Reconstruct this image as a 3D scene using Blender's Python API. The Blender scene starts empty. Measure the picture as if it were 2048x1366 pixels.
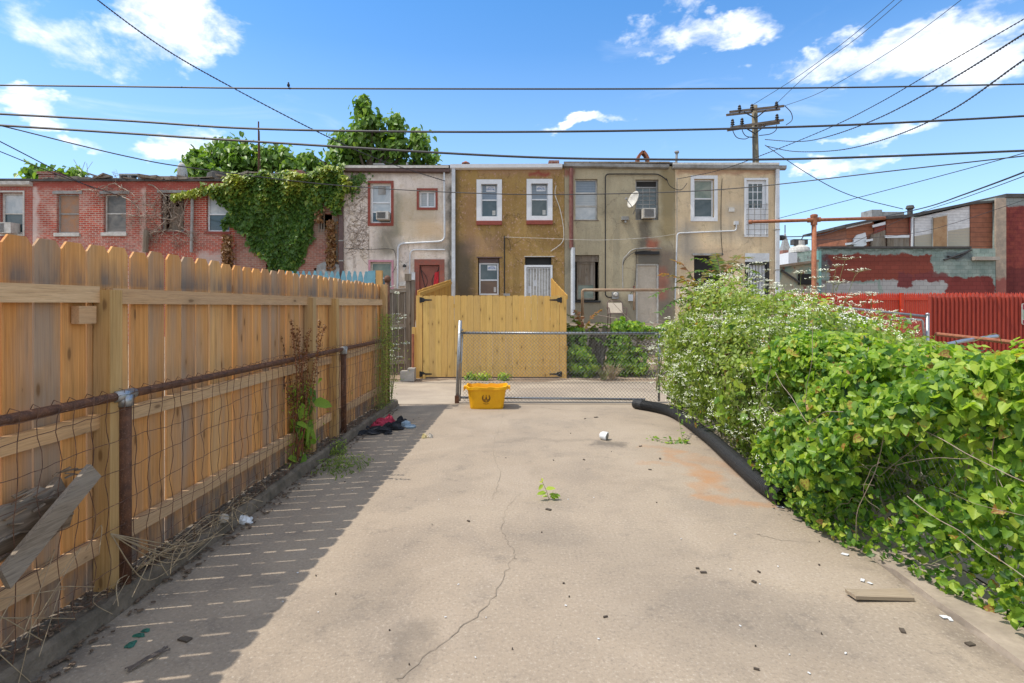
import bpy, math, random
import numpy as np
from mathutils import Vector, Matrix
C = bpy.context.scene
COL = C.collection
rnd = random.Random(7)
R = math.radians

# ---------------------------------------------------------------- camera
cam_d = bpy.data.cameras.new('camera'); cam = bpy.data.objects.new('camera', cam_d); COL.objects.link(cam)
cam.location = (0, 0, 1.6); cam.rotation_euler = (R(90), 0, 0)
F = 1100.0
cam_d.sensor_width = 36; cam_d.lens = 36*F/2048; cam_d.shift_y = -71/2048
cam_d.clip_start = .05; cam_d.clip_end = 3000
C.camera = cam
def P(px, py, Y): return Vector(((px-1024)/F*Y, Y, 1.6+(612-py)/F*Y))
def GX(px, py, z=0):
    Y = (1.6-z)*F/(py-612); return Vector(((px-1024)/F*Y, Y, z))

# ---------------------------------------------------------------- light
SUN_EL, SUN_AZ = 62.5, 10.0       # azimuth measured from -X towards the camera side (-Y)
sd = bpy.data.lights.new('sun', 'SUN'); sd.energy = 3.1; sd.angle = R(.5); sd.color = (1, .93, .83)
sun = bpy.data.objects.new('sun', sd); COL.objects.link(sun)
to_sun = Vector((-math.cos(R(SUN_EL))*math.cos(R(SUN_AZ)), -math.cos(R(SUN_EL))*math.sin(R(SUN_AZ)), math.sin(R(SUN_EL))))
sun.rotation_euler = to_sun.to_track_quat('Z', 'Y').to_euler()
sun.location = (-10, 0, 30)
W = bpy.data.worlds.new('World'); C.world = W; W.use_nodes = True
C.view_settings.view_transform = 'Standard'; C.view_settings.look = 'None'
C.view_settings.exposure = 0.62; C.view_settings.gamma = 1

# ---------------------------------------------------------------- node helper
class G:
    def __init__(s, nt): s.nt = nt
    def n(s, t, **kw):
        x = s.nt.nodes.new(t)
        for k, v in kw.items(): setattr(x, k, v)
        return x
    def set(s, sock, v):
        if hasattr(v, 'links') and hasattr(v, 'node'): s.nt.links.new(v, sock)
        elif v is not None:
            if isinstance(v, (tuple, list)) and len(v) == 3 and sock.type == 'RGBA': v = (*v, 1)
            sock.default_value = v
    def m(s, op, a, b=None, c=None, clamp=False):
        x = s.n('ShaderNodeMath', operation=op, use_clamp=clamp); s.set(x.inputs[0], a)
        if b is not None: s.set(x.inputs[1], b)
        if c is not None: s.set(x.inputs[2], c)
        return x.outputs[0]
    def vm(s, op, a, b=None, c=None):
        x = s.n('ShaderNodeVectorMath', operation=op); s.set(x.inputs[0], a)
        if b is not None: s.set(x.inputs[1], b)
        if c is not None: s.set(x.inputs[2], c)
        return x.outputs['Value'] if op in ('DOT_PRODUCT', 'LENGTH', 'DISTANCE') else x.outputs[0]
    def mix(s, f, a, b, blend='MIX'):
        x = s.n('ShaderNodeMix', data_type='RGBA', blend_type=blend)
        s.set(x.inputs[0], f); s.set(x.inputs[6], a); s.set(x.inputs[7], b); return x.outputs[2]
    def mr(s, v, a, b, c=0., d=1., smooth=False):
        x = s.n('ShaderNodeMapRange'); x.clamp = True
        if smooth: x.interpolation_type = 'SMOOTHSTEP'
        for i, q in enumerate((v, a, b, c, d)): s.set(x.inputs[i], q)
        return x.outputs[0]
    def noise(s, v, scale=5, detail=4, rough=.55, dist=0, out='Fac'):
        x = s.n('ShaderNodeTexNoise'); s.set(x.inputs['Vector'], v); x.inputs['Scale'].default_value = scale
        x.inputs['Detail'].default_value = detail; x.inputs['Roughness'].default_value = rough
        x.inputs['Distortion'].default_value = dist; return x.outputs[out]
    def vor(s, v, scale=5, feature='F1', out='Distance', rand=1):
        x = s.n('ShaderNodeTexVoronoi', feature=feature); s.set(x.inputs['Vector'], v)
        x.inputs['Scale'].default_value = scale; x.inputs['Randomness'].default_value = rand; return x.outputs[out]
    def pos(s): return s.n('ShaderNodeNewGeometry').outputs['Position']
    def obj(s): return s.n('ShaderNodeTexCoord').outputs['Object']
    def sep(s, v):
        x = s.n('ShaderNodeSeparateXYZ'); s.set(x.inputs[0], v); return x.outputs
    def comb(s, a, b, c):
        x = s.n('ShaderNodeCombineXYZ')
        for i, q in enumerate((a, b, c)): s.set(x.inputs[i], q)
        return x.outputs[0]
    def attr(s, name):
        return s.n('ShaderNodeAttribute', attribute_name=name).outputs['Fac']
    def ramp(s, f, stops):
        x = s.n('ShaderNodeValToRGB'); s.set(x.inputs[0], f); e = x.color_ramp.elements
        while len(e) < len(stops): e.new(.5)
        for i, (p, c) in enumerate(stops):
            e[i].position = p; e[i].color = (*c, 1) if len(c) == 3 else c
        return x.outputs[0]
    def bump(s, h, strength=.3, dist=.01):
        x = s.n('ShaderNodeBump'); s.set(x.inputs['Height'], h)
        x.inputs['Strength'].default_value = strength; x.inputs['Distance'].default_value = dist; return x.outputs[0]
    # soft box mask in two world coordinates, with ragged edges from a noise offset
    def box(s, x, z, x0, x1, z0, z1, soft=.1):
        a = s.mr(x, x0-soft, x0+soft); b = s.mr(x, x1-soft, x1+soft, 1, 0)
        c = s.mr(z, z0-soft, z0+soft); d = s.mr(z, z1-soft, z1+soft, 1, 0)
        return s.m('MULTIPLY', s.m('MULTIPLY', a, b), s.m('MULTIPLY', c, d))
def mat(name):
    mt = bpy.data.materials.new(name); mt.use_nodes = True; g = G(mt.node_tree)
    g.b = mt.node_tree.nodes['Principled BSDF']; g.mt = mt; return g
def fin(g, col, rough=.8, bump=None, bs=.3, bd=.01, metal=0, spec=.4):
    g.set(g.b.inputs['Base Color'], col); g.set(g.b.inputs['Roughness'], rough)
    g.set(g.b.inputs['Metallic'], metal); g.b.inputs['Specular IOR Level'].default_value = spec
    if bump is not None: g.set(g.b.inputs['Normal'], g.bump(bump, bs, bd))
    return g.mt
def simple(name, c1, c2=None, scale=6, rough=.7, metal=0, spec=.4, bs=.2, bd=.004, stretch=(1, 1, 1)):
    g = mat(name); c2 = c2 or tuple(min(1, q*.78) for q in c1)
    v = g.vm('MULTIPLY', g.pos(), stretch)
    f = g.noise(v, scale, 6, .65); f2 = g.noise(v, scale*7, 3, .6)
    col = g.mix(g.mr(f, .35, .65), c1, c2); col = g.mix(g.mr(f2, .3, .75, 0, .35), col, tuple(q*.6 for q in c2))
    return fin(g, col, rough, f2, bs, bd, metal, spec)

# ---------------------------------------------------------------- world sky with clouds laid out by direction
def build_sky():
    nt = W.node_tree; nt.nodes.clear(); g = G(nt)
    sky = g.n('ShaderNodeTexSky', sky_type='NISHITA'); sky.sun_disc = False
    sky.sun_elevation = R(SUN_EL); sky.sun_rotation = math.atan2(to_sun.x, to_sun.y)
    sky.altitude = 0; sky.air_density = 1.0; sky.dust_density = .6; sky.ozone_density = 3.0
    d = g.n('ShaderNodeTexCoord').outputs['Generated']
    dn = g.vm('NORMALIZE', d); x, y, z = g.sep(dn)[:3]
    dw = g.vm('ADD', dn, g.vm('MULTIPLY', g.vm('SUBTRACT', g.noise(g.vm('MULTIPLY', dn, (1, 1, 1.8)), 7.0, 5, .6, out='Color'), (.5, .5, .5)), (.20, .20, .15)))
    nz = g.noise(g.vm('MULTIPLY', dn, (1, 1, 2.2)), 5.0, 8, .62, .5)
    nf = g.noise(g.vm('MULTIPLY', dn, (1, 1, 1.6)), 16.0, 6, .6, .3)
    blobs = [(325, 40, 105, 52, 1.0), (345, 85, 75, 38, .9), (130, 60, 210, 60, .60), (52, 207, 62, 24, 1.), (360, 300, 90, 26, .95), (185, 274, 60, 14, .7), (330, 135, 55, 20, .55),
             (1405, 60, 120, 32, 1.05), (1370, 10, 65, 22, .8), (1330, 80, 60, 28, .6), (1650, 118, 120, 38, 1.05), (1830, 95, 140, 48, 1.1), (1990, 110, 120, 48, 1.1), (1680, 70, 45, 16, .5),
             (1185, 232, 66, 15, .8), (1790, 265, 80, 20, .95), (1700, 280, 32, 12, .7), (1700, 335, 70, 20, .9), (1620, 342, 30, 9, .5)]
    acc = None
    for (px, py, rx, ry, st) in blobs:
        c = Vector(((px-1024)/F, 1, (612-py)/F)); L = c.length; c.normalize()
        t = Vector((c.y, -c.x, 0)).normalized(); u = t.cross(c)
        a = g.m('MULTIPLY', g.vm('DOT_PRODUCT', dw, tuple(t)), L*F/rx); b = g.m('MULTIPLY', g.vm('DOT_PRODUCT', dw, tuple(u)), L*F/ry)
        r2 = g.m('ADD', g.m('MULTIPLY', a, a), g.m('MULTIPLY', b, b))
        fr = g.m('GREATER_THAN', g.vm('DOT_PRODUCT', dn, tuple(c)), 0)
        v = g.m('MULTIPLY', g.mr(r2, 0, 2.3, st, 0, True), fr)
        acc = v if acc is None else g.m('MAXIMUM', acc, v)
    det = g.m('ADD', g.m('MULTIPLY', g.m('SUBTRACT', nz, .5), 2.6), g.m('MULTIPLY', g.m('SUBTRACT', nf, .5), 1.7))
    dens = g.mr(g.m('ADD', acc, det), .38, 1.30, 0, 1, True)
    dens = g.m('MULTIPLY', dens, g.mr(acc, .02, .45, 0, .93))
    wisp = g.mr(g.noise(g.vm('MULTIPLY', dn, (1, 1, 3.5)), 2.6, 7, .6, .8), .56, .85, 0, .4, True)
    dens = g.m('MAXIMUM', dens, g.m('MULTIPLY', wisp, g.mr(z, .0, .2)))
    # unseen broken cloud added overhead and behind the camera to raise fill light
    hid = g.mr(g.vm('DOT_PRODUCT', dn, (0, -.62, .785)), .02, .5, 0, 1, True)
    cov = g.m('MULTIPLY', g.mr(g.m('ADD', g.noise(dn, 2.2, 7, .62, .4), g.m('MULTIPLY', g.m('SUBTRACT', nf, .5), .5)), .36, .56, 0, .95, True), hid)
    dens = g.m('MAXIMUM', dens, cov)
    skyc = g.mix(1.0, sky.outputs[0], g.mix(g.mr(z, .05, .5), (.95, 1.0, 1.04), (.46, .84, 1.08)), 'MULTIPLY')
    low = g.mr(z, 0, .42, 1, 0)
    skyc = g.mix(g.m('MULTIPLY', low, .5), skyc, (2.6, 3.9, 5.3, 1))
    shade = g.mix(g.mr(nf, .35, .65), (4.6, 4.9, 5.3, 1), (6.6, 6.6, 6.6, 1))
    out = g.mix(dens, skyc, shade)
    bg = g.n('ShaderNodeBackground'); g.set(bg.inputs[0], out); bg.inputs[1].default_value = .15
    o = g.n('ShaderNodeOutputWorld'); nt.links.new(bg.outputs[0], o.inputs[0])
SKY_TINT = (.95, 1.0, 1.08, 1)
build_sky()

# ---------------------------------------------------------------- mesh builder
class MB:
    def __init__(s): s.v = []; s.f = []; s.t = []; s.tone = .5
    def add(s, vs, fs, tone=None):
        b = len(s.v); s.v += [tuple(q) for q in vs]; s.f += [tuple(b+i for i in f) for f in fs]
        s.t += [s.tone if tone is None else tone]*len(vs); return s
    def box(s, x0, x1, y0, y1, z0, z1, tone=None):
        vs = [(x, y, z) for x in (x0, x1) for y in (y0, y1) for z in (z0, z1)]
        return s.add(vs, [(0, 1, 3, 2), (4, 6, 7, 5), (0, 4, 5, 1), (2, 3, 7, 6), (0, 2, 6, 4), (1, 5, 7, 3)], tone)
    def obox(s, c, ax, ay, az, tone=None):   # oriented box: centre and three half-axis vectors
        c, ax, ay, az = map(Vector, (c, ax, ay, az))
        vs = [c+i*ax+j*ay+k*az for i in (-1, 1) for j in (-1, 1) for k in (-1, 1)]
        return s.add(vs, [(0, 1, 3, 2), (4, 6, 7, 5), (0, 4, 5, 1), (2, 3, 7, 6), (0, 2, 6, 4), (1, 5, 7, 3)], tone)
    def beam(s, a, b, w, h, tone=None, up=(0, 0, 1)):
        a, b = Vector(a), Vector(b); d = (b-a); L = d.length; d.normalize(); u = Vector(up)
        sd_ = d.cross(u)
        if sd_.length < 1e-4: sd_ = d.cross(Vector((1, 0, 0)))
        sd_.normalize(); u = sd_.cross(d)
        return s.obox((a+b)/2, d*L/2, sd_*w/2, u*h/2, tone)
    def poly(s, pts, off, tone=None):        # planar polygon extruded by vector off
        n = len(pts); off = Vector(off); a = [Vector(p) for p in pts]
        return s.add(a+[p+off for p in a], [tuple(range(n))[::-1], tuple(range(n, 2*n))]+[(i, (i+1) % n, n+(i+1) % n, n+i) for i in range(n)], tone)
    def tube(s, pts, r, n=6, tone=None, cap=True):
        pts = [Vector(p) for p in pts]; m = len(pts); rr = r if hasattr(r, '__len__') else [r]*m
        vs = []; prev = None
        for i, p in enumerate(pts):
            d = (pts[min(i+1, m-1)]-pts[max(i-1, 0)])
            if d.length < 1e-9: d = Vector((0, 0, 1))
            d.normalize()
            if prev is None:
                prev = d.cross(Vector((0, 0, 1)))
                if prev.length < .05: prev = d.cross(Vector((0, 1, 0)))
            e = prev-d*prev.dot(d)
            if e.length < 1e-6: e = d.orthogonal()
            e.normalize(); prev = e; f = d.cross(e)
            for k in range(n):
                a = 2*math.pi*k/n; vs.append(p+(e*math.cos(a)+f*math.sin(a))*rr[i])
        fs = [(i*n+k, i*n+(k+1) % n, (i+1)*n+(k+1) % n, (i+1)*n+k) for i in range(m-1) for k in range(n)]
        if cap: fs += [tuple(range(n))[::-1], tuple((m-1)*n+k for k in range(n))]
        return s.add(vs, fs, tone)
    def lathe(s, c, prof, n=16, axis='Z', tone=None):  # prof: (r, h)
        c = Vector(c); vs = []
        for r, h in prof:
            for k in range(n):
                a = 2*math.pi*k/n; q = (r*math.cos(a), r*math.sin(a), h)
                if axis == 'Y': q = (q[0], q[2], q[1])
                if axis == 'X': q = (q[2], q[0], q[1])
                vs.append(c+Vector(q))
        fs = [(i*n+k, i*n+(k+1) % n, (i+1)*n+(k+1) % n, (i+1)*n+k) for i in range(len(prof)-1) for k in range(n)]
        fs += [tuple(range(n))[::-1], tuple((len(prof)-1)*n+k for k in range(n))]
        return s.add(vs, fs, tone)
    def build(s, name, m, origin, smooth=False):
        o = Vector(origin); me = bpy.data.meshes.new(name)
        me.from_pydata([(a-o.x, b-o.y, c-o.z) for a, b, c in s.v], [], s.f)
        at_ = me.attributes.new('tone', 'FLOAT', 'POINT'); at_.data.foreach_set('value', s.t)
        me.materials.append(m)
        if smooth: me.polygons.foreach_set('use_smooth', [True]*len(me.polygons))
        me.update(); ob = bpy.data.objects.new(name, me); COL.objects.link(ob); return ob
def props(o, label, cat, group=None):
    o['label'] = label; o['category'] = cat
    if group: o['group'] = group
    return o
ORG = {}
def thing(name, label, cat, loc=(0, 0, 0), group=None):
    o = bpy.data.objects.new(name, None); o.empty_display_size = .2; COL.objects.link(o); o.location = loc
    props(o, label, cat, group); ORG[o] = Vector(loc); return o
def part(name, mb, m, parent, smooth=False, label=None):
    org = ORG[parent]; o = mb.build(name, m, org, smooth); o.parent = parent; ORG[o] = org
    if label: o['label'] = label
    return o
def base_of(mb):
    a = np.array(mb.v); return (float(a[:, 0].mean()), float(a[:, 1].mean()), float(a[:, 2].min()))
def solo(name, mb, m, label, cat, group=None, smooth=False, org=None):
    org = org or base_of(mb); o = mb.build(name, m, org, smooth); o.location = org; ORG[o] = Vector(org)
    return props(o, label, cat, group)
def struct(name, mb, m, smooth=False):
    o = mb.build(name, m, (0, 0, 0), smooth); o['kind'] = 'structure'; return o
def crv(pts, n=8):     # Catmull-Rom through points
    pts = [Vector(p) for p in pts]; out = []
    for i in range(len(pts)-1):
        p0, p1, p2, p3 = pts[max(i-1, 0)], pts[i], pts[i+1], pts[min(i+2, len(pts)-1)]
        for k in range(n):
            t = k/n; out.append(.5*((2*p1)+(p2-p0)*t+(2*p0-5*p1+4*p2-p3)*t*t+(3*p1-p0-3*p2+p3)*t**3))
    out.append(pts[-1]); return out

# ---------------------------------------------------------------- leaves (numpy)
NR = np.random.default_rng(11)
def outline(kind):
    H = {'grape': [(0, 0), (.27, -.14), (.49, .02), (.50, .28), (.55, .44), (.37, .66), (.18, .88), (0, 1.06)],
         'heart': [(0, 0), (.32, -.14), (.5, .12), (.44, .5), (.22, .85), (0, 1.1)],
         'oval': [(0, 0), (.26, .3), (.2, .75), (0, 1)],
         'lance': [(0, 0), (.12, .25), (.1, .65), (0, 1)],
         'blade': [(0, 0), (.05, .3), (.035, .75), (0, 1)]}[kind]
    return H
def leaves(mb_list, cen, nor, size, kind='heart', up=None, fold=.12, tone=None, curl=.15):
    """append a numpy chunk of leaves; each is two folded half blades"""
    N = len(cen); H = np.array(outline(kind)); k = len(H)
    nor = nor/np.linalg.norm(nor, axis=1, keepdims=True)
    if up is None: up = np.tile(np.array([0., 0, -1]), (N, 1))+NR.normal(0, .5, (N, 3))
    v = up-nor*np.sum(up*nor, 1, keepdims=True); v /= np.linalg.norm(v, axis=1, keepdims=True)+1e-9
    u = np.cross(v, nor); size = np.asarray(size).reshape(N, 1, 1)
    def half(sg):
        a = H[:, 0]*sg; b = H[:, 1]
        w = np.abs(H[:, 0])*fold*2.2-b*b*curl
        return cen[:, None]+size*(u[:, None]*a[None, :, None]+v[:, None]*b[None, :, None]+nor[:, None]*w[None, :, None])
    vs = np.concatenate([half(1), half(-1)[:, 1:-1]], 1)          # shared midrib ends
    nv = 2*k-2
    f1 = list(range(k)); f2 = [0]+list(range(k, 2*k-2))+[k-1]; f2 = f2[::-1]
    base = (np.arange(N)*nv)[:, None]
    fa = base+np.array(f1)[None]; fb = base+np.array(f2)[None]
    fs = np.stack([fa, fb], 1).reshape(-1, k)
    if tone is None: tone = NR.random(N)
    mb_list.append((vs.reshape(-1, 3), fs, np.repeat(tone, nv)))
def build_leaves(name, chunks, m, org):
    o = np.array(org); V = np.concatenate([c[0] for c in chunks])-o; T = np.concatenate([c[2] for c in chunks])
    loops = []; starts = []; cnt = []; vo = 0; lo = 0
    for c in chunks:
        f = c[1]+vo; loops.append(f.ravel()); n, k = f.shape
        starts.append(lo+np.arange(n)*k); cnt.append(np.full(n, k)); lo += n*k; vo += len(c[0])
    L = np.concatenate(loops); S = np.concatenate(starts)
    me = bpy.data.meshes.new(name); me.vertices.add(len(V)); me.vertices.foreach_set('co', V.astype(np.float32).ravel())
    me.loops.add(len(L)); me.loops.foreach_set('vertex_index', L.astype(np.int32))
    me.polygons.add(len(S)); me.polygons.foreach_set('loop_start', S.astype(np.int32))
    me.update(calc_edges=True); me.validate()
    a = me.attributes.new('tone', 'FLOAT', 'POINT'); a.data.foreach_set('value', T.astype(np.float32))
    me.materials.append(m); ob = bpy.data.objects.new(name, me); COL.objects.link(ob); return ob
def lpart(name, chunks, m, parent):
    o = build_leaves(name, chunks, m, ORG[parent]); o.parent = parent; ORG[o] = ORG[parent]; return o
def lsolo(name, chunks, m, label, cat, org, group=None):
    o = build_leaves(name, chunks, m, org); o.location = org; ORG[o] = Vector(org); return props(o, label, cat, group)
def unit(n):
    d = NR.normal(0, 1, (n, 3)); return d/np.linalg.norm(d, axis=1, keepdims=True)

# ---------------------------------------------------------------- materials
def leaf_mat(name, stops, rough=.42, trans=.45, spec=.35):
    g = mat(name); t = g.attr('tone'); n = g.noise(g.pos(), 90, 2, .5)
    col = g.ramp(g.m('ADD', t, g.m('MULTIPLY', g.m('SUBTRACT', n, .5), .25)), stops)
    fin(g, col, rough, spec=spec)
    tr = g.n('ShaderNodeBsdfTranslucent'); g.set(tr.inputs[0], g.mix(1., col, (1.5, 1.6, .6, 1), 'MULTIPLY'))
    ms = g.n('ShaderNodeMixShader'); ms.inputs[0].default_value = trans
    out = g.mt.node_tree.nodes['Material Output']
    g.nt.links.new(g.b.outputs[0], ms.inputs[1]); g.nt.links.new(tr.outputs[0], ms.inputs[2]); g.nt.links.new(ms.outputs[0], out.inputs[0])
    return g.mt
GR = [(0, (.03, .085, .02)), (.25, (.09, .20, .03)), (.55, (.25, .39, .045)), (.85, (.44, .53, .08)), (.96, (.46, .46, .09)), (1, (.36, .17, .06))]
M_vine = leaf_mat('vine_leaf', GR)
M_bush = leaf_mat('bush_leaf', [(0, (.10, .15, .035)), (.4, (.22, .30, .06)), (.75, (.36, .42, .12)), (.95, (.32, .3, .07)), (1, (.35, .18, .05))])
M_tree = leaf_mat('tree_leaf', [(0, (.05, .11, .025)), (.5, (.14, .25, .045)), (1, (.30, .41, .09))], trans=.35)
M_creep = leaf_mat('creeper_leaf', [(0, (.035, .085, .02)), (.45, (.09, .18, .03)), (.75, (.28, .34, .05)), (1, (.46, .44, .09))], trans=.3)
M_fern = leaf_mat('frond_leaf', [(0, (.06, .13, .03)), (.6, (.1, .18, .03)), (.85, (.2, .15, .04)), (1, (.3, .13, .06))])
M_dryleaf = leaf_mat('dry_leaf', [(0, (.12, .05, .02)), (.5, (.22, .1, .035)), (1, (.32, .2, .09))], trans=.2)
M_flower = simple('white_petals', (.80, .82, .68), (.7, .72, .55), 30, .8)
M_straw = simple('dry_straw', (.42, .33, .2), (.28, .2, .12), 20)
M_stem = simple('green_stem', (.14, .2, .05), (.2, .16, .07), 20)
M_twig = simple('grey_twig', (.38, .31, .25), (.22, .16, .12), 20)
M_bark = simple('bark', (.14, .11, .08), (.08, .06, .045), 12, .9, bs=.6, stretch=(1, 1, .3))

def wood(name, axis, c_lo, c_hi, grey=.35, dark=(.05, .035, .02), knots=True, band=None, freq=42, sat_grey=(.30, .27, .23), var=.6):
    """plank wood with grain along axis; 'tone' per board shifts colour and pattern"""
    g = mat(name); p = g.pos(); t = g.attr('tone')
    sc = {'X': (1.3, freq, freq), 'Y': (freq, 1.3, freq), 'Z': (freq, freq, 1.3)}[axis]
    off = g.m('MULTIPLY', t, 37.7); v = g.vm('ADD', g.vm('MULTIPLY', p, sc), g.comb(off, off, off))
    wob = g.noise(v, .35, 3, .5); v2 = g.vm('ADD', v, g.comb(g.m('MULTIPLY', wob, 5), g.m('MULTIPLY', wob, 5), 0))
    gr = g.noise(v2, 1.0, 5, .7); fine = g.noise(v, 3.2, 4, .6)
    col = g.mix(g.mr(gr, .3, .7), c_lo, c_hi)
    th = g.m('FRACT', g.m('MULTIPLY', t, 7.31)); col = g.mix(g.m('MULTIPLY', t, var), col, g.mix(1., col, (.70, .60, .50, 1), 'MULTIPLY')); col = g.mix(g.m('MULTIPLY', th, var*.8), col, g.mix(1., col, (1.12, .88, .62, 1), 'MULTIPLY'))
    stv = {'X': (.8, 9, 9), 'Y': (9, .8, 9), 'Z': (9, 9, .8)}[axis]; sn = g.noise(g.vm('ADD', g.vm('MULTIPLY', p, stv), g.comb(off, off, off)), 1.3, 4, .6)
    col = g.mix(g.mr(sn, .56, .70, 0, var*.8), col, tuple(q*.45 for q in c_lo))
    # grey weathering, patchy and per board
    sm = {'X': (.6, 5, 5), 'Y': (5, .6, 5), 'Z': (5, 5, .6)}[axis]
    pw = g.noise(g.vm('ADD', g.vm('MULTIPLY', p, sm), g.comb(off, off, off)), 1.0, 5, .6)
    gf = g.m('MULTIPLY', g.mr(g.m('ADD', pw, g.m('MULTIPLY', g.m('SUBTRACT', t, .5), .25)), .45, .72), grey)
    col = g.mix(gf, col, sat_grey)
    if band:
        z = g.sep(p)[2]
        bm = None
        for (z0, z1, st) in band:
            q = g.m('MULTIPLY', g.m('MULTIPLY', g.mr(z, z0, z0+.03), g.mr(z, z1-.12, z1, 1, 0)), st); bm = q if bm is None else g.m('MAXIMUM', bm, q)
        bm = g.m('MULTIPLY', bm, g.mr(g.noise(g.vm('MULTIPLY', p, (6, 6, 1)), 1.2, 4, .7), .35, .6))
        col = g.mix(bm, col, (.13, .12, .115))
    col = g.mix(g.mr(fine, .54, .74, 0, .6), col, tuple(q*.35 for q in c_lo)); col = g.mix(g.mr(fine, .22, .40, .35, 0), col, tuple(min(.85, q*1.25) for q in c_hi))
    h = fine
    if knots:
        px_, py_, pz_ = g.sep(p)[:3]; kx = {'X': (pz_, px_), 'Y': (pz_, py_), 'Z': (g.m('ADD', px_, py_), pz_)}[axis]
        kv = g.comb(g.m('ADD', g.m('MULTIPLY', kx[0], 7.0), off), g.m('ADD', g.m('MULTIPLY', kx[1], 2.6), off), 0)
        kn = g.n('ShaderNodeTexVoronoi', voronoi_dimensions='2D'); g.set(kn.inputs['Vector'], kv); kn.inputs['Scale'].default_value = 1.0
        kd = g.m('ADD', kn.outputs['Distance'], g.mr(g.sep(kn.outputs['Color'])[0], .42, .75, .30, 0))
        kd = g.m('ADD', kd, g.m('MULTIPLY', g.m('SUBTRACT', fine, .5), .10)); col = g.mix(g.mr(kd, .05, .10, .85, 0), col, (.13, .06, .025))
        col = g.mix(g.mr(kd, .10, .30, .35, 0), col, tuple(q*.6 for q in c_lo))
    return fin(g, col, .75, h, .25, .003, spec=.25)
M_picket = wood('fence_board_wood', 'Z', (.50, .25, .085), (.76, .455, .19), .62, band=[(1.69, 1.87, .8), (.10, .36, .85)], var=.85, freq=110)
M_rail = wood('rail_wood', 'Y', (.50, .33, .18), (.70, .50, .30), .25, freq=90)
M_post = wood('post_wood', 'Z', (.42, .26, .10), (.60, .42, .19), .3, freq=90)
M_gate = wood('gate_board_wood', 'Z', (.55, .345, .10), (.68, .46, .16), .12, freq=90, var=.35)
M_sideb = wood('side_board_wood', 'Z', (.45, .26, .055), (.60, .38, .10), .05, knots=False)
M_grey = wood('grey_board_wood', 'Z', (.13, .11, .09), (.26, .23, .19), .8)
M_plank = wood('weathered_plank_wood', 'Y', (.16, .13, .10), (.33, .28, .22), .9, freq=60)
M_rot = wood('rotten_wood', 'Y', (.10, .07, .045), (.34, .27, .20), .8, freq=30)
M_board = wood('grey_offcut_wood', 'X', (.26, .21, .15), (.40, .34, .26), .6, freq=60)
M_polew = wood('pole_wood', 'Z', (.12, .12, .09), (.2, .19, .14), .6)
M_armw = wood('crossarm_wood', 'X', (.10, .09, .08), (.19, .17, .15), .6)
M_blue = simple('blue_paint', (.16, .35, .42), (.11, .27, .35), 8, .6)
def redpaint():
    g = mat('red_fence_paint'); p = g.pos(); t = g.attr('tone')
    n = g.noise(g.vm('MULTIPLY', p, (30, 30, 1.5)), 1.5, 5, .7)
    col = g.mix(g.mr(n, .35, .7), (.50, .035, .012), (.62, .085, .03)); col = g.mix(g.m('MULTIPLY', t, .5), col, (.36, .02, .01))
    return fin(g, col, .6, n, .2, .004)
M_red = redpaint()

def rust(name, c1=(.10, .045, .03), c2=(.24, .10, .045)):
    g = mat(name); n = g.noise(g.pos(), 18, 6, .7); n2 = g.noise(g.pos(), 120, 3, .6)
    col = g.mix(g.mr(n, .35, .65), c1, c2); col = g.mix(g.mr(n2, .55, .75, 0, .5), col, (.33, .2, .14))
    return fin(g, col, .75, n2, .5, .003, .2)
M_rust = rust('rusty_iron', (.065, .032, .022), (.16, .07, .035)); M_rustw = rust('rusty_wire', (.07, .04, .03), (.16, .08, .045)); M_rusto = rust('orange_rust_pipe', (.22, .07, .035), (.36, .14, .07))
M_galv = simple('galvanised_steel', (.42, .44, .46), (.30, .31, .32), 30, .38, .75, .5)
M_wirem = simple('chain_wire', (.27, .265, .25), (.17, .15, .13), 30, .5, .4)
M_black = simple('black_rubber', (.022, .023, .025), (.04, .04, .04), 30, .5)
M_iron = simple('black_iron', (.015, .015, .017), (.03, .03, .03), 30, .5, .3)
M_white = simple('white_paint', (.74, .76, .78), (.66, .68, .70), 5, .5)
M_white2 = simple('aged_white_paint', (.62, .61, .57), (.42, .40, .36), 9, .6)
M_pvc = simple('white_metal_pipe', (.62, .66, .70), (.48, .50, .52), 3, .45)
M_greypipe = simple('grey_conduit', (.36, .36, .35), (.24, .23, .21), 8, .6)
M_gutter = simple('grey_gutter', (.36, .37, .37), (.2, .19, .17), 3, .5)
M_brownp = simple('brown_paint', (.13, .08, .07), (.09, .055, .05), 6, .55)
M_maroon = simple('maroon_pipe', (.14, .035, .03), (.2, .09, .07), 8, .6)
M_redtrim = simple('red_trim_paint', (.30, .07, .045), (.22, .05, .035), 12, .7)
M_orange_b = simple('orange_old_board', (.42, .20, .09), (.30, .22, .17), 4, .8)
M_ply = simple('plywood', (.40, .26, .14), (.28, .16, .08), 3, .8)
M_pink = simple('pink_trim', (.58, .30, .36), (.45, .2, .25), 9, .6)
M_reddoor = simple('brick_red_door', (.26, .09, .06), (.2, .065, .045), 4, .6)
M_bright_red = simple('worn_red_frame', (.34, .085, .055), (.22, .1, .075), 9, .7)
M_beigedoor = simple('beige_door', (.52, .45, .36), (.44, .38, .30), 3, .6)
M_dark = simple('dark_interior', (.02, .02, .02), (.03, .028, .025), 3, .9)
M_roof = simple('roof_tar', (.09, .085, .08), (.05, .05, .05), 3, .9)
M_conc2 = simple('light_concrete', (.42, .38, .33), (.30, .27, .23), 3, .9, bs=.5, bd=.006)
M_tan = simple('tan_steel', (.40, .30, .20), (.28, .17, .10), 9, .6)
M_plastic = simple('white_plastic_sheet', (.78, .80, .82), (.6, .62, .64), 9, .4)
M_redtext = simple('sign_red', (.25, .03, .05), (.2, .02, .04), 3, .5)
M_bluetext = simple('sticker_blue', (.05, .17, .42), (.05, .15, .4), 3, .5)
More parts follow.
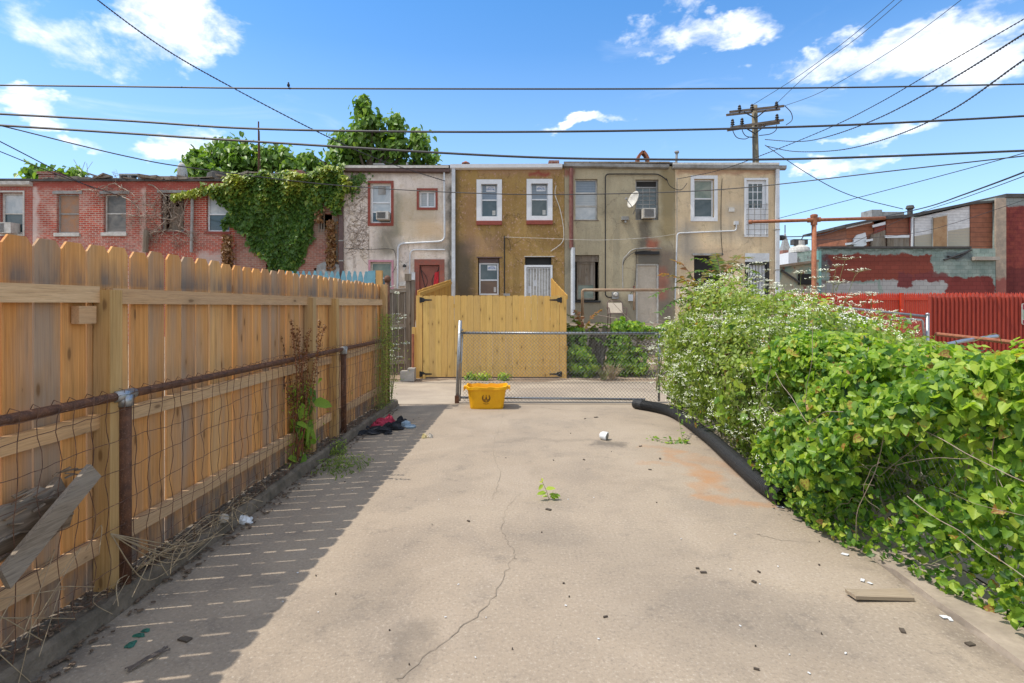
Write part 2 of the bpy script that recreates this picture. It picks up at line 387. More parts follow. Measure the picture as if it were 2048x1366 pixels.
def glass(name, c1, c2, rough=.06, stripes=0):
    g = mat(name); p = g.pos(); n = g.noise(p, 2.2, 4, .6, 1.0); col = g.mix(g.mr(n, .35, .65), c1, c2)
    if stripes: col = g.mix(g.mr(g.m('SINE', g.m('MULTIPLY', g.sep(p)[2], stripes)), .0, .9, 0, .25), col, (.5, .52, .52))
    return fin(g, col, rough, spec=.6)
M_gl_blue = glass('window_glass_pale', (.10, .15, .20), (.15, .2, .26), .12, 110)
M_gl_teal = glass('window_glass_dark', (.03, .06, .07), (.07, .10, .11))
M_gl_blind = glass('window_glass_blinds', (.28, .32, .34), (.36, .38, .38), .2, 80)
M_gl_curt = glass('window_glass_curtain', (.32, .36, .38), (.5, .52, .52), .2)
M_gl_green = glass('window_glass_reflection', (.10, .15, .12), (.22, .25, .2), .15)
M_gl_dirty = glass('window_glass_dirty', (.06, .06, .055), (.2, .18, .15), .3)
M_gl_brown = glass('window_glass_brown', (.11, .06, .035), (.16, .09, .05), .25)
# ---------------------------------------------------------------- facade materials
HY = 19.0; HS = HY/F
def hx(px): return (px-1024)*HS
def hz(py): return 1.6+(612-py)*HS
def ragged(g, p, amt=.25, scale=2.2):
    n = g.noise(p, scale, 6, .65, out='Color'); q = g.vm('ADD', p, g.vm('MULTIPLY', g.vm('SUBTRACT', n, (.5, .5, .5)), (amt*2, amt*2, amt*2)))
    s_ = g.sep(q); return s_[0], s_[2]
def stain(g, col, X, Z, boxes):
    for (x0, x1, y0, y1, c, st, soft) in boxes:
        m = g.box(X, Z, hx(x0), hx(x1), hz(y1), hz(y0), soft); col = g.mix(g.m('MULTIPLY', m, st), col, c)
    return col
def brickcol(g, p, c1, c2, mortar, bw=.205, rh=.07, ms=.008):
    s_ = g.sep(p); v = g.comb(g.m('ADD', s_[0], s_[1]), s_[2], 0)
    b = g.n('ShaderNodeTexBrick'); g.set(b.inputs['Vector'], v)
    for k, q in (('Color1', (*c1, 1)), ('Color2', (*c2, 1)), ('Mortar', (*mortar, 1)), ('Scale', 1), ('Mortar Size', ms), ('Mortar Smooth', .3), ('Bias', 0), ('Brick Width', bw), ('Row Height', rh)):
        b.inputs[k].default_value = q
    return b.outputs['Color'], b.outputs['Fac']
def brick_mat(name, c1, c2, mortar, peel=.5, peelc=(.54, .45, .38), stains=(), bias=.5):
    g = mat(name); p = g.pos(); col, f = brickcol(g, p, c1, c2, mortar)
    n = g.noise(p, 1.0, 7, .7, .6); n2 = g.noise(g.vm('MULTIPLY', p, (1, 1, 2)), 9, 5, .75)
    mk = g.mr(g.m('ADD', g.m('MULTIPLY', n, .75), g.m('MULTIPLY', n2, .45)), bias+.03, bias+.22)
    col = g.mix(g.m('MULTIPLY', mk, peel), col, peelc)
    col = g.mix(g.mr(g.noise(p, 22, 4, .7), .55, .75, 0, .5), col, (.12, .05, .04))
    X, Z = ragged(g, p); col = stain(g, col, X, Z, stains)
    return fin(g, col, .9, g.m('ADD', g.m('MULTIPLY', f, -.6), n2), .5, .012, spec=.2)
def stucco_mat(name, c1, c2, c3, stains=(), speck=None, bands=0, cracks=.4):
    g = mat(name); p = g.pos()
    a = g.noise(p, .9, 7, .65, .5); b = g.noise(p, 3.2, 7, .7, .3); c = g.noise(p, 26, 4, .7); d = g.noise(g.vm('MULTIPLY', p, (5, 5, .5)), 1.2, 5, .65)
    col = g.mix(g.mr(a, .4, .6), c1, c2); col = g.mix(g.mr(b, .52, .68, 0, .75), col, c3)
    col = g.mix(g.mr(d, .50, .72, 0, .5), col, tuple(q*.55 for q in c1)); col = g.mix(g.mr(g.noise(p, 1.7, 8, .75, .6), .54, .60, 0, .4), col, tuple(min(.8, q*1.25) for q in c2)); col = g.mix(g.mr(g.noise(p, 5.5, 6, .75), .60, .64, 0, .5), col, tuple(q*.6 for q in c3))
    if speck: col = g.mix(g.m('MULTIPLY', g.mr(g.noise(g.vm('MULTIPLY', p, (1, 1, .8)), 11, 5, .75), .54, .62), g.mr(b, .38, .55)), col, speck)
    col = g.mix(g.mr(c, .54, .70, 0, .55), col, tuple(q*.5 for q in c1))
    vc = g.vor(g.vm('ADD', p, g.vm('MULTIPLY', g.noise(p, 3, 4, .6, out='Color'), (.5, .5, .5))), .9, 'DISTANCE_TO_EDGE')
    col = g.mix(g.m('MULTIPLY', g.mr(vc, .0, .018, min(1, cracks+.3), 0), g.mr(b, .42, .6)), col, tuple(q*.3 for q in c1))
    X, Z = ragged(g, p, .22); col = stain(g, col, X, Z, stains)
    # crumbled edge: a brick patch
    return fin(g, col, .92, g.m('ADD', b, c), .5, .02, spec=.2)
RB = dict(c1=(.45, .085, .05), c2=(.29, .06, .04), mortar=(.46, .37, .31))
M_wallA = brick_mat('red_brick_far', (0.39, 0.091, 0.0585), (0.286, 0.065, 0.052), (0.338, 0.208, 0.182), .2)
M_wallB = brick_mat('whitewashed_brick', peel=.62, bias=.53, stains=[(60, 300, 362, 376, (0.3, 0.072, 0.054), .9, .08), (64, 76, 376, 520, (0.6, 0.504, 0.456), .7, .06), (282, 300, 376, 520, (0.6, 0.504, 0.432), .5, .06)], **RB)
M_wallC = brick_mat('red_painted_brick', peel=.38, bias=.58, stains=[(290, 480, 362, 378, (0.312, 0.072, 0.054), .9, .08), (395, 470, 505, 540, (0.504, 0.432, 0.384), .7, .1)], **RB)
M_wallD = brick_mat('old_dark_brick', (0.288, 0.09, 0.06), (0.192, 0.072, 0.054), (0.336, 0.264, 0.216), .35, (0.432, 0.336, 0.264), [(590, 660, 440, 480, (0.24, 0.204, 0.156), .6, .3)])
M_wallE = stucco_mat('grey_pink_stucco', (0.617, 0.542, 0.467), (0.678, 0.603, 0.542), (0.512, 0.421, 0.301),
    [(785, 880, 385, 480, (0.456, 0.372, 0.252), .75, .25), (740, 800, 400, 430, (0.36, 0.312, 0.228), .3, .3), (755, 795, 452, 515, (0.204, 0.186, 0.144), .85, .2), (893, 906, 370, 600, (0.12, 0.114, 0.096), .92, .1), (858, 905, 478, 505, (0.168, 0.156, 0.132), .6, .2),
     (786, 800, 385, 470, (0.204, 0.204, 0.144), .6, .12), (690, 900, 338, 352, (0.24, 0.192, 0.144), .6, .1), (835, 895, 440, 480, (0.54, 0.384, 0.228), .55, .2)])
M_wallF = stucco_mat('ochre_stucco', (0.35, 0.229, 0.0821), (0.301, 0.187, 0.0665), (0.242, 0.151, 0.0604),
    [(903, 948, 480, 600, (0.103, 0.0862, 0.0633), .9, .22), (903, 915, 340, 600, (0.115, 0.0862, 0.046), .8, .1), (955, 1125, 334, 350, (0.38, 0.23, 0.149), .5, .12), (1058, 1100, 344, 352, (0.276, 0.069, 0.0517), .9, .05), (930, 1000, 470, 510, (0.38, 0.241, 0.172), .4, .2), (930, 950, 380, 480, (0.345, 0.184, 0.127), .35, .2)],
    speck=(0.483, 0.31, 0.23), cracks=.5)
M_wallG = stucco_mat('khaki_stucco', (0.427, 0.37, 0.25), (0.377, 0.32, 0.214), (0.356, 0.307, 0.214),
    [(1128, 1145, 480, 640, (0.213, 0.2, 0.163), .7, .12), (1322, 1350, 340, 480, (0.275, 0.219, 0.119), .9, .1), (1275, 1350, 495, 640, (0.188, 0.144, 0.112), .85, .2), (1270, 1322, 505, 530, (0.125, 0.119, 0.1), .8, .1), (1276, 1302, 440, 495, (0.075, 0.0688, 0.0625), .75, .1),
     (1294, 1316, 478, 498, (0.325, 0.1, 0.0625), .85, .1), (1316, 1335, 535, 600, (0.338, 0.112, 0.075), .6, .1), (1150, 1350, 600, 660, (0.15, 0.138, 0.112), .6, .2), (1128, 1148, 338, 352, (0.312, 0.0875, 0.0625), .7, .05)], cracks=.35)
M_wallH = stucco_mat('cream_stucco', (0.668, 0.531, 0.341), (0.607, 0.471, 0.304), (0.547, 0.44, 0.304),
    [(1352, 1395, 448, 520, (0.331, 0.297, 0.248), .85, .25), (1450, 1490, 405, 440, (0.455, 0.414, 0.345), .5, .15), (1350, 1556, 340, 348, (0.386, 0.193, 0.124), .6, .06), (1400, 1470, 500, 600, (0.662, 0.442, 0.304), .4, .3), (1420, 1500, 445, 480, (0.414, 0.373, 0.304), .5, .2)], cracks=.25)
M_brickplain = brick_mat('plain_brick', (.30, .08, .05), (.2, .06, .04), (.35, .3, .26), .15)

# ---------------------------------------------------------------- houses
def facade_mb(px0, px1, z0, z1, holes, Y=HY, th=.28, depth=8.5):
    """front wall with real openings (world rects), plus sides, back and floor of the hollow shell"""
    x0, x1 = hx(px0)+.004, hx(px1)-.004; mb = MB()
    xs = sorted(set([x0, x1]+[q for h in holes for q in (h[0], h[1])])); zs = sorted(set([z0, z1]+[q for h in holes for q in (h[2], h[3])]))
    def solid(i, j):
        if i < 0 or j < 0 or i >= len(xs)-1 or j >= len(zs)-1: return False
        cx, cz = (xs[i]+xs[i+1])/2, (zs[j]+zs[j+1])/2
        return not any(h[0] < cx < h[1] and h[2] < cz < h[3] for h in holes)
    for i in range(len(xs)-1):
        for j in range(len(zs)-1):
            if not solid(i, j): continue
            a, b, c, d = xs[i], xs[i+1], zs[j], zs[j+1]
            mb.add([(a, Y, c), (b, Y, c), (b, Y, d), (a, Y, d)], [(0, 1, 2, 3)])
            mb.add([(a, Y+th, c), (b, Y+th, c), (b, Y+th, d), (a, Y+th, d)], [(3, 2, 1, 0)])
            if not solid(i-1, j): mb.add([(a, Y, c), (a, Y, d), (a, Y+th, d), (a, Y+th, c)], [(0, 1, 2, 3)])
            if not solid(i+1, j): mb.add([(b, Y, c), (b, Y+th, c), (b, Y+th, d), (b, Y, d)], [(0, 1, 2, 3)])
            if not solid(i, j-1): mb.add([(a, Y, c), (a, Y+th, c), (b, Y+th, c), (b, Y, c)], [(0, 1, 2, 3)])
            if not solid(i, j+1): mb.add([(a, Y, d), (b, Y, d), (b, Y+th, d), (a, Y+th, d)], [(0, 1, 2, 3)])
    e = Y+th+.003
    mb.box(x0, x0+.2, e, Y+depth, z0, z1); mb.box(x1-.2, x1, e, Y+depth, z0, z1)
    mb.box(x0+.203, x1-.203, Y+depth-.2, Y+depth, z0, z1)
    mb.box(x0+.206, x1-.206, e+.003, Y+depth-.206, z1-.07, z1-.01)
    return mb
def px_rect(r): return (hx(r[0]), hx(r[2]), hz(r[3]), hz(r[1]))
def frame_mb(r, w, y0, y1, wt=None, wb=None):
    a, b, c, d = r; wt = w if wt is None else wt; wb = w if wb is None else wb
    m = MB(); m.box(a, a+w, y0, y1, c, d); m.box(b-w, b, y0, y1, c, d)
    m.box(a+w+.001, b-w-.001, y0, y1, d-wt, d); m.box(a+w+.001, b-w-.001, y0, y1, c, c+wb); return m
def window(par, r, fm=None, fw=.06, proud=False, panes=((0, .5, None), (.5, 1, None)), sillm=None, sill=(.05, .08), mull=None, rail=.045, trim=None, trimw=.09, name='window', grid=None, lintel=None, inner=.1, sillx=.05):
    """r = world rect of opening. panes: (z0,z1,material) fractions from the bottom"""
    a, b, c, d = r; g_ = .003
    yf = HY-.03 if proud else HY+.10
    if trim:
        t = MB(); t.box(a-trimw, a-g_, HY-.022, HY+.03, c-trimw*1.1, d+trimw); t.box(b+g_, b+trimw, HY-.022, HY+.03, c-trimw*1.1, d+trimw)
        t.box(a-g_+.001, b+g_-.001, HY-.022, HY+.03, d+g_, d+trimw); t.box(a-g_+.001, b+g_-.001, HY-.03, HY+.03, c-trimw*1.1, c-g_)
    fr = frame_mb((a+g_, b-g_, c+g_, d-g_), fw, yf, HY+.17)
    w = part(name, fr, fm or M_white, par)
    if trim: part('trim', t, trim, w)
    x0, x1, z0, z1 = a+fw, b-fw, c+fw, d-fw; H = z1-z0
    s = MB(); yr = HY+.125
    if inner and proud:
        s.box(x0+.002, x0+.035, yr-.02, yr+.02, z0+.002, z1-.002); s.box(x1-.035, x1-.002, yr-.02, yr+.02, z0+.002, z1-.002)
    for i, (p0, p1, pm) in enumerate(panes):
        if p0 > 0: s.box(x0+(.030 if proud and inner else .001), x1-(.030 if proud and inner else .001), yr-.025-.001*i, yr+.025, z0+H*p0-rail/2, z0+H*p0+rail/2)
    if grid:
        nx, nz, q0, q1 = grid
        for i in range(1, nx): xx = x0+(x1-x0)*i/nx; s.box(xx-.011, xx+.011, yr-.012, yr+.012, z0+H*q0+.001, z0+H*q1-.002)
        for i in range(1, nz): zz = z0+H*(q0+(q1-q0)*i/nz); s.box(x0+.037, x1-.037, yr-.014, yr+.014, zz-.011, zz+.011)
    if mull: s.box((x0+x1)/2-.03, (x0+x1)/2+.03, yr-.03, yr+.02, z0+.002, z1-.002)
    if s.v: part('sash', s, fm or M_white, w)
    for (p0, p1, pm) in panes:
        if pm is None: continue
        q = MB(); q.box(x0+.001, x1-.001, yr+.003, yr+.012, z0+H*p0+.001, z0+H*p1-.001); part('pane', q, pm, w)
    if sillm:
        q = MB(); q.box(a-sillx, b+sillx, HY-sill[0], HY+.08, c-sill[1], c-.002-(trimw*1.1 if trim else 0)); part('sill', q, sillm, w)
    if lintel:
        q = MB(); q.box(a-.12, b+.12, HY-.03, HY+.05, d+.004, d+.10); part('lintel', q, lintel, w)
    return w
def pipe_px(pts, r, n=7, dy=.05, smooth=0):
    q = [Vector((hx(x), HY-dy-r, hz(y))) for x, y in pts]
    if smooth: q = crv(q, smooth)
    m = MB(); m.tube(q, r, n); return m
def bend(pts, k=6):   # rounded right-angle polyline in pixels
    out = [pts[0]]
    for i in range(1, len(pts)-1):
        a, b, c = map(Vector, (pts[i-1], pts[i], pts[i+1])); u = (a-b).normalized()*k; v = (c-b).normalized()*k
        for t in (0, .25, .5, .75, 1): out.append(tuple(((1-t)**2)*(b+u)+2*t*(1-t)*b+t*t*(b+v)))
    out.append(pts[-1]); return out
def downspout(par, px0, px1, y0, y1, m, name='downspout', bands=()):
    q = MB(); q.box(hx(px0), hx(px1), HY-.12, HY-.035, hz(y1), hz(y0))
    o = part(name, q, m, par)
    if bands:
        b = MB()
        for y in bands: b.box(hx(px0)-.012, hx(px1)+.012, HY-.128, HY-.003, hz(y)-.02, hz(y)+.02)
        part('bracket', b, M_greypipe, o)
def gutter(par, px0, px1, y0, y1, m, slope=0):
    q = MB(); a, b = hx(px0), hx(px1); za, zb = hz(y0), hz(y0+slope); h = (y1-y0)*HS
    prof = [(-.16, 0), (-.15, -h*.75), (-.06, -h), (-.004, -h), (-.004, 0)]
    q.add([(a, HY+y, za+z) for y, z in prof]+[(b, HY+y, zb+z) for y, z in prof], [tuple(range(5))[::-1], tuple(range(5, 10))]+[(i, (i+1) % 5, 5+(i+1) % 5, 5+i) for i in range(5)])
    return part('gutter', q, m, par)
def roof(par, px0, px1, y, m=None, rise=.25, depth=8.4, fr=-.08):
    q = MB(); a, b, z = hx(px0)+.006, hx(px1)-.006, hz(y)
    q.add([(a, HY+fr, z-.07), (b, HY+fr, z-.07), (b, HY+depth, z+rise-.07), (a, HY+depth, z+rise-.07), (a, HY+fr, z), (b, HY+fr, z), (b, HY+depth, z+rise), (a, HY+depth, z+rise)],
          [(3, 2, 1, 0), (4, 5, 6, 7), (0, 1, 5, 4), (1, 2, 6, 5), (2, 3, 7, 6), (3, 0, 4, 7)])
    return part('roof', q, m or M_roof, par)
def house(name, label, px0, px1, ytop, wallm, rects, z0=0):
    t = thing(name, label, 'house', (hx((px0+px1)/2), HY, 0))
    holes = [px_rect(r) for r in rects]
    part('wall', facade_mb(px0, px1, z0, hz(ytop), holes), wallm, t); return t, holes
def ac_unit(x0, y0, x1, y1, label, grille=(0, 1)):
    t = thing('air_conditioner', label, 'air conditioner', (hx((x0+x1)/2), HY-.1, hz(y1)), 'air conditioners set in windows')
    a, b, c, d = hx(x0), hx(x1), hz(y1), hz(y0); m = MB(); m.box(a, b, HY-.28, HY+.09, c, d); part('casing', m, M_white2, t)
    m = MB(); gx0 = a+.03+(b-a)*grille[0]; gx1 = a+(b-a)*grille[1]-.03
    m.box(gx0, gx1, HY-.286, HY-.281, c+.03, d-.03); o = part('grille', m, M_greypipe, t)
    m = MB(); n = 8
    for i in range(n): z = c+.05+(d-c-.1)*i/(n-1); m.box(gx0+.01, gx1-.01, HY-.294, HY-.287, z-.005, z+.005)
    part('fins', m, M_iron, o); return t
def wall_lamp(par, px, py, r=.06):
    m = MB(); c = (hx(px), HY-.10, hz(py)); m.lathe(c, [(.02, .14), (r, .10), (r*1.1, .05), (r*.7, .045)], 10); m.tube([(c[0], HY-.003, c[2]+.1), (c[0], HY-.1, c[2]+.14)], .012, 5)
    o = part('wall_lamp', m, M_iron, par); m = MB(); m.lathe(c, [(r*.5, .044), (r*.75, 0), (r*.5, -.09), (.01, -.10)], 10); part('lamp_glass', m, M_white2, o, True)

# --- far left brick house
t, h = house('brick_house', 'red brick row house cut off by the left photo edge', -170, 65, 366, M_wallA, [(0, 385, 46, 468), (-110, 385, -64, 468)])
for i, r in enumerate(h): window(t, r, M_white2, .07, panes=((0, .5, M_gl_teal), (.5, 1, M_gl_curt)), trim=M_white2, trimw=.06)
gutter(t, -170, 66, 364, 373, M_white2); roof(t, -170, 65, 358)
m = MB(); m.box(hx(52), hx(84), 19.5, 20.0, hz(366), hz(347)+.1); m.box(hx(50), hx(86), 19.46, 20.04, hz(347)+.102, hz(342)+.1); part('chimney', m, M_brickplain, t)
ac_unit(4, 447, 36, 468, 'window air conditioner in the far left red brick house', (0, .65))
# --- whitewashed brick house
t, h = house('brick_house', 'red brick row house with flaking whitewash and an orange boarded window', 65, 292, 362, M_wallB, [(113, 388, 158, 466), (207, 388, 252, 465)])
window(t, h[0], M_greypipe, .045, panes=((0, .5, M_orange_b), (.5, 1, M_orange_b)), sillm=M_white2, sill=(.07, .12), lintel=M_greypipe)
window(t, h[1], M_white2, .045, panes=((0, .5, M_gl_dirty), (.5, 1, M_gl_dirty)), sillm=M_white2, sill=(.07, .12), lintel=M_greypipe)
roof(t, 65, 292, 359)
m = MB()
for i in range(2): 
    a = hx(222+i*21); m.box(a, a+.05, 19.4, 19.7, hz(361), hz(350)+.08); m.box(a+.29, a+.34, 19.4, 19.7, hz(361), hz(350)+.08); 
m.box(hx(222), hx(264), 19.38, 19.72, hz(350)+.082, hz(346.5)+.08); part('chimney', m, M_greypipe, t)
def debris(par, px0, px1, py, n=22, seed=1):
    r_ = random.Random(seed); m = MB()
    for i in range(n):
        x = hx(r_.uniform(px0, px1)); z = hz(py); L = r_.uniform(.12, .4); y = HY+r_.uniform(-.05, .5)
        m.obox((x, y, z+r_.uniform(.02, .13)), (L, r_.uniform(-.1, .1), r_.uniform(-.07, .07)), (0, r_.uniform(.05, .15), 0), (0, 0, r_.uniform(.012, .05)), r_.random())
    part('roof_debris', m, M_grey, par)['kind'] = 'stuff'
debris(t, 75, 288, 360, 16, 3)
# --- painted brick house with dead vine
t, h = house('brick_house', 'dark red painted brick row house with one glassless window', 292, 470, 362, M_wallC, [(322, 386, 368, 463), (413, 390, 459, 463)])
wn = window(t, h[0], M_greypipe, .05, panes=(), sillm=M_redtrim, sill=(.05, .09), lintel=M_greypipe)
m = MB(); m.box(h[0][0]+.10, h[0][0]+.16, HY+.02, HY+.08, h[0][2]+.02, h[0][3]-.1)
m.poly([(h[0][0]+.2, HY+.14, h[0][2]+.07), (h[0][1]-.1, HY+.14, h[0][2]+.07), (h[0][1]-.12, HY+.14, h[0][3]-.25), (h[0][0]+.5, HY+.14, h[0][3]-.5), (h[0][0]+.25, HY+.14, h[0][3]-.2)], (0, .02, 0)); part('torn_board', m, M_grey, wn)
window(t, h[1], M_white, .05, panes=((0, .48, M_gl_teal), (.48, 1, M_gl_curt)), sillm=M_redtrim, sill=(.05, .09))
roof(t, 292, 470, 359); debris(t, 296, 468, 360, 30, 5)
part('drain_pipe', pipe_px([(388, 392), (388, 420), (386, 505)], .05, 7), M_greypipe, t)
part('drain_pipe', pipe_px([(298, 462), (296, 505)], .09, 7), M_grey, t)
m = MB(); m.lathe((hx(415), 19.6, hz(360)), [(.28, 0), (.34, .16), (.30, .36), (.12, .44)], 12); part('roof_vent', m, M_roof, t)
# --- vine covered brick house
t, h = house('brick_house', 'old brick row house half hidden under green creeper', 470, 686, 356, M_wallD, [(640, 428, 664, 458), (532, 528, 574, 560), (628, 536, 640, 560)])
roof(t, 470, 686, 352); debris(t, 474, 640, 352, 18, 8)
for q in h[1:]:
    m = MB(); m.box(q[0]+.05, q[1]-.05, HY+.1, HY+.13, q[2]+.05, q[3]-.3); part('board', m, M_grey, t)
m = MB(); m.box(hx(668), hx(676), HY-.02, HY-.003, hz(540), hz(435)); part('patch', m, M_grey, t)
m = MB()
for i in range(3): m.box(h[0][0]-.05+i*.09, h[0][0]-.01+i*.09, HY-.03, HY-.004, h[0][2]-.1, h[0][3]+.1, rnd.random())
part('window_board', m, M_grey, t)
m = MB(); m.box(hx(565), hx(595), 19.4, 19.8, hz(355), hz(341)+.12); part('chimney', m, M_brickplain, t)
downspout(t, 680, 688, 345, 600, M_brownp, bands=(482, 522))
m = MB()   # grey sheet leaning at the lower right
m.poly([(hx(634), HY-.22, hz(565)), (hx(682), HY-.22, hz(565)), (hx(681), HY-.1, hz(530)), (hx(650), HY-.1, hz(524)), (hx(636), HY-.1, hz(531))], (0, .03, 0))
solo('metal_sheet', m, M_gutter, 'dull grey metal sheet leaning on the creeper covered house beside the brown downspout', 'metal sheet')
# --- grey stucco house
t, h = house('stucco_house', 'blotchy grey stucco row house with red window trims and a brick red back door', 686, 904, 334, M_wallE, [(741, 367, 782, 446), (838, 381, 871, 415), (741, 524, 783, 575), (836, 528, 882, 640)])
w_ = window(t, h[0], M_white, .055, panes=((0, .27, M_gl_teal), (.27, .53, M_gl_curt), (.53, 1, M_gl_curt)), trim=M_redtrim, trimw=.09)
m = MB(); m.box(hx(755), hx(770), HY+.115, HY+.12, hz(388), hz(372)); part('inner_sign', m, M_gutter, w_)
window(t, h[1], M_white, .06, mull=True, panes=((0, 1, M_gl_blind),), trim=M_redtrim, trimw=.075)
window(t, h[2], M_white2, .05, panes=((0, .35, M_gl_teal), (.35, 1, M_gl_green)), trim=M_pink, trimw=.07)
r = h[3]; m = frame_mb((r[0]-.12, r[1]+.12, r[2], r[3]+.16), .17, HY-.03, HY+.12, wt=.2); d_ = part('door', m, M_bright_red, t)
m = MB(); m.box(r[0]+.06, r[1]-.06, HY+.05, HY+.1, r[2], r[3]-.06); part('door_panel', m, M_reddoor, d_)
m = MB(); cx = (r[0]+r[1])/2
for sg in (-1, 1):
    pts = [Vector((cx+sg*(.02+.30*(k/10)**.6), HY+.04, r[3]-1.05+.95*k/10)) for k in range(11)]; m.tube(pts, .012, 5)
    pts = [Vector((cx+sg*(.30-.22*math.sin(math.pi*k/10)), HY+.04, r[3]-1.0+.8*k/10)) for k in range(11)]; m.tube(pts, .008, 5)
part('iron_scroll', m, M_iron, d_)
m = MB(); m.poly([(r[1]-.28, HY+.03, r[3]-.9), (r[1]-.10, HY+.03, r[3]-.85), (r[1]-.08, HY+.03, r[3]-.25), (r[1]-.22, HY+.03, r[3]-.3)], (0, .012, 0)); part('red_cloth', m, simple('red_mesh', (.6, .02, .03)), d_)
roof(t, 686, 904, 331); m = MB(); m.box(hx(690), hx(898), HY-.16, HY-.085, hz(338), hz(333)); part('fascia', m, M_white2, t)
gutter(t, 688, 900, 338.5, 345, M_brownp, 2)
part('conduit', pipe_px(bend([(889, 345), (890, 483), (797, 488), (796, 600)], 12), .033), M_pvc, t)
part('conduit', pipe_px(bend([(890, 500), (821, 500), (820, 560)], 11), .026), M_pvc, t)
part('cable', pipe_px([(690, 497), (740, 499), (777, 498), (790, 503), (793, 530), (786, 545)], .008, 4, smooth=4), M_iron, t)
m = MB(); m.box(hx(740), hx(762), 19.4, 19.8, hz(338), hz(326)+.1); part('chimney', m, M_gutter, t); m = MB(); m.tube([(hx(810), 19.4, hz(334)), (hx(810), 19.4, hz(325)+.1)], .04, 6); part('vent_pipe', m, M_gutter, t)
downspout(t, 824, 831, 545, 640, M_pvc)
wall_lamp(t, 810, 537)
m = MB(); m.box(hx(800), hx(812), HY-.12, HY-.003, hz(572), hz(565)); part('meter_box', m, M_white2, t)
ac_unit(756, 425, 780, 441, 'window air conditioner in the red trimmed window of the grey stucco house', (0, .85))
# --- ochre house
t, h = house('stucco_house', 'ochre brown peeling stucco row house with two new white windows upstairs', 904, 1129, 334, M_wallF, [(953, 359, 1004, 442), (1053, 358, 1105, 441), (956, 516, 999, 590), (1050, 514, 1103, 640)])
def letters(mb, s, x, z, hgt, y, th=.003, stroke=.2, gap=.25, rot=None):
    """block lettering from strokes on a 3x5 grid"""
    FN = {'K': [((0, 0), (0, 4)), ((0, 2), (2, 4)), ((0, 2), (2, 0))], 'R': [((0, 0), (0, 4)), ((0, 4), (2, 4)), ((2, 4), (2, 2)), ((2, 2), (0, 2)), ((.8, 2), (2, 0))],
          'Y': [((0, 4), (1, 2)), ((2, 4), (1, 2)), ((1, 2), (1, 0))], 'S': [((2, 4), (0, 4)), ((0, 4), (0, 2)), ((0, 2), (2, 2)), ((2, 2), (2, 0)), ((2, 0), (0, 0))],
          'T': [((0, 4), (2, 4)), ((1, 4), (1, 0))], 'A': [((0, 0), (1, 4)), ((1, 4), (2, 0)), ((.5, 1.5), (1.5, 1.5))], 'L': [((0, 4), (0, 0)), ((0, 0), (2, 0))]}
    u = hgt/4
    for ch in s:
        for (a, b) in FN[ch]: mb.beam((x+a[0]*u, y, z+a[1]*u), (x+b[0]*u, y, z+b[1]*u), th, hgt*stroke, up=(0, 1, 0)) if False else mb.beam((x+a[0]*u, y, z+a[1]*u), (x+b[0]*u, y, z+b[1]*u), hgt*stroke, th, up=(0, 1, 0))
        x += 2*u+hgt*gap
    return x
def sticker(par, x0, x1, z0, z1, y):
    m = MB(); m.box(x0, x1, y-.004, y, z0, z1); s = part('sticker', m, M_white, par)
    m = MB(); w = (x1-x0)*.86; hh = (z1-z0)*.32; n = 7; hh = min(hh, w/(n*.5+(n-1)*.25)); letters(m, 'KRYSTAL', x0+(x1-x0)*.07, z0+(z1-z0)*.28, hh, y-.0065)
    m.beam((x0+.06, y-.0065, z1-.06), ((x0+x1)/2, y-.0065, z1-.025), .012, .003, up=(0, 1, 0)); m.beam(((x0+x1)/2, y-.0065, z1-.025), (x1-.06, y-.0065, z1-.06), .012, .003, up=(0, 1, 0))
    part('lettering', m, M_bluetext, par)
for r in h[:2]:
    w_ = window(t, r, M_white, .155, proud=True, panes=((0, .52, M_gl_teal), (.52, 1, M_gl_blue)), sillm=M_redtrim, sill=(.08, .14), sillx=0)
    x1 = r[1]-.19; z1 = r[3]-.18; sticker(w_, x1-.36, x1-.04, z1-.22, z1-.03, HY+.12)
    m = MB(); m.box(x1-.15, x1-.04, HY+.115, HY+.119, r[2]+.22, r[2]+.38); part('small_sticker', m, M_white2, w_)
r = h[2]; w_ = window(t, (r[0]+.03, r[1]-.03, r[2], r[3]-.16), M_white, .05, panes=((0, .46, M_gl_brown), (.46, 1, M_gl_teal)))
m = MB(); m.box(r[0]+.03, r[1]-.03, HY+.06, HY+.1, r[3]-.157, r[3]-.01); part('lintel', m, M_brownp, w_)
m = MB(); m.box(r[0]-.05, r[1]+.08, HY-.03, HY+.02, r[3]+.002, r[3]+.04); part('drip_cap', m, M_brownp, w_)
sticker(w_, r[1]-.42, r[1]-.11, r[3]-.42, r[3]-.25, HY+.12)
m = MB(); m.box(r[1]-.2, r[1]-.12, HY+.115, HY+.119, r[2]+.1, r[2]+.28); part('small_sticker', m, M_white2, w_)
r = h[3]; m = frame_mb((r[0]-.02, r[1]+.03, r[2], r[3]-.28), .07, HY-.04, HY+.12); d_ = part('door', m, M_white, t)
m = MB(); m.box(r[0]+.05, r[1]-.05, HY+.06, HY+.1, r[2], r[3]-.36); part('door_panel', m, M_white2, d_)
m = MB()
for i in range(8): x = r[0]+.10+i*.098; m.box(x-.01, x+.01, HY-.02, HY+.0, r[2]+.05, r[3]-.37)
for z in (r[3]-.38, r[2]+.6): m.box(r[0]+.055, r[1]-.055, HY+.002, HY+.02, z-.015, z+.015)
part('security_bars', m, M_white, d_)
m = MB(); m.box(r[0]+.12, r[0]+.22, HY+.05, HY+.055, r[3]-1.25, r[3]-1.0); m.box(r[0]+.3, r[0]+.4, HY+.05, HY+.055, r[3]-1.0, r[3]-.8); part('paper_note', m, M_white, d_)
m = MB(); m.box(r[0]+.01, r[1]-.01, HY+.1, HY+.12, r[3]-.27, r[3]-.01); part('transom', m, M_dark, d_)
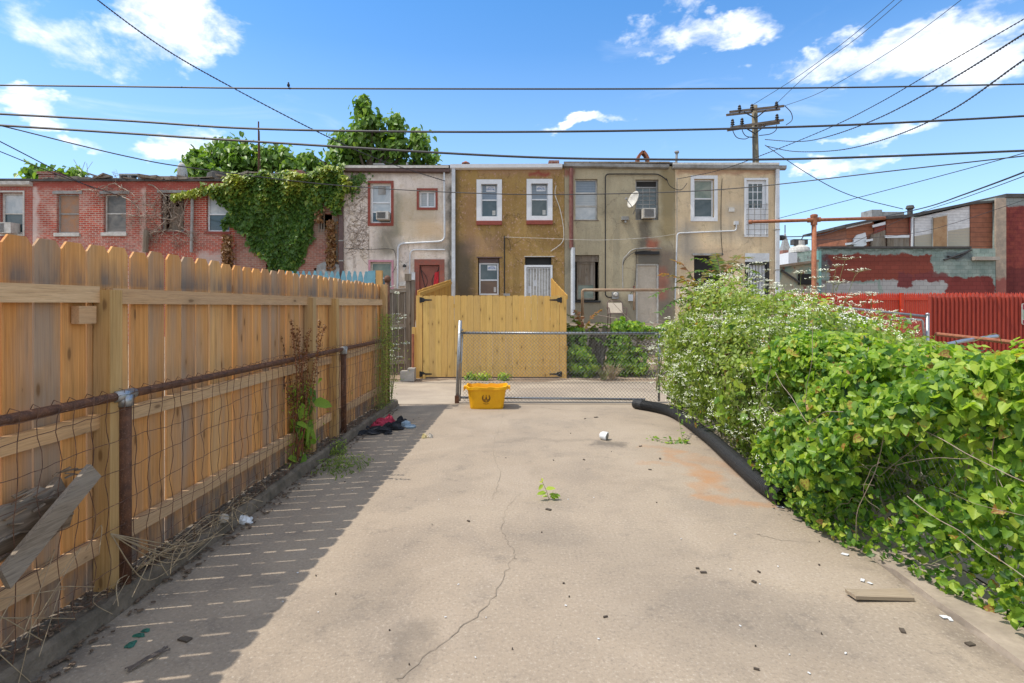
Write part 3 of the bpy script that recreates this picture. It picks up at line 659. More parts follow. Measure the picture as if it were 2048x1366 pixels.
m = MB(); m.box(r[0]-.02, r[1]+.1, HY-.03, HY+.02, r[3]+.002, r[3]+.03); part('door_head', m, M_white2, d_)
roof(t, 904, 1129, 329.5); gutter(t, 901, 1124, 330.5, 340, M_white, -1)
downspout(t, 904, 911, 338, 640, M_pvc)
part('conduit', pipe_px([(1009, 472), (1009, 590)], .022, 6), M_iron, t); part('cable', pipe_px([(1009, 474), (1018, 480), (1021, 500)], .007, 4, smooth=4), M_iron, t)
m = MB(); m.box(hx(1007), hx(1020), HY-.1, HY-.003, hz(592), hz(587)); part('meter_box', m, M_greypipe, t)
part('white_cable', pipe_px([(1112, 372), (1110, 390), (1120, 420), (1127, 460), (1124, 485), (1101, 503)], .014, 5, smooth=6), M_white2, t)
m = MB(); m.tube([(hx(931)*1.02, 19.5, hz(334)), (hx(931)*1.02, 19.5, hz(326)+.12)], .09, 8); m.lathe((hx(931)*1.02, 19.5, hz(328)+.12), [(.14, 0), (.15, .04), (.02, .11)], 10); part('roof_vent', m, M_rusto, t)
m = MB(); m.box(hx(1098)*1.02, hx(1119)*1.02, 19.5, 19.9, hz(334), hz(321)+.14); part('chimney', m, M_brickplain, t)
# --- khaki house
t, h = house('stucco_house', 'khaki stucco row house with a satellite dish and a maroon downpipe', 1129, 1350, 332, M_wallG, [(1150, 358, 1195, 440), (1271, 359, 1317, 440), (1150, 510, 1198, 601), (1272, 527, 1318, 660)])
window(t, h[0], M_white2, .045, panes=((0, .34, M_gl_curt), (.34, .68, M_gl_blind), (.68, 1, M_gl_blue)), sillm=M_grey, sill=(.02, .03))
w_ = window(t, h[1], M_gutter, .05, panes=((0, .28, M_gl_dirty), (.28, .84, M_gl_teal), (.84, 1, M_dark)), grid=(3, 5, .28, .84))
r = h[2]; w_ = window(t, (r[0]+.07, r[1]-.12, r[2]+.03, r[3]-.24), M_grey, .05, panes=((0, .4, M_gl_green), (.4, 1, M_grey)))
m = MB(); m.box(r[0]+.01, r[1]-.01, HY+.08, HY+.12, r[3]-.23, r[3]-.01); part('head_board', m, M_grey, w_)
m = MB(); m.box(r[0]-.05, r[1]+.05, HY-.06, HY+.06, r[2]-.07, r[2]-.003); part('sill', m, M_iron, w_)
r = h[3]; m = frame_mb((r[0]+.003, r[1]-.003, r[2], r[3]-.003), .06, HY+.04, HY+.14); d_ = part('door', m, M_white2, t)
m = MB(); x0, x1 = r[0]+.065, r[1]-.065; m.box(x0, x1, HY+.09, HY+.13, r[2], r[3]-.065); part('door_panel', m, M_beigedoor, d_)
m = MB(); wd = (x1-x0)
for (za, zb) in ((.12, .38), (.50, 1.0), (1.12, 1.7)):
    for k in (0, 1): m.add(*(lambda a, b, c, d: ([(a, HY+.088, c), (b, HY+.088, c), (b, HY+.088, d), (a, HY+.088, d), (a+.04, HY+.083, c+.04), (b-.04, HY+.083, c+.04), (b-.04, HY+.083, d-.04), (a+.04, HY+.083, d-.04)], [(4, 5, 6, 7), (0, 1, 5, 4), (1, 2, 6, 5), (2, 3, 7, 6), (3, 0, 4, 7)]))(x0+.07+k*wd*.47, x0+.07+k*wd*.47+wd*.34, r[3]-.06-zb, r[3]-.06-za))
part('raised_panel', m, M_beigedoor, d_)
roof(t, 1129, 1350, 325.5); gutter(t, 1127, 1336, 328, 336, M_gutter, 3)
m = MB(); m.box(hx(1127), hx(1338), HY-.1, HY-.082, hz(327.5), hz(324.5)); part('fascia', m, M_grey, t)
part('downspout', pipe_px([(1142, 338), (1142, 497)], .07, 8, .04), M_maroon, t); part('downspout', pipe_px([(1145, 496), (1145, 630)], .075, 8, .05), M_pvc, t)
part('conduit', pipe_px(bend([(1232, 596), (1210, 594), (1210, 349), (1316, 349), (1334, 362)], 8), .02), M_iron, t)
part('conduit', pipe_px([(1245, 577), (1245, 525), (1252, 512), (1270, 498), (1322, 497)], .018, 5, smooth=3), M_greypipe, t)
part('conduit', pipe_px([(1245, 530), (1250, 518), (1268, 505), (1300, 502)], .012, 5, .09, smooth=3), M_iron, t)
part('cable', pipe_px([(1331, 358), (1337, 372), (1350, 380), (1362, 380), (1372, 368)], .012, 5, .1, 4), M_iron, t)
part('cable', pipe_px([(1272, 500), (1270, 560), (1260, 590)], .008, 4, smooth=4), M_iron, t)
m = MB(); m.box(hx(1270), hx(1318), HY-.06, HY-.003, hz(509), hz(503)); part('cable_shelf', m, M_iron, t)
m = MB(); m.box(hx(1223), hx(1236), HY-.12, HY-.003, hz(598), hz(584)); q_ = part('electric_meter', m, M_gutter, t); m = MB(); m.lathe((hx(1229.5), HY-.123, hz(589)), [(.075, 0), (.075, -.05), (.05, -.08)], 14, 'Y'); part('dial', m, M_white2, q_)
m = MB(); m.box(hx(1256), hx(1266), HY-.1, HY-.003, hz(602), hz(589)); part('junction_box', m, M_pvc, t)
m = MB(); m.poly([(hx(1266), HY-.012, hz(572)), (hx(1270), HY-.012, hz(572)), (hx(1270), HY-.012, hz(618)), (hx(1266), HY-.012, hz(604))], (0, .01, 0)); part('brick_patch', m, M_brickplain, t)
m = MB(); m.box(hx(1242), hx(1256), HY-.16, HY-.003, hz(441), hz(434)); m.lathe((hx(1249.5), HY-.12, hz(445)), [(.05, -.02), (.03, .06)], 8); part('floodlight', m, M_gutter, t)
m = MB(); c = Vector((hx(1285)*1.025, 19.5, 0)); z0 = hz(332)+.13; H = hz(304)-z0+.14
arch = [(-.18, 0), (-.2, .25), (-.12, .42), (0, .55), (.12, .42), (.2, .25), (.18, 0)]; k = H/.55
for s_, e_ in zip(arch[:-1], arch[1:]): m.beam((c.x+s_[0]*.9, c.y, z0+s_[1]*k), (c.x+e_[0]*.9, c.y, z0+e_[1]*k), .3, .09, up=(0, 0, 1) if abs(s_[0]-e_[0]) > .09 else (1, 0, 0))
part('chimney', m, M_rusto, t)
ac_unit(1283, 419, 1307, 438, 'white window air conditioner in the gridded window of the khaki house', (0, .95))
# --- cream house
t, h = house('stucco_house', 'cream stucco end row house with a white upstairs door hanging over nothing', 1350, 1557, 334, M_wallH, [(1388, 358, 1428, 435), (1488, 356, 1536, 474), (1388, 511, 1440, 600), (1491, 524, 1536, 660)])
window(t, h[0], M_white, .05, panes=((0, .5, M_gl_teal), (.5, 1, M_gl_green)), trim=M_white, trimw=.12)
r = h[1]; m = frame_mb((r[0]+.003, r[1]-.003, r[2], r[3]-.003), .07, HY-.03, HY+.12); d_ = part('door', m, M_white, t)
m = MB(); x0, x1 = r[0]+.075, r[1]-.075; ht = r[3]-.075; gb = ht-.95; m.box(x0, x1, HY+.05, HY+.1, r[2], gb); m.box(x0, x0+.1, HY+.05, HY+.1, gb+.001, ht); m.box(x1-.1, x1, HY+.05, HY+.1, gb+.001, ht); m.box(x0+.101, x1-.101, HY+.05, HY+.1, ht-.12, ht)
part('door_panel', m, M_white, d_)
m = MB(); m.box(x0+.101, x1-.101, HY+.075, HY+.085, gb+.002, ht-.121); part('pane', m, M_gl_teal, d_)
m = MB(); 
for i in (1, 2): xx = x0+.1+(x1-x0-.2)*i/3; m.box(xx-.012, xx+.012, HY+.06, HY+.074, gb+.003, ht-.123); zz = gb+(ht-.12-gb)*i/3; m.box(x0+.103, x1-.103, HY+.063, HY+.072, zz-.012, zz+.012)
part('muntins', m, M_white, d_)
m = MB()
for i in range(4): x = r[0]+.12+i*.21; m.box(x-.007, x+.007, HY-.10, HY-.086, r[2]+.02, gb+.15)
for i in range(7): z = r[2]+.08+i*.17; m.box(r[0]+.05, r[1]-.03, HY-.085, HY-.073, z-.006, z+.006)
part('window_guard', m, M_wirem, d_)
r = h[2]; window(t, r, M_iron, .04, panes=((0, 1, M_dark),)); m = MB(); m.box(r[0]-.06, r[1]+.1, HY-.05, HY+.03, r[3]+.002, r[3]+.07); part('lintel', m, M_gutter, t)
r = h[3]; m = frame_mb((r[0]-.02, r[1]+.03, r[2], r[3]), .09, HY-.04, HY+.1); d_ = part('door', m, M_iron, t)
m = MB(); m.box(r[0]+.08, r[1]-.07, HY+.05, HY+.1, r[2], r[3]-.1); part('door_panel', m, M_white, d_)
m = MB()
for i in range(6): x = r[0]+.13+i*.11; m.box(x-.008, x+.008, HY-.01, HY+.006, r[2], r[3]-.1)
for z in (r[3]-.5, r[3]-.62): m.box(r[0]+.2, r[1]-.2, HY-.02, HY-.012, z-.02, z+.02)
part('security_bars', m, M_iron, d_)
m = MB(); m.box(r[0]-.02, r[1]+.03, HY-.04, HY+.1, r[3]+.004, r[3]+.30); part('transom_panel', m, M_pvc, d_)
roof(t, 1350, 1557, 327); gutter(t, 1344, 1569, 331, 339, M_gutter, 2)
m = MB(); m.box(hx(1344), hx(1556), HY-.1, HY-.082, hz(331), hz(326.5)); part('fascia', m, M_white2, t)
downspout(t, 1549, 1556, 338, 640, M_pvc, bands=(460, 540))
part('conduit', pipe_px(bend([(1471, 447), (1471, 462), (1353, 467), (1349, 600)], 6), .026), M_pvc, t)
m = MB(); m.box(hx(1467), hx(1475), HY-.1, HY-.003, hz(450), hz(443)); part('junction_box', m, M_pvc, t)
part('cable', pipe_px([(1443, 358), (1441, 400), (1441, 470), (1444, 510)], .012, 5, smooth=3), M_iron, t)
part('cable', pipe_px([(1353, 356), (1353, 465)], .012, 5), M_greypipe, t)
m = MB(); m.box(hx(1457), hx(1468), HY-.05, HY-.003, hz(424), hz(415)); part('vent_cover', m, M_white2, t)
m = MB(); m.tube([(hx(1362), 19.6, hz(334)), (hx(1364), 19.6, hz(297))], .045, 7); m.lathe((hx(1364), 19.6, hz(297)), [(.045, -.02), (.09, .03), (.08, .08)], 8); part('vent_pipe', m, M_gutter, t)
wall_lamp(t, 1481, 535)

# satellite dishes
def dish(org, r, azim, tilt, label, arm=1):
    t = thing('satellite_dish', label, 'satellite dish', org, 'satellite dishes')
    mx = Matrix.Translation(org) @ Matrix.Rotation(azim, 4, 'Z') @ Matrix.Rotation(tilt, 4, 'X')
    m = MB(); m.lathe((0, 0, 0), [(.01, 0), (r*.5, .02), (r*.8, .055), (r, .10), (r*1.02, .09), (r*.8, .04), (r*.5, .0), (.01, -.02)], 20, 'Y'); m.v = [tuple(mx @ Vector((a, -b, c*1.1))) for a, b, c in m.v]
    part('reflector', m, M_white2, t, True)
    m = MB(); a = mx @ Vector((0, 0, -r)); b = mx @ Vector((0, -r*1.3, -r*.35)); m.tube([a, b], .014, 5); m.obox(b, (.03, 0, 0), (0, .05, 0), (0, 0, .03)); part('arm', m, M_gutter, t)
    m = MB(); m.tube([mx @ Vector((0, .04, 0)), mx @ Vector((0, .12, -r*.9)), Vector(org)+Vector((0, arm*.3, -r*1.5))], .02, 6); part('mount', m, M_greypipe, t)
dish((hx(1263), HY-.55, hz(407)), .27, R(-66), R(-20), 'white satellite dish mounted on the khaki house', 1)
dish((hx(353), HY+.5, hz(341)), .36, R(-84), R(0), 'grey satellite dish seen edge on above the dark red painted brick house', .3)

# antenna mast behind the row
m = MB(); m.tube([(hx(517)*1.2, 22.8, 5), (hx(517)*1.2, 22.8, 1.6+(612-243)/F*22.8)], .03, 5); m.tube([(hx(517)*1.2+.12, 22.8, 5), (hx(517)*1.2+.03, 22.8, 1.6+(612-262)/F*22.8)], .02, 5)
solo('antenna_mast', m, M_rust, 'thin bare antenna mast standing behind the leafy roof tree', 'antenna')
# ---------------------------------------------------------------- ground
def conc_mat():
    g = mat('old_concrete'); p = g.pos(); s_ = g.sep(p); x, y = s_[0], s_[1]
    a = g.noise(p, .55, 6, .6, .4); b = g.noise(p, 2.6, 7, .65, .2); c = g.noise(p, 55, 3, .7); d = g.vor(p, 75); e = g.noise(g.vm('MULTIPLY', p, (9, 1.2, 1)), 2.2, 5, .6)
    col = g.mix(g.mr(a, .35, .65), (0.33, 0.27, 0.204), (0.285, 0.23, 0.173))
    col = g.mix(g.mr(b, .52, .75, 0, .45), col, (0.183, 0.152, 0.12)); col = g.mix(g.mr(b, .28, .42, .35, 0), col, (0.365, 0.304, 0.241))
    big = g.noise(p, 1.1, 3, .5, 1.2); col = g.mix(g.mr(big, .50, .66, 0, .30), col, (0.174, 0.148, 0.124)); col = g.mix(g.mr(big, .30, .42, .25, 0), col, (0.382, 0.316, 0.249))
    wet = g.m('MULTIPLY', g.mr(g.noise(p, 4.5, 6, .75), .56, .63), g.mr(big, .42, .55, 0, .35)); col = g.mix(wet, col, (0.141, 0.119, 0.0996))
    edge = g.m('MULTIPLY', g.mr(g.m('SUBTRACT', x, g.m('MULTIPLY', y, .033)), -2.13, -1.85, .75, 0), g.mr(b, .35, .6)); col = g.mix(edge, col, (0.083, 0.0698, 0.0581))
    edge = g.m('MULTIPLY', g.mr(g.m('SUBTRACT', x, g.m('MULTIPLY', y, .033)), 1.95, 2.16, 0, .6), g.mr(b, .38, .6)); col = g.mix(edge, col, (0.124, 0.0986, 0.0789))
    col = g.mix(g.mr(e, .6, .8, 0, .18), col, (0.415, 0.353, 0.282))
    col = g.mix(g.mr(c, .54, .70, 0, .5), col, (0.141, 0.119, 0.0996)); col = g.mix(g.mr(c, .30, .44, .5, 0), col, (0.481, 0.427, 0.357))
    col = g.mix(g.mr(d, .0, .09, .45, 0), col, (0.515, 0.468, 0.415))
    n = g.noise(p, 1.6, 6, .65, out='Color'); q = g.vm('ADD', p, g.vm('MULTIPLY', g.vm('SUBTRACT', n, (.5, .5, .5)), (.9, .9, 0))); X, Y = g.sep(q)[:2]
    def seg(x0, y0, x1, y1, w):   # distance to a segment -> soft band
        ax, ay = x1-x0, y1-y0; L2 = ax*ax+ay*ay
        tt = g.m('DIVIDE', g.m('ADD', g.m('MULTIPLY', g.m('SUBTRACT', X, x0), ax), g.m('MULTIPLY', g.m('SUBTRACT', Y, y0), ay)), L2, clamp=True)
        dx = g.m('SUBTRACT', g.m('SUBTRACT', X, x0), g.m('MULTIPLY', tt, ax)); dy = g.m('SUBTRACT', g.m('SUBTRACT', Y, y0), g.m('MULTIPLY', tt, ay))
        return g.mr(g.m('SQRT', g.m('ADD', g.m('MULTIPLY', dx, dx), g.m('MULTIPLY', dy, dy))), w*.2, w, 1, 0, True)
    ru = None
    for (a_, b_, w, st) in (((1335, 900), (1395, 945), .18, .7), ((1395, 945), (1425, 968), .26, 1.), ((1395, 915), (1500, 950), .24, .45), ((1405, 990), (1520, 1005), .14, .8), ((1400, 970), (1415, 992), .14, .6), ((1300, 895), (1335, 897), .12, .45), ((1280, 925), (1330, 930), .07, .4)):
        A, B = GX(*a_), GX(*b_); k = g.m('MULTIPLY', seg(A.x, A.y, B.x, B.y, w*.85), st); ru = k if ru is None else g.m('MAXIMUM', ru, k)
    col = g.mix(g.m('MULTIPLY', ru, g.mr(g.noise(p, 6, 5, .7), .3, .6, .3, .72)), col, (0.365, 0.181, 0.0747))
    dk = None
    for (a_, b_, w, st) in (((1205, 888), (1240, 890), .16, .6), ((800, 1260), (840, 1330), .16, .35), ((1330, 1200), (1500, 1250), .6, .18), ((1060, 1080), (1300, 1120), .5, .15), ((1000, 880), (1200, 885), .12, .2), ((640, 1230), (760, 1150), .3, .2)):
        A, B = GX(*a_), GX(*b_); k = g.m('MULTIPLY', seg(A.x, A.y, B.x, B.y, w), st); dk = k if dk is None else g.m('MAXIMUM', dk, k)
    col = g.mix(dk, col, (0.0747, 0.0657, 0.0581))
    h_ = g.m('ADD', g.m('MULTIPLY', b, 1.2), g.m('ADD', c, g.m('MULTIPLY', d, .5)))
    return fin(g, col, .9, h_, .35, .006, spec=.25)
M_conc = conc_mat()
def dirt_mat():
    g = mat('dirt'); p = g.pos(); a = g.noise(p, 1.2, 7, .7); c = g.noise(p, 30, 4, .7)
    col = g.mix(g.mr(a, .35, .65), (.33, .25, .18), (.20, .15, .11)); col = g.mix(g.mr(c, .5, .7), col, (.12, .09, .07)); return fin(g, col, .95, c, .6, .02, spec=.1)
M_dirt = dirt_mat()
def alley_mat():
    g = mat('alley_concrete'); p = g.pos(); a = g.noise(p, .8, 7, .65, .4); c = g.noise(p, 26, 4, .7); b = g.noise(g.vm('MULTIPLY', p, (.5, 2, 1)), 2.5, 5, .6)
    col = g.mix(g.mr(a, .4, .62), (.36, .30, .23), (.28, .23, .18)); col = g.mix(g.mr(b, .55, .7, 0, .4), col, (.22, .18, .14)); col = g.mix(g.mr(c, .55, .75, 0, .5), col, (.16, .13, .11)); return fin(g, col, .92, c, .4, .008, spec=.2)
M_alley = alley_mat()
M_kerb = simple('mossy_kerb', (.22, .175, .13), (.09, .075, .055), 5, .95, bs=.7, bd=.012)
m = MB(); m.add([(-900, -900, -.02), (900, -900, -.02), (900, 1500, -.02), (-900, 1500, -.02)], [(0, 1, 2, 3)]); struct('ground', m, M_dirt)
KX = lambda Y: -2.13+.033*Y       # front face of the left kerb
RX = lambda Y: 2.16+.033*Y       # right joint
m = MB(); m.add([(KX(-3), -3, -.012), (RX(-3), -3, -.012), (RX(8.95), 8.95, -.012), (KX(8.95), 8.95, -.012), (KX(-3), -3, 0), (RX(-3), -3, 0), (RX(8.95), 8.95, 0), (KX(8.95), 8.95, 0)], [(4, 5, 6, 7), (0, 1, 5, 4), (1, 2, 6, 5), (2, 3, 7, 6), (3, 0, 4, 7)])
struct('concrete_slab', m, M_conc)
# alley running across behind the chain-link gate
m = MB(); n = 60; e = []
for i in range(n+1):
    x = -14+40*i/n; e.append((x, 11.75+.18*math.sin(i*1.7)+.12*math.sin(i*3.1), -.002))
m.add([(-14, 8.99, -.002), (26, 8.99, -.002)]+e[::-1], [tuple(range(n+3))]); struct('alley', m, M_alley)
m = MB(); m.add([(-12, 12.0, 0), (13, 12.0, 0), (13, 19.2, .55), (-12, 19.2, .55), (-12, 12, -.3), (13, 12, -.3)], [(0, 1, 2, 3), (4, 5, 1, 0)]); struct('yard_ground', m, M_dirt)
# kerbs
m = MB(); N_ = 60
rr = random.Random(4); prof = []
for i in range(N_+1):
    y = -1+9.9*i/N_; w = rr.uniform(-.012, .012); z = .10+rr.uniform(-.012, .012)
    prof.append([(KX(y)+.004, y, -.01), (KX(y)-.01+w*.5, y, z-.02), (KX(y)-.035+w, y, z), (KX(y)-.30, y, z+.01), (KX(y)-.30, y, -.1)])
vs = [p for r_ in prof for p in r_]; m.add(vs, [(i*5+k, (i+1)*5+k, (i+1)*5+k+1, i*5+k+1) for i in range(N_) for k in range(4)]+[(4, 3, 2, 1, 0), tuple(N_*5+k for k in range(5))]); struct('left_kerb', m, M_kerb)
m = MB(); prof = []
for i in range(N_+1):
    y = -1+9.9*i/N_; z = .02+rr.uniform(-.004, .004); prof.append([(RX(y)+.018+rr.uniform(-.006, .006), y, -.015), (RX(y)+.025, y, z), (RX(y)+.42, y, z), (RX(y)+.42, y, -.1)])
vs = [p for r_ in prof for p in r_]; m.add(vs, [(i*4+k, (i+1)*4+k, (i+1)*4+k+1, i*4+k+1)[::-1] for i in range(N_) for k in range(3)]); struct('right_kerb', m, simple('warm_kerb', (.40, .33, .26), (.28, .23, .18), 4, .95, bs=.5, bd=.006))
m = MB(); m.add([(RX(0)+.43, -3, -.004), (9, -3, -.004), (9, 8.9, -.004), (RX(8.9)+.43, 8.9, -.004)], [(0, 1, 2, 3)]); struct('neighbour_pavement', m, simple('pinkish_concrete', (.46, .37, .30), (.38, .30, .24), 2, .9))
# cracks in the slab: thin dark slivers
def crack(pts, w, name='pavement_crack', seed=1, z=.0035):
    r_ = random.Random(seed); q = [GX(*p) for p in pts]; q = crv(q, 10); L = []; 
    for i, p in enumerate(q):
        j = Vector((r_.uniform(-1, 1)*.014, r_.uniform(-1, 1)*.014, 0)); ww = w*r_.uniform(.35, 1.2)*(1-.6*i/len(q)); L.append((p+j, ww))
    m = MB(); vs = []
    for i, (p, ww) in enumerate(L):
        d = (L[min(i+1, len(L)-1)][0]-L[max(0, i-1)][0]).normalized(); s_ = Vector((-d.y, d.x, 0)); vs += [(p-s_*ww)+Vector((0, 0, z)), (p+s_*ww)+Vector((0, 0, z))]
    m.add(vs, [(2*i, 2*i+1, 2*i+3, 2*i+2)[::-1] for i in range(len(L)-1)]); struct(name, m, M_crack)
M_crack = simple('crack_dark', (.17, .14, .11), (.25, .21, .16), 10, .95)
crack([(790, 1366), (880, 1290), (975, 1210), (1022, 1125), (1030, 1110), (1005, 1060), (1018, 1010), (1048, 985)], .0026, seed=2)
crack([(985, 1000), (1000, 950), (985, 900), (1000, 850), (1010, 815)], .0015, seed=3)
crack([(1512, 1068), (1560, 1080), (1640, 1086)], .003, seed=4)
crack([(1080, 815), (1150, 822), (1260, 826)], .006, seed=5)

# ---------------------------------------------------------------- left wooden fence
FX = lambda Y: -2.30+.033*Y       # camera-side face of the boards
dirv = Vector((.033, 1, 0)).normalized(); nrm = Vector((dirv.y, -dirv.x, 0))
def FP(Y, off, z): return Vector((FX(Y), Y, z))+nrm*off
t = thing('wooden_fence', 'tall golden dog-eared board fence along the left side', 'fence', (FX(5), 5, .1))
m = MB(); y = -.4; i = 0; rp = random.Random(21)
gaps = []
while y < 8.62:
    w = .1425; zt = 1.915+rp.uniform(-.012, .012)+.002*y; z0 = .115; tn = rp.random(); tilt = rp.uniform(-.004, .004); e = .028; dz = e*1.35
    a, b = y, y+w; th = .012; o_ = rp.uniform(-.003, .003)
    prof = [(a, z0), (b, z0), (b+tilt, zt-dz), (b-e+tilt, zt), (a+e+tilt, zt), (a+tilt, zt-dz)]
    m.poly([FP(q, o_, z) for q, z in prof], -nrm*th, tn)
    y += w+rp.choice([.008, .011, .013, .015, .016]); i += 1
part('board_panel', m, M_picket, t)
posts = [(-.2, .9), (2.93, 1.0), (5.62, 1.0), (6.30, 1.0), (8.45, 1.0)]
for k, (z0, z1) in enumerate(((.30, .385), (.955, 1.035), (1.61, 1.695))):
    m = MB(); ys = [-.4]+[q for q, _ in posts[1:]]+[8.6]
    for a, b in zip(ys[:-1], ys[1:]):
        A, B = FP(a+.045, .006, 0), FP(b-.045, .006, 0); jz = rp.uniform(-.008, .008)
        m.poly([A+Vector((0, 0, z0+jz)), B+Vector((0, 0, z0-jz)), B+Vector((0, 0, z1-jz)), A+Vector((0, 0, z1+jz))], nrm*.038, rp.random())
    part('rail', m, M_rail, t)
for q, _ in posts[1:]:
    m = MB(); c = FP(q, .006+.047, 0); zt = 1.685 if q < 8 else 1.93
    m.obox(c+Vector((0, 0, (zt+.02)/2)), dirv*.0445, nrm*.0445, Vector((0, 0, (zt-.02)/2)), rp.random()); part('post', m, M_post, t)
m = MB(); c = FP(2.80, .03, 1.555); m.obox(c, dirv*.055, nrm*.02, Vector((0, 0, .045)), .8); part('rail_block', m, M_rail, t)

# ---------------------------------------------------------------- rusty pipe and wire fence
PX = lambda Y: -2.19+.030*Y
t = thing('wire_fence', 'low rusty pipe fence with sagging woven wire in front of the golden board fence', 'fence', (PX(5), 5, .1))
pz = lambda Y: 1.118-.007*(Y-3)
m = MB(); m.tube([(PX(y), y, pz(y)) for y in (-.4, 1, 2, 3, 4, 5, 6, 7, 8, 8.62)], .023, 10); part('top_rail', m, M_rust, t, True)
for y in (2.98, 6.52):
    m = MB(); m.tube([(PX(y), y, .02), (PX(y), y, pz(y))], .034, 10); part('post', m, M_rust, t, True)
    m = MB(); m.tube([(PX(y), y-.07, pz(y)), (PX(y), y+.07, pz(y))], .030, 10); m.tube([(PX(y), y, pz(y)-.06), (PX(y), y, pz(y))], .041, 10); part('clamp', m, M_galv if y < 4 else M_greypipe, t, True)
m = MB(); m.tube([(PX(8.62)-.02, 8.62, 0), (PX(8.62)-.02, 8.62, 1.98)], .038, 10); m.lathe((PX(8.62)-.02, 8.62, 1.98), [(.045, 0), (.055, .03), (.05, .07), (.02, .1)], 10); part('end_post', m, M_rust, t, True)
m = MB(); rw = random.Random(5); y = -.1; r_w = .0021
def wob(y, z): return .010*math.sin(y*13+z*9)+.008*math.sin(z*23+y*5)
while y < 8.55:
    ph = rw.uniform(0, 6); lean = rw.uniform(-.02, .02); pts = []
    top = pz(y)+.03
    for k in range(17):
        z = .10+(top-.10)*k/16; pts.append((PX(y)+.030+wob(y, z)*.5, y+lean*(z-.6)+.010*math.sin(z*21+ph)+rw.uniform(-.004, .004), z))
    pts.append((PX(y)-.01, y+.015, top+.012)); pts.append((PX(y)-.035, y+.02, top-.03))
    m.tube(pts, r_w, 3, cap=False); y += .098+rw.uniform(-.012, .012)
part('wire_stays', m, M_rustw, t)
m = MB()
for z in (.13, .27, .42, .58, .74, .90, 1.05, 1.135):
    pts = []; y = -.2; ph = rw.uniform(0, 6)
    while y < 8.6:
        sag = .02*math.sin(y*1.3+z*5+ph)+.012*math.sin(y*4+ph); pts.append((PX(y)+.033+wob(y, z)*.5, y, z+sag+rw.uniform(-.005, .005))); y += .06
    m.tube(pts, r_w, 3, cap=False)
part('wire_strands', m, M_rustw, t)
# boards caught in the wire
m = MB()
A, B = Vector((PX(2.2)+.06, 2.23, .50)), Vector((PX(2.7)+.075, 2.66, .80)); u = (B-A).normalized(); v = u.cross(nrm).normalized()
m.poly([A-v*.05, B-v*.052, B+v*.048+u*.01, A+v*.05-u*.02], nrm*.022, .3)
solo('weathered_plank', m, M_plank, 'short grey weathered plank leaning diagonally on the wire fence at the lower left', 'plank')
m = MB(); r_ = random.Random(3); top = []; bot = []
for k in range(22):
    y = 1.55+1.10*k/21; top.append(Vector((PX(y)-.02, y, .66+.12*k/21+r_.uniform(-.02, .02)))); bot.append(Vector((PX(y)-.02, y, .40+.15*k/21+r_.uniform(-.03, .03))))
top[-1].z -= .1
mid = [(a+b)/2+Vector((.02, 0, 0)) for a, b in zip(top, bot)]
nn = 22; vs = top+mid+bot+[p-nrm*.03 for p in top]+[p-nrm*.03 for p in bot]
fs = [(i, i+1, nn+i+1, nn+i) for i in range(nn-1)]+[(nn+i, nn+i+1, 2*nn+i+1, 2*nn+i) for i in range(nn-1)]+[(i+1, i, 3*nn+i, 3*nn+i+1) for i in range(nn-1)]+[(2*nn+i, 2*nn+i+1, 4*nn+i+1, 4*nn+i) for i in range(nn-1)]+[(3*nn+i+1, 3*nn+i, 4*nn+i, 4*nn+i+1) for i in range(nn-1)]+[(nn-1, 3*nn-1+nn, 5*nn-1, 3*nn-1, 2*nn-1)]
m.add(vs, fs, .6)
for k in range(70):   # splinters
    y = r_.uniform(1.6, 2.68); z = .45+.13*(y-1.55)+r_.uniform(0, .25); m.beam((PX(y)+.002, y, z), (PX(y)+r_.uniform(.005, .03), y+r_.uniform(.03, .10), z+r_.uniform(-.03, .04)), .012, .006, r_.random())
solo('rotten_board', m, M_rot, 'dark rotting board wedged between the wire fence and the golden fence behind the grey plank', 'board')

# ---------------------------------------------------------------- golden gate across the alley
GY = 12.1
t = thing('wooden_gate', 'wide golden double board gate with four black strap hinges across the alley', 'gate', ((832+1133)/2*GY/F-1024*GY/F, GY, 0))
gx = lambda px: (px-1024)*GY/F
def boards(x0, x1, w, z0, zt, yb, seed, gapch=(.003, .005, .008), dog=.02, th=.018):
    m = MB(); r_ = random.Random(seed); x = x0
    while x < x1-.02:
        ww = min(w*r_.uniform(.97, 1.03), x1-x); z = zt+r_.uniform(-.008, .008); e = dog
        m.poly([(x, yb, z0), (x+ww, yb, z0), (x+ww, yb, z-e*1.2), (x+ww-e, yb, z), (x+e, yb, z), (x, yb, z-e*1.2)], (0, th+r_.uniform(-.004, .004), 0), r_.random()); x += ww+r_.choice(gapch)
    return m
part('board_panel', boards(gx(846), gx(1118), .135, .04, 1.83, GY, 4), M_gate, t)
m = MB()
for z in (.25, 1.0, 1.6): m.box(gx(846), gx(1118), GY+.03, GY+.07, z-.045, z+.045)
part('cross_rail', m, M_gate, t)
for a, b in ((832, 844.5), (1119.5, 1133)):
    m = MB(); m.box(gx(a), gx(b), GY-.005, GY+.09, .0, 1.83, .4); part('gate_post', m, M_gate, t)
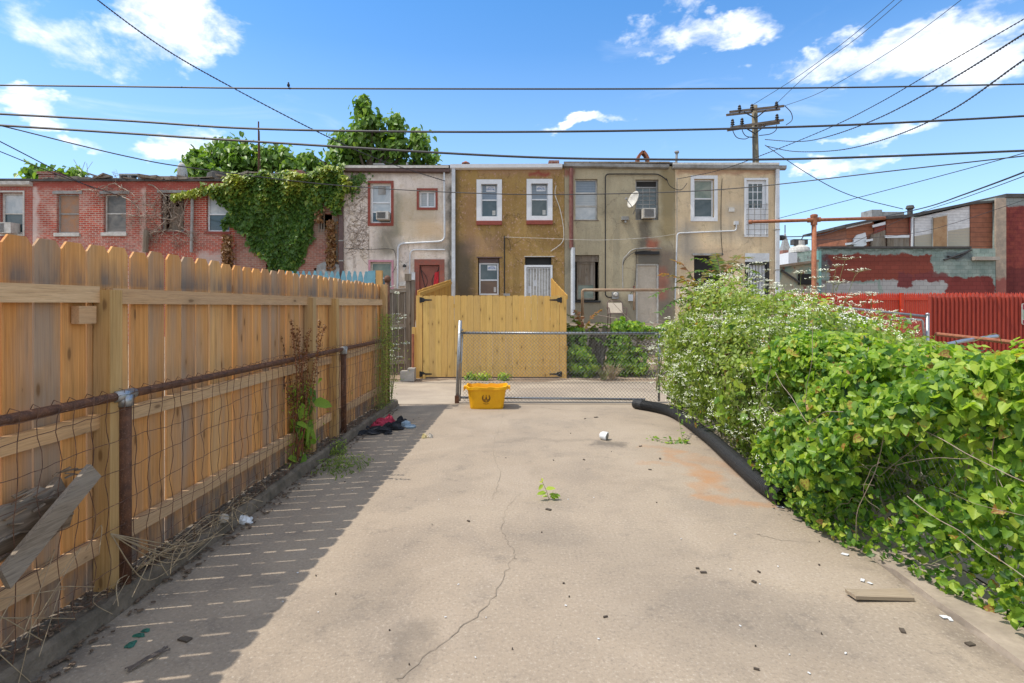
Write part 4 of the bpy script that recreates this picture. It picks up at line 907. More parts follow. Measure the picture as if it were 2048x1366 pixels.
for (px, sg, py) in ((842, 1, 600), (842, 1, 748), (1121, -1, 600), (1121, -1, 748)):
    x = gx(px); z = 1.6+(612-py)*GY/F; m = MB()
    m.poly([(x, GY-.016, z-.055), (x+sg*.06, GY-.016, z-.045), (x+sg*.09, GY-.016, z-.02), (x+sg*.24, GY-.016, z-.012), (x+sg*.24, GY-.016, z+.012), (x+sg*.09, GY-.016, z+.02), (x+sg*.06, GY-.016, z+.045), (x, GY-.016, z+.055)][::sg], (0, .01, 0))
    m.box(min(x, x-sg*.03), max(x, x-sg*.03), GY-.02, GY-.002, z-.06, z+.06); m.tube([(x, GY-.022, z-.06), (x, GY-.022, z+.06)], .012, 6); part('hinge', m, M_iron, t)
m = MB(); m.box(gx(846), gx(851), GY-.03, GY-.001, 0, .09); part('foot_block', m, M_gate, t)
def side_fence(x, y0, y1, za, zb, seed, label, dip=None):
    t = thing('side_fence', label, 'fence', (x, (y0+y1)/2, 0), 'board fences flanking the golden gate')
    m = MB(); r_ = random.Random(seed); y = y0
    while y < y1:
        f = (y-y0)/(y1-y0); z = za+(zb-za)*f+r_.uniform(-.01, .01)
        m.poly([(x, y, .0), (x, y+.135, .0), (x, y+.135, z-.02), (x, y+.115, z), (x, y+.02, z), (x, y, z-.02)], (.018, 0, 0), r_.random()); y += .141
    part('board_panel', m, M_sideb, t)
    m = MB(); 
    for q in (.35, .95): m.poly([(x+.02, y0, za*q-.04), (x+.02, y1, zb*q-.04), (x+.02, y1, zb*q+.05), (x+.02, y0, za*q+.05)], (.038, 0, 0), .3)
    part('rail', m, M_sideb, t)
side_fence(gx(832)+.01, 12.2, 18.7, 1.95, 2.5, 3, 'golden side fence stepping up to the white downspout left of the wide gate')
side_fence(gx(1133)-.02, 12.2, 16.6, 1.88, 2.45, 5, 'golden side fence stepping up behind the right end of the wide gate')
m = MB(); m.box(gx(823), gx(831), GY+.03, GY+.12, .02, 1.13, .7); solo('fence_post', m, M_gate, 'short golden post standing against the left end of the wide gate', 'post')

# old grey fence left of the gate
gy = 12.5; ox = lambda px: (px-1024)*gy/F; oz = lambda py: 1.6+(612-py)*gy/F
t = thing('grey_fence', 'dark weathered board fence between the golden fence and the wide gate', 'fence', (ox(800), gy, 0))
m = MB(); r_ = random.Random(9); x = ox(700)
while x < ox(812):
    zt = oz(580)+r_.uniform(-.02, .05); m.poly([(x, gy, .08), (x+.13, gy, .08), (x+.13, gy, zt-.03), (x+.1, gy, zt), (x+.03, gy, zt), (x, gy, zt-.03)], (0, .018, 0), r_.random()); x += .138
part('board_panel', m, M_grey, t)
for za in (585, 656, 728):
    m = MB(); m.poly([(ox(700), gy-.04, oz(za+5)-.02), (ox(813), gy-.04, oz(za-3)-.02), (ox(813), gy-.04, oz(za-3)+.06), (ox(700), gy-.04, oz(za+5)+.06)], (0, .036, 0), .9); part('rail', m, M_plank, t)
for a, b, z0, z1 in ((813, 822, .0, oz(562)), (823.5, 829.5, .0, oz(560))):
    m = MB(); m.box(ox(a), ox(b), gy-.06, gy+.04, z0, z1, .5); part('post', m, M_grey, t)
m = MB(); m.box(ox(811), ox(824), gy-.1, gy-.064, oz(562), oz(548)); part('post_block', m, M_grey, t)
by = 11.75; m = MB(); m.box((800-1024)*by/F, (828-1024)*by/F, by, by+.25, -.01, .2); m.box((814-1024)*by/F, (828-1024)*by/F, by+.05, by+.25, .203, .26); solo('concrete_block', m, M_conc2, 'grey concrete block at the foot of the dark weathered fence beside the gate', 'concrete block')
m = MB(); m.tube([((826-1024)*12/F, 12.0, 0), ((826-1024)*12/F, 12.0, 1.6+(612-668)*12/F)], .03, 7); solo('rusty_stake', m, M_rusto, 'short rusty pipe stake standing by the left gate post', 'stake')
# blue picket fence behind the golden fence
bY = 11.6; bxx = lambda px: (px-1024)*bY/F; bz = lambda py: 1.6+(612-py)*bY/F
t = thing('blue_fence', 'pale blue picket fence whose pointed tips rise above the golden board fence', 'fence', (bxx(680), bY, 0))
m = MB(); px = 545
while px < 733:
    a, b = bxx(px), bxx(px+9.6); zt = bz(542)+rnd.uniform(-.01, .01); w = b-a
    m.poly([(a, bY, .1), (b, bY, .1), (b, bY, zt-.14), (b-w*.28, bY, zt-.02), (b-w*.38, bY, zt), (a+w*.38, bY, zt), (a+w*.28, bY, zt-.02), (a, bY, zt-.14)], (0, .02, 0), rnd.random()); px += 11.4
m.poly([(bxx(735), bY-.03, .1), (bxx(751), bY-.03, .1), (bxx(751), bY-.03, bz(541)), (bxx(737), bY-.03, bz(542)), (bxx(735), bY-.03, bz(544))], (0, .02, 0), .5)
part('picket_panel', m, M_blue, t)
m = MB(); m.box(bxx(545), bxx(740), bY+.022, bY+.06, 1.9, 1.98); m.box(bxx(545), bxx(740), bY+.022, bY+.06, .5, .58); part('rail', m, M_blue, t)
m = MB(); m.box(bxx(752), bxx(764), bY-.02, bY+.08, .0, bz(541), .4); part('post', m, M_post, t)

# ---------------------------------------------------------------- chain link
def chain(mb, A, B, z0, z1, cell=.062, r=.0016, nrm_=(0, 1, 0), n=3):
    """real zig-zag weave between plan points A and B"""
    A, B = Vector(A), Vector(B); L = (B-A).length; d = (B-A)/L; nn_ = Vector(nrm_); h = z1-z0; k = int(L/(cell*1.0)); st = L/k; rows = int(round(h/st)); hz_ = h/rows
    for i in range(k+1):
        for sg in ((1, -1) if i < k else ()):
            pass
    for i in range(k):       # each wire zigzags between column i and i+1
        pts = []
        for j in range(rows+1):
            u = (i+(j % 2))*st; w = .003*(1 if j % 2 else -1); pts.append(A+d*u+nn_*w+Vector((0, 0, z0+hz_*j)))
        mb.tube(pts, r, n, cap=False)
        pts = [A+d*(i+((j+1) % 2))*st-nn_*.003*(1 if j % 2 else -1)+Vector((0, 0, z0+hz_*j)) for j in range(rows+1)]
        mb.tube(pts, r, n, cap=False)
LY = 9.08; lx = lambda px: (px-1024)*LY/F; lz = lambda py: 1.6+(612-py)*LY/F
t = thing('chain_link_gate', 'galvanised chain-link gate standing across the driveway end', 'gate', (lx(1115), LY, 0))
m = MB(); m.tube([(lx(914), LY, -.01), (lx(920.5), LY, lz(641))], .03, 10); part('hinge_post', m, M_galv, t, True)
m = MB(); m.box(lx(910), lx(918), LY-.04, LY+.04, -.01, .12); part('post_base', m, M_rust, t)
m = MB(); m.tube([(lx(917), LY, lz(666)), (lx(1322), LY, lz(667))], .021, 10); part('top_rail', m, M_galv, t, True)
m = MB(); m.tube([(lx(922), LY, lz(795)), (lx(1290), LY, lz(799))], .019, 10); part('bottom_rail', m, M_galv, t, True)
m = MB(); m.tube([(lx(925), LY, lz(670)), (lx(920), LY, lz(802))], .012, 8); m.tube([(lx(1318), LY, lz(670)), (lx(1318), LY, lz(802))], .02, 8); part('frame_bar', m, M_galv, t, True)
m = MB()
for y in (660, 669, 725, 792): q = lx(921-(y-640)*.035); m.tube([(q-.035, LY, lz(y)), (q+.05, LY, lz(y))], .02, 6)
m.beam((lx(919), LY-.03, lz(668)), (lx(927), LY-.03, lz(658)), .02, .01); part('hinge', m, M_greypipe, t)
m = MB(); chain(m, (lx(926), LY-.022, 0), (lx(1318), LY-.022, 0), .02, lz(663)+.015, .058, .0034); part('wire_mesh', m, M_wirem, t)

# ---------------------------------------------------------------- yellow bin
def bin_():
    c = GX(973, 819); x0 = c.x; y0 = c.y
    t = thing('recycling_bin', 'bright yellow plastic recycling bin with a dark round emblem', 'bin', (x0, y0+.2, 0))
    g = mat('yellow_plastic'); n = g.noise(g.pos(), 9, 5, .6); col = g.mix(g.mr(n, .3, .7), (.80, .42, .004), (.72, .35, .004)); M_y = fin(g, col, .42, spec=.4)
    m = MB(); n = 44
    def loop(z, hw, hd, thk=0, lip=0):
        pts = []
        for k in range(n):
            a = 2*math.pi*k/n; ca, sa = math.cos(a), math.sin(a); p = 7.0; r = (abs(ca)**p+abs(sa)**p)**(-1/p)
            x = ca*r*(hw-thk); y = sa*r*(hd-thk); rib = 0
            if abs(sa) > abs(ca)*.7 and thk == 0 and not lip and .02 < z < .31: rib = -.006 if (.12 < abs(x) < .22) else 0
            zz = z
            if lip: zz += .012*(abs(ca*r) > .9)-.010*(abs(x) < .03 and abs(sa) > .5)+.006*math.sin(x*30)
            pts.append((x0+x, y0+.20+y+(rib if sa < 0 else -rib)*1, zz))
        return pts
    prof = [loop(.0, .258, .168), loop(.03, .263, .172), loop(.15, .28, .186), loop(.30, .302, .205), loop(.302, .322, .222), loop(.345, .326, .226, 0, 1), loop(.347, .313, .213, .006, 1), loop(.30, .302, .205, .006), loop(.02, .26, .172, .006)]
    vs = [p for l in prof for p in l]; fs = [(i*n+k, i*n+(k+1) % n, (i+1)*n+(k+1) % n, (i+1)*n+k) for i in range(len(prof)-1) for k in range(n)]
    fs += [tuple(range(n))[::-1], tuple((len(prof)-1)*n+k for k in range(n))]; m.add(vs, fs); part('tub', m, M_y, t)
    m = MB()
    for sg in (-1, 1): m.obox((x0+sg*.342, y0+.2, .318), (.022, 0, 0), (0, .07, 0), (0, 0, .02)); m.obox((x0+sg*.36, y0+.2, .30), (.006, 0, 0), (0, .08, 0), (0, 0, .03))
    part('handle', m, M_y, t)
    m = MB(); cx, cz = x0-.005, .175
    def fy(z): return y0+.20-(.172+(.205-.172)*(z-.03)/.27)-.004
    def line(pts, w): 
        for a, b in zip(pts[:-1], pts[1:]): m.beam((cx+a[0], fy(cz+a[1]), cz+a[1]), (cx+b[0], fy(cz+b[1]), cz+b[1]), w, .003, up=(0, 1, 0))
    for sg in (-1, 1):
        arc = [(sg*.062*math.sin(R(a)), -.065*math.cos(R(a))+.0) for a in range(0, 141, 12)]; line(arc, .005)
        line([(q[0]*.72, q[1]*.72) for q in arc], .002)
        for q in arc[1:]: line([q, (q[0]*.8, q[1]*.8+.012)], .005)
    line([(0, -.02), (0, .05)], .008); line([(-.012, -.02), (0, .03)], .006); line([(.012, -.02), (0, .03)], .006); line([(-.038, -.022), (.038, -.022)], .006); line([(-.03, -.03), (0, -.045), (.03, -.03)], .002)
    for k, (w_, z_) in enumerate(((.045, -.084), (.02, -.096))): line([(-w_, z_), (-w_*.15, z_-.001)], .0035); line([(w_*.1, z_-.001), (w_, z_)], .0035)
    part('emblem', m, simple('dark_print', (.10, .045, .02), (.14, .06, .02)), t)
bin_()

# ---------------------------------------------------------------- corrugated pipe
def corr():
    key = [(1272, 818), (1345, 835), (1412, 882), (1470, 935), (1525, 985), (1574, 1020)]
    pts = [GX(*k) for k in key]; rad = .076
    pts = [Vector((p.x, p.y+rad*.6, rad)) for p in pts]; q = crv(pts, 90); S = [0]
    for a, b in zip(q[:-1], q[1:]): S.append(S[-1]+(b-a).length)
    step = .0065; out = []; rr_ = []; i = 0; s = 0; k = 0
    while s < S[-1]:
        while S[i+1] < s: i += 1
        f = (s-S[i])/max(1e-6, S[i+1]-S[i]); out.append(q[i].lerp(q[i+1], f)); rr_.append(rad-(.013 if (k//2) % 2 else 0)); s += step; k += 1
    m = MB(); m.tube(out, rr_, 16, cap=False); n0 = len(out)
    m.tube([out[0]-(out[1]-out[0])*.2, out[0]+(out[20]-out[0]).normalized()*.15], .074, 16)
    solo('drain_hose', m, M_black, 'black corrugated drain pipe lying on the concrete along the flowering bush', 'drain pipe')
corr()

# ---------------------------------------------------------------- clutter on the slab
def blob_cloth(name, spots, m_, label, cat, seed=1, group=None):
    r_ = random.Random(seed); mb = MB()
    for (px, py, rx, ry, h) in spots:
        c = GX(px, py); n = 14; vs = []; Lr = 5
        for i in range(Lr+1):
            f = i/Lr; 
            for k in range(n):
                a = 2*math.pi*k/n; jj = 1+.22*math.sin(a*3+seed+i)+r_.uniform(-.12, .12); rr2 = math.cos(f*math.pi/2)
                vs.append((c.x+rx*rr2*math.cos(a)*jj, c.y+ry*rr2*math.sin(a)*jj, max(.002, h*math.sin(f*math.pi/2)*(1+r_.uniform(-.35, .25)))))
        mb.add(vs, [(i*n+k, i*n+(k+1) % n, (i+1)*n+(k+1) % n, (i+1)*n+k) for i in range(Lr) for k in range(n)])
    return solo(name, mb, m_, label, cat, group)
M_blackcloth = simple('black_cloth', (.012, .013, .018), (.025, .028, .035), 40, .9, bs=.6, bd=.01)
blob_cloth('black_clothes', [(736, 868, .13, .10, .05), (760, 864, .14, .10, .07), (785, 858, .14, .12, .08), (805, 850, .10, .10, .08), (724, 856, .10, .10, .05), (776, 868, .05, .05, .03), (801, 843, .05, .08, .07)], M_blackcloth, 'crumpled black clothes dumped on the concrete in the fence shadow', 'clothes', 2)
blob_cloth('pink_cloth', [(762, 851, .10, .07, .09), (778, 848, .08, .06, .12), (750, 856, .06, .05, .07)], simple('pink_cloth', (.50, .05, .10), (.32, .03, .06), 30, .9), 'crumpled pink cloth on top of the black clothes heap', 'cloth', 5)
c = GX(820, 855); m = MB(); m.lathe((c.x, c.y, .0), [(.075, .002), (.08, .02), (.06, .03), (.02, .022)], 14); m.lathe((c.x-.07, c.y+.09, .0), [(.07, .002), (.06, .05), (.02, .07)], 12); solo('cap', m, simple('pale_blue_cloth', (.28, .38, .46), (.2, .28, .36), 30, .9), 'small pale blue cap at the right end of the clothes heap', 'cap')
for px, py, mm, lb, s_ in ((848, 876, simple('yellowed_wrap', (.62, .55, .38), (.5, .4, .12), 50), 'yellowish crumpled wrapper lying in the sun by the shadow edge', .03), (860, 875, simple('dirty_wrap', (.42, .36, .30), (.62, .58, .5), 60), 'greyish crumpled wrapper touching the yellowish one', .032)):
    blob_cloth('crumpled_wrapper', [(px, py, s_, s_, .05)], mm, lb, 'wrapper', int(px))
# white cup
c = GX(1205, 879); t = thing('plastic_cup', 'white crushed plastic cup lying on its side on the concrete', 'cup', (c.x, c.y, 0))
m = MB(); a = Vector((c.x-.03, c.y+.02, .052)); d = Vector((.8, -.45, -.12)).normalized(); pr = [(0, .018), (.01, .034), (.03, .047), (.06, .052), (.085, .052), (.088, .056), (.094, .056)]
m.tube([a+d*q*1.0 for q, _ in pr], [w for _, w in pr], 18, cap=True); part('cup_body', m, M_white, t, True)
m = MB(); m.tube([a+d*.0945, a+d*.097], .043, 16); part('cup_opening', m, M_greypipe, t)
# offcut board
m = MB(); A, B, C_, D, E = GX(1690, 1190), GX(1712, 1205), GX(1829, 1204), GX(1808, 1184), GX(1720, 1186)
m.poly([A, B, C_, D, E], (0, 0, .018), .3); m.v = [(x, y, z+.004+.012*(i % 5 in (0, 1))) for i, (x, y, z) in enumerate(m.v)]
solo('board_offcut', m, M_board, 'short grey board offcut lying on the concrete near the right kerb', 'board')
# small debris: dark crumbs, paper scraps
m = MB(); r_ = random.Random(8)
for (px, py, s_) in [(1107, 921, .012), (1168, 920, .015), (1320, 918, .02), (1097, 1020, .022), (1281, 893, .02), (1407, 1146, .018), (1395, 1138, .010), (1211, 1235, .012), (937, 1043, .012), (1508, 1165, .012), (1518, 1145, .01), (1940, 1290, .018), (370, 1280, .03), (1300, 940, .015), (1192, 835, .03), (1170, 838, .02), (1513, 1340, .012), (1805, 1263, .018)]+[(r_.uniform(560, 1700), r_.uniform(830, 1350), r_.uniform(.003, .006)) for _ in range(26)]:
    c = GX(px, py); a = r_.uniform(0, 6); m.obox(c+Vector((0, 0, .005)), Vector((math.cos(a), math.sin(a), 0))*s_, Vector((-math.sin(a), math.cos(a), 0))*s_*r_.uniform(.3, .7), (0, 0, .004), r_.random())
o = solo('dark_debris', m, M_kerbd if 'M_kerbd' in globals() else simple('dark_crumbs', (.06, .045, .035), (.1, .08, .06)), 'dark crumbs and leaf scraps scattered over the concrete', 'debris'); o['kind'] = 'stuff'; 
m = MB()
for (px, py, s_) in [(1690, 1110, .02), (1520, 982, .02), (1562, 1015, .03), (1725, 1162, .02), (1740, 1168, .014), (1890, 1236, .02), (1900, 1240, .016), (1470, 1070, .008), (1610, 960, .02)]+[(r_.uniform(420, 1700), r_.uniform(830, 1350), r_.uniform(.003, .006)) for _ in range(26)]:
    c = GX(px, py); a = r_.uniform(0, 6); m.obox(c+Vector((0, 0, .006)), Vector((math.cos(a), math.sin(a), .1))*s_, Vector((-math.sin(a), math.cos(a), 0))*s_*r_.uniform(.3, .7), (0, 0, .0015), r_.random())
o = solo('paper_scraps', m, M_white, 'tiny white paper and grit scraps scattered over the concrete', 'litter'); o['kind'] = 'stuff'
# litter along left kerb
m = MB()
for k in range(1500):
    y = r_.uniform(2.3, 8.5); cl = 1 if r_.random() < .6 else 0; x = KX(y)+r_.uniform(-.2, .02 if cl else .12); z = .11 if x < KX(y)-.03 else .006
    a = r_.uniform(0, 6); s_ = r_.uniform(.004, .018); m.obox((x, y, z+.006), Vector((math.cos(a), math.sin(a), r_.uniform(-.2, .2)))*s_, Vector((-math.sin(a), math.cos(a), 0))*s_*.5, (0, 0, .003), r_.random())
o = solo('leaf_litter', m, simple('brown_litter', (.20, .14, .09), (.07, .05, .04), 60), 'brown leaf litter and dirt gathered along the left kerb', 'leaf litter'); o['kind'] = 'stuff'
for px, py, s_, lb in ((487, 1045, .07, 'crumpled white plastic bag by the left kerb among dry grass'), (760, 826, .05, 'crumpled white plastic scrap at the far end of the left kerb'), (706, 850, .03, 'small white paper ball on the left kerb beside the clothes heap')):
    c = GX(px, py); blob_cloth('plastic_scrap', [(px, py, s_, s_*.7, s_*.7)], M_plastic, lb, 'plastic litter', int(px), 'white plastic litter along the left kerb')
c = GX(405, 1088); m = MB(); m.lathe((KX(3.9)-.02, 3.85, .09), [(.03, 0), (.04, .02), (.03, .045), (.01, .055)], 8); solo('stone', m, M_conc2, 'rounded grey stone on the left kerb beside dry stems', 'stone')
blob_cloth('green_rag', [(262, 1290, .02, .03, .01), (278, 1272, .03, .015, .012), (292, 1262, .02, .015, .01)], simple('green_rag', (.02, .16, .10), (.03, .10, .08), 50), 'scrap of green plastic on the shaded concrete at lower left', 'litter', 3)
m = MB(); r_ = random.Random(6)
A, B = GX(253, 1345), GX(340, 1303)
for k in range(5): m.tube(crv([A+Vector((r_.uniform(-.02, .02), r_.uniform(-.02, .02), .01)), (A+B)/2+Vector((r_.uniform(-.02, .02), r_.uniform(-.03, .03), .02)), B+Vector((r_.uniform(-.03, .01), r_.uniform(-.02, .02), .015))], 5), [.003]*10+[.006], 5)
solo('dead_twig', m, simple('dead_twig', (.09, .07, .06), (.15, .12, .1), 40), 'dark dead twig lying on the shaded concrete at the lower left', 'twig')
# ---------------------------------------------------------------- backyard between gate and houses
t = thing('back_porch', 'low concrete back porch with a dark face behind the khaki house yard plants', 'porch', (P(1240, 612, 16).x, 16, 0))
m = MB(); m.box(1.9, 5.1, 15.2, 18.99, .0, .93); part('porch_base', m, M_conc2, t)
m = MB(); m.box(1.85, 5.15, 15.1, 18.98, .935, 1.0); part('porch_deck', m, M_grey, t)
m = MB(); q = lambda px, py, Y=15.25: P(px, py, Y)
m.tube(bend([(1165, 632), (1165, 580), (1330, 580)], 5) and [P(x, y, 15.25) for x, y in bend([(1165, 632), (1165, 580), (1330, 580)], 4)], .04, 8)
m.tube([P(1165, 632, 15.25), (P(1165, 632, 15.25).x, 15.25, 1.0)], .04, 8); m.tube([P(1268, 580, 15.25), P(1268, 620, 15.25)], .028, 6); part('pipe_handrail', m, M_tan, t, True)
# chair
def chair():
    c = P(1232, 640, 15.9); z0 = 1.0
    t = thing('lawn_chair', 'tan sling lawn chair with a thin brown metal frame standing on the back porch', 'chair', (c.x, 15.9, z0))
    x, y = c.x, 15.9; m = MB(); w = .22
    back = [(x-w, y+.05, z0+.36), (x-w+.01, y+.2, z0+.70), (x-w+.05, y+.22, z0+.75), (x+w-.05, y+.22, z0+.75), (x+w-.01, y+.2, z0+.70), (x+w, y+.05, z0+.36)]
    m.tube(back, .014, 6)
    for s_ in (-w, w): m.tube([(x+s_, y+.15, z0), (x+s_, y+.05, z0+.36), (x+s_, y-.35, z0+.38), (x+s_, y-.38, z0)], .014, 6); m.tube([(x+s_*1.1, y+.14, z0+.55), (x+s_*1.15, y-.3, z0+.55), (x+s_*1.05, y-.36, z0+.38)], .013, 6)
    m.tube([(x-w, y-.35, z0+.38), (x+w, y-.35, z0+.38)], .013, 6); part('frame', m, M_brownp, t)
    m = MB(); m.poly([(x-w+.02, y+.06, z0+.40), (x+w-.02, y+.06, z0+.40), (x+w-.02, y+.19, z0+.69), (x-w+.02, y+.19, z0+.69)], (0, -.008, .004)); m.poly([(x-w+.02, y+.03, z0+.365), (x+w-.02, y+.03, z0+.365), (x+w-.02, y-.33, z0+.375), (x-w+.02, y-.33, z0+.375)], (0, 0, .01)); part('sling', m, M_beigedoor, t)
chair()

# ---------------------------------------------------------------- vegetation builders
def shell(spec, n, seed=0, lo=.55, flat=None):
    """points on and inside a set of ellipsoids, none buried deep in a neighbour"""
    w = np.array([s_[3]*s_[4]+s_[4]*s_[5]+s_[3]*s_[5] for s_ in spec]); w = w/w.sum(); E = np.array(spec, float)
    i = NR.choice(len(spec), n, p=w); d = unit(n); r = lo+(1.04-lo)*NR.random(n)**.5
    lump = 1+.16*np.sin(d[:, 0]*5+i*2.1)*np.cos(d[:, 1]*6+i)+.12*np.sin(d[:, 2]*9+i*1.3)
    c = E[i, :3]+d*E[i, 3:6]*(r*lump)[:, None]
    keep = np.ones(n, bool)
    for e in E:
        q = np.linalg.norm((c-e[:3])/e[3:6], axis=1); keep &= q > lo*.9
    keep &= c[:, 2] > .01
    nr_ = d/E[i, 3:6]; nr_ /= np.linalg.norm(nr_, axis=1, keepdims=True)
    return c[keep], nr_[keep]
def clump_keep(c, s_=3.0, thr=-.15, seed=0):
    v = np.sin(c[:, 0]*s_*1.3+seed)*np.cos(c[:, 1]*s_+1.7*seed)+.6*np.sin(c[:, 2]*s_*1.7+c[:, 1]*s_*.8+seed*2)+.5*np.sin((c[:, 0]+c[:, 1])*s_*2.3)*np.cos(c[:, 2]*s_*2.1)
    return v+NR.normal(0, .35, len(c)) > thr, v

# grape vine hedge
def hedge():
    XF = lambda Y: np.interp(Y, [1.5, 2.7, 3.0, 3.4, 3.8, 4.4, 5.2, 6.5], [2.62, 2.50, 2.40, 2.27, 2.14, 2.14, 2.20, 2.3])
    prof = np.array([(0.0, .02), (-.06, .2), (-.06, .5), (.0, .85), (.07, 1.1), (.18, 1.28), (.42, 1.34), (.8, 1.30), (1.25, 1.15)])
    seg = np.linalg.norm(np.diff(prof, axis=0), axis=1); cum = np.r_[0, np.cumsum(seg)]
    t = thing('grape_vine', 'thick hedge of broad bright green vine leaves smothering the right side fence', 'vine', (2.6, 4, 0))
    chunks = []; 
    for n, dep, sz in ((17000, .09, (.022, .062)), (12000, .2, (.026, .06)), (3500, .42, (.03, .06))):
        Y = 1.45+3.45*NR.random(n)**.9; s_ = NR.random(n)*cum[-1]; x = np.interp(s_, cum, prof[:, 0]); z = np.interp(s_, cum, prof[:, 1])
        e = .05; x2 = np.interp(s_+e, cum, prof[:, 0])-np.interp(s_-e, cum, prof[:, 0]); z2 = np.interp(s_+e, cum, prof[:, 1])-np.interp(s_-e, cum, prof[:, 1])
        nx, nz = -z2, x2; L = np.hypot(nx, nz)+1e-6; nx /= L; nz /= L
        bulge = .09*np.sin(Y*3.1+z*4)+.06*np.sin(Y*7.3+z*9+1)-.02
        dd = -np.abs(NR.normal(0, dep, n))+bulge*(z > .1)
        c = np.stack([XF(Y)+x*(.55 if False else 1)+nx*dd, Y, np.maximum(.02, z*(1+.03*np.sin(Y*4))+nz*dd)], 1)
        # sparse stretch low on the near part of the fence, where the ground shows through
        low = (c[:, 1] < 3.5) & (c[:, 2] < .75) & (c[:, 2] > .12); dens = np.where(low, .62, 1.0); dens = np.where((c[:, 1] < 3.6) & (s_ > cum[6]), .1, dens)
        k, v = clump_keep(c, 4.2, -.62, 1); k &= NR.random(n) < dens
        c = c[k]; nn = np.stack([nx, np.full(n, -.55), nz+.35], 1)[k]+NR.normal(0, .75, (k.sum(), 3)); v = v[k]
        f = np.clip(1-c[:, 2]*.15, .5, 1); sz_ = NR.uniform(*sz, len(c))*np.where(c[:, 2] < .3, .72, 1)
        big = NR.random(len(c)) < .10; sz_[big] *= 1.25
        tone = np.clip(.48+.13*v*.5+NR.normal(0, .23, len(c))+.14*(c[:, 2]-.7)-.03, 0, .97); tone[NR.random(len(c)) < .012] = 1
        hk = NR.random(len(c)) < .5; ups = NR.normal(0, .6, (len(c), 3))+np.array([-.1, -.2, -.7])
        for q_, kn_ in ((hk, 'heart'), (~hk, 'grape')): leaves(chunks, c[q_], nn[q_], sz_[q_], kn_, tone=tone[q_], curl=.22, fold=.2, up=ups[q_])
    lpart('foliage', chunks, M_vine, t)
    # runners and stems
    m = MB(); r_ = random.Random(12)
    for k in range(85):
        y = r_.uniform(1.6, 5.8); x = float(XF(y))+r_.uniform(.05, .35); z = r_.uniform(0, .7); pts = []; d = Vector((r_.uniform(-.06, .03), r_.uniform(-.2, .2), r_.uniform(.05, .16)))
        for j in range(9):
            pts.append((x, y, z)); d += Vector((r_.uniform(-.05, .05), r_.uniform(-.06, .06), r_.uniform(-.05, .04))); x += d.x*.6; y += d.y*.6; z = max(.01, z+d.z*.6)
            x = max(x, float(XF(y))+.0)
        m.tube(crv(pts, 3), r_.uniform(.001, .003), 4, cap=False)
    part('stems', m, M_twig, t)
    for y, z in ((2.2, 1.36), (2.9, 1.4), (3.8, 1.36), (4.7, 1.38), (2.6, .25), (3.1, .18)):
        m = MB(); a = Vector((float(XF(y))+.15, y, z)); m.tube(crv([a, a+Vector((-.12, -.1, .06)), a+Vector((-.25, -.12, .02))], 4), .0016, 4, cap=False); part('tendril', m, M_stem, t)
hedge()
# chain-link fence carrying the vine
t = thing('chain_link_fence', 'rusty chain-link fence buried under the grape vine on the right', 'fence', (2.7, 4, 0))
CX = lambda Y: 2.60+.033*Y
m = MB(); m.tube([(CX(1), 1, 1.18), (CX(9), 9, 1.16)], .022, 8); part('top_rail', m, M_rust, t)
for y in (4.32, 6.7, 9.05):
    x = CX(y)-.12 if y < 5 else CX(y)-.2; m = MB(); m.tube([(x-.0, y, 0), (x, y, 1.2)], .034, 8); part('post', m, M_rust, t)
m = MB(); chain(m, (CX(1.9), 1.9, 0), (CX(5.0), 5.0, 0), .04, 1.17, .062, .0018, (1, 0, 0)); part('wire_mesh', m, M_wirem, t)

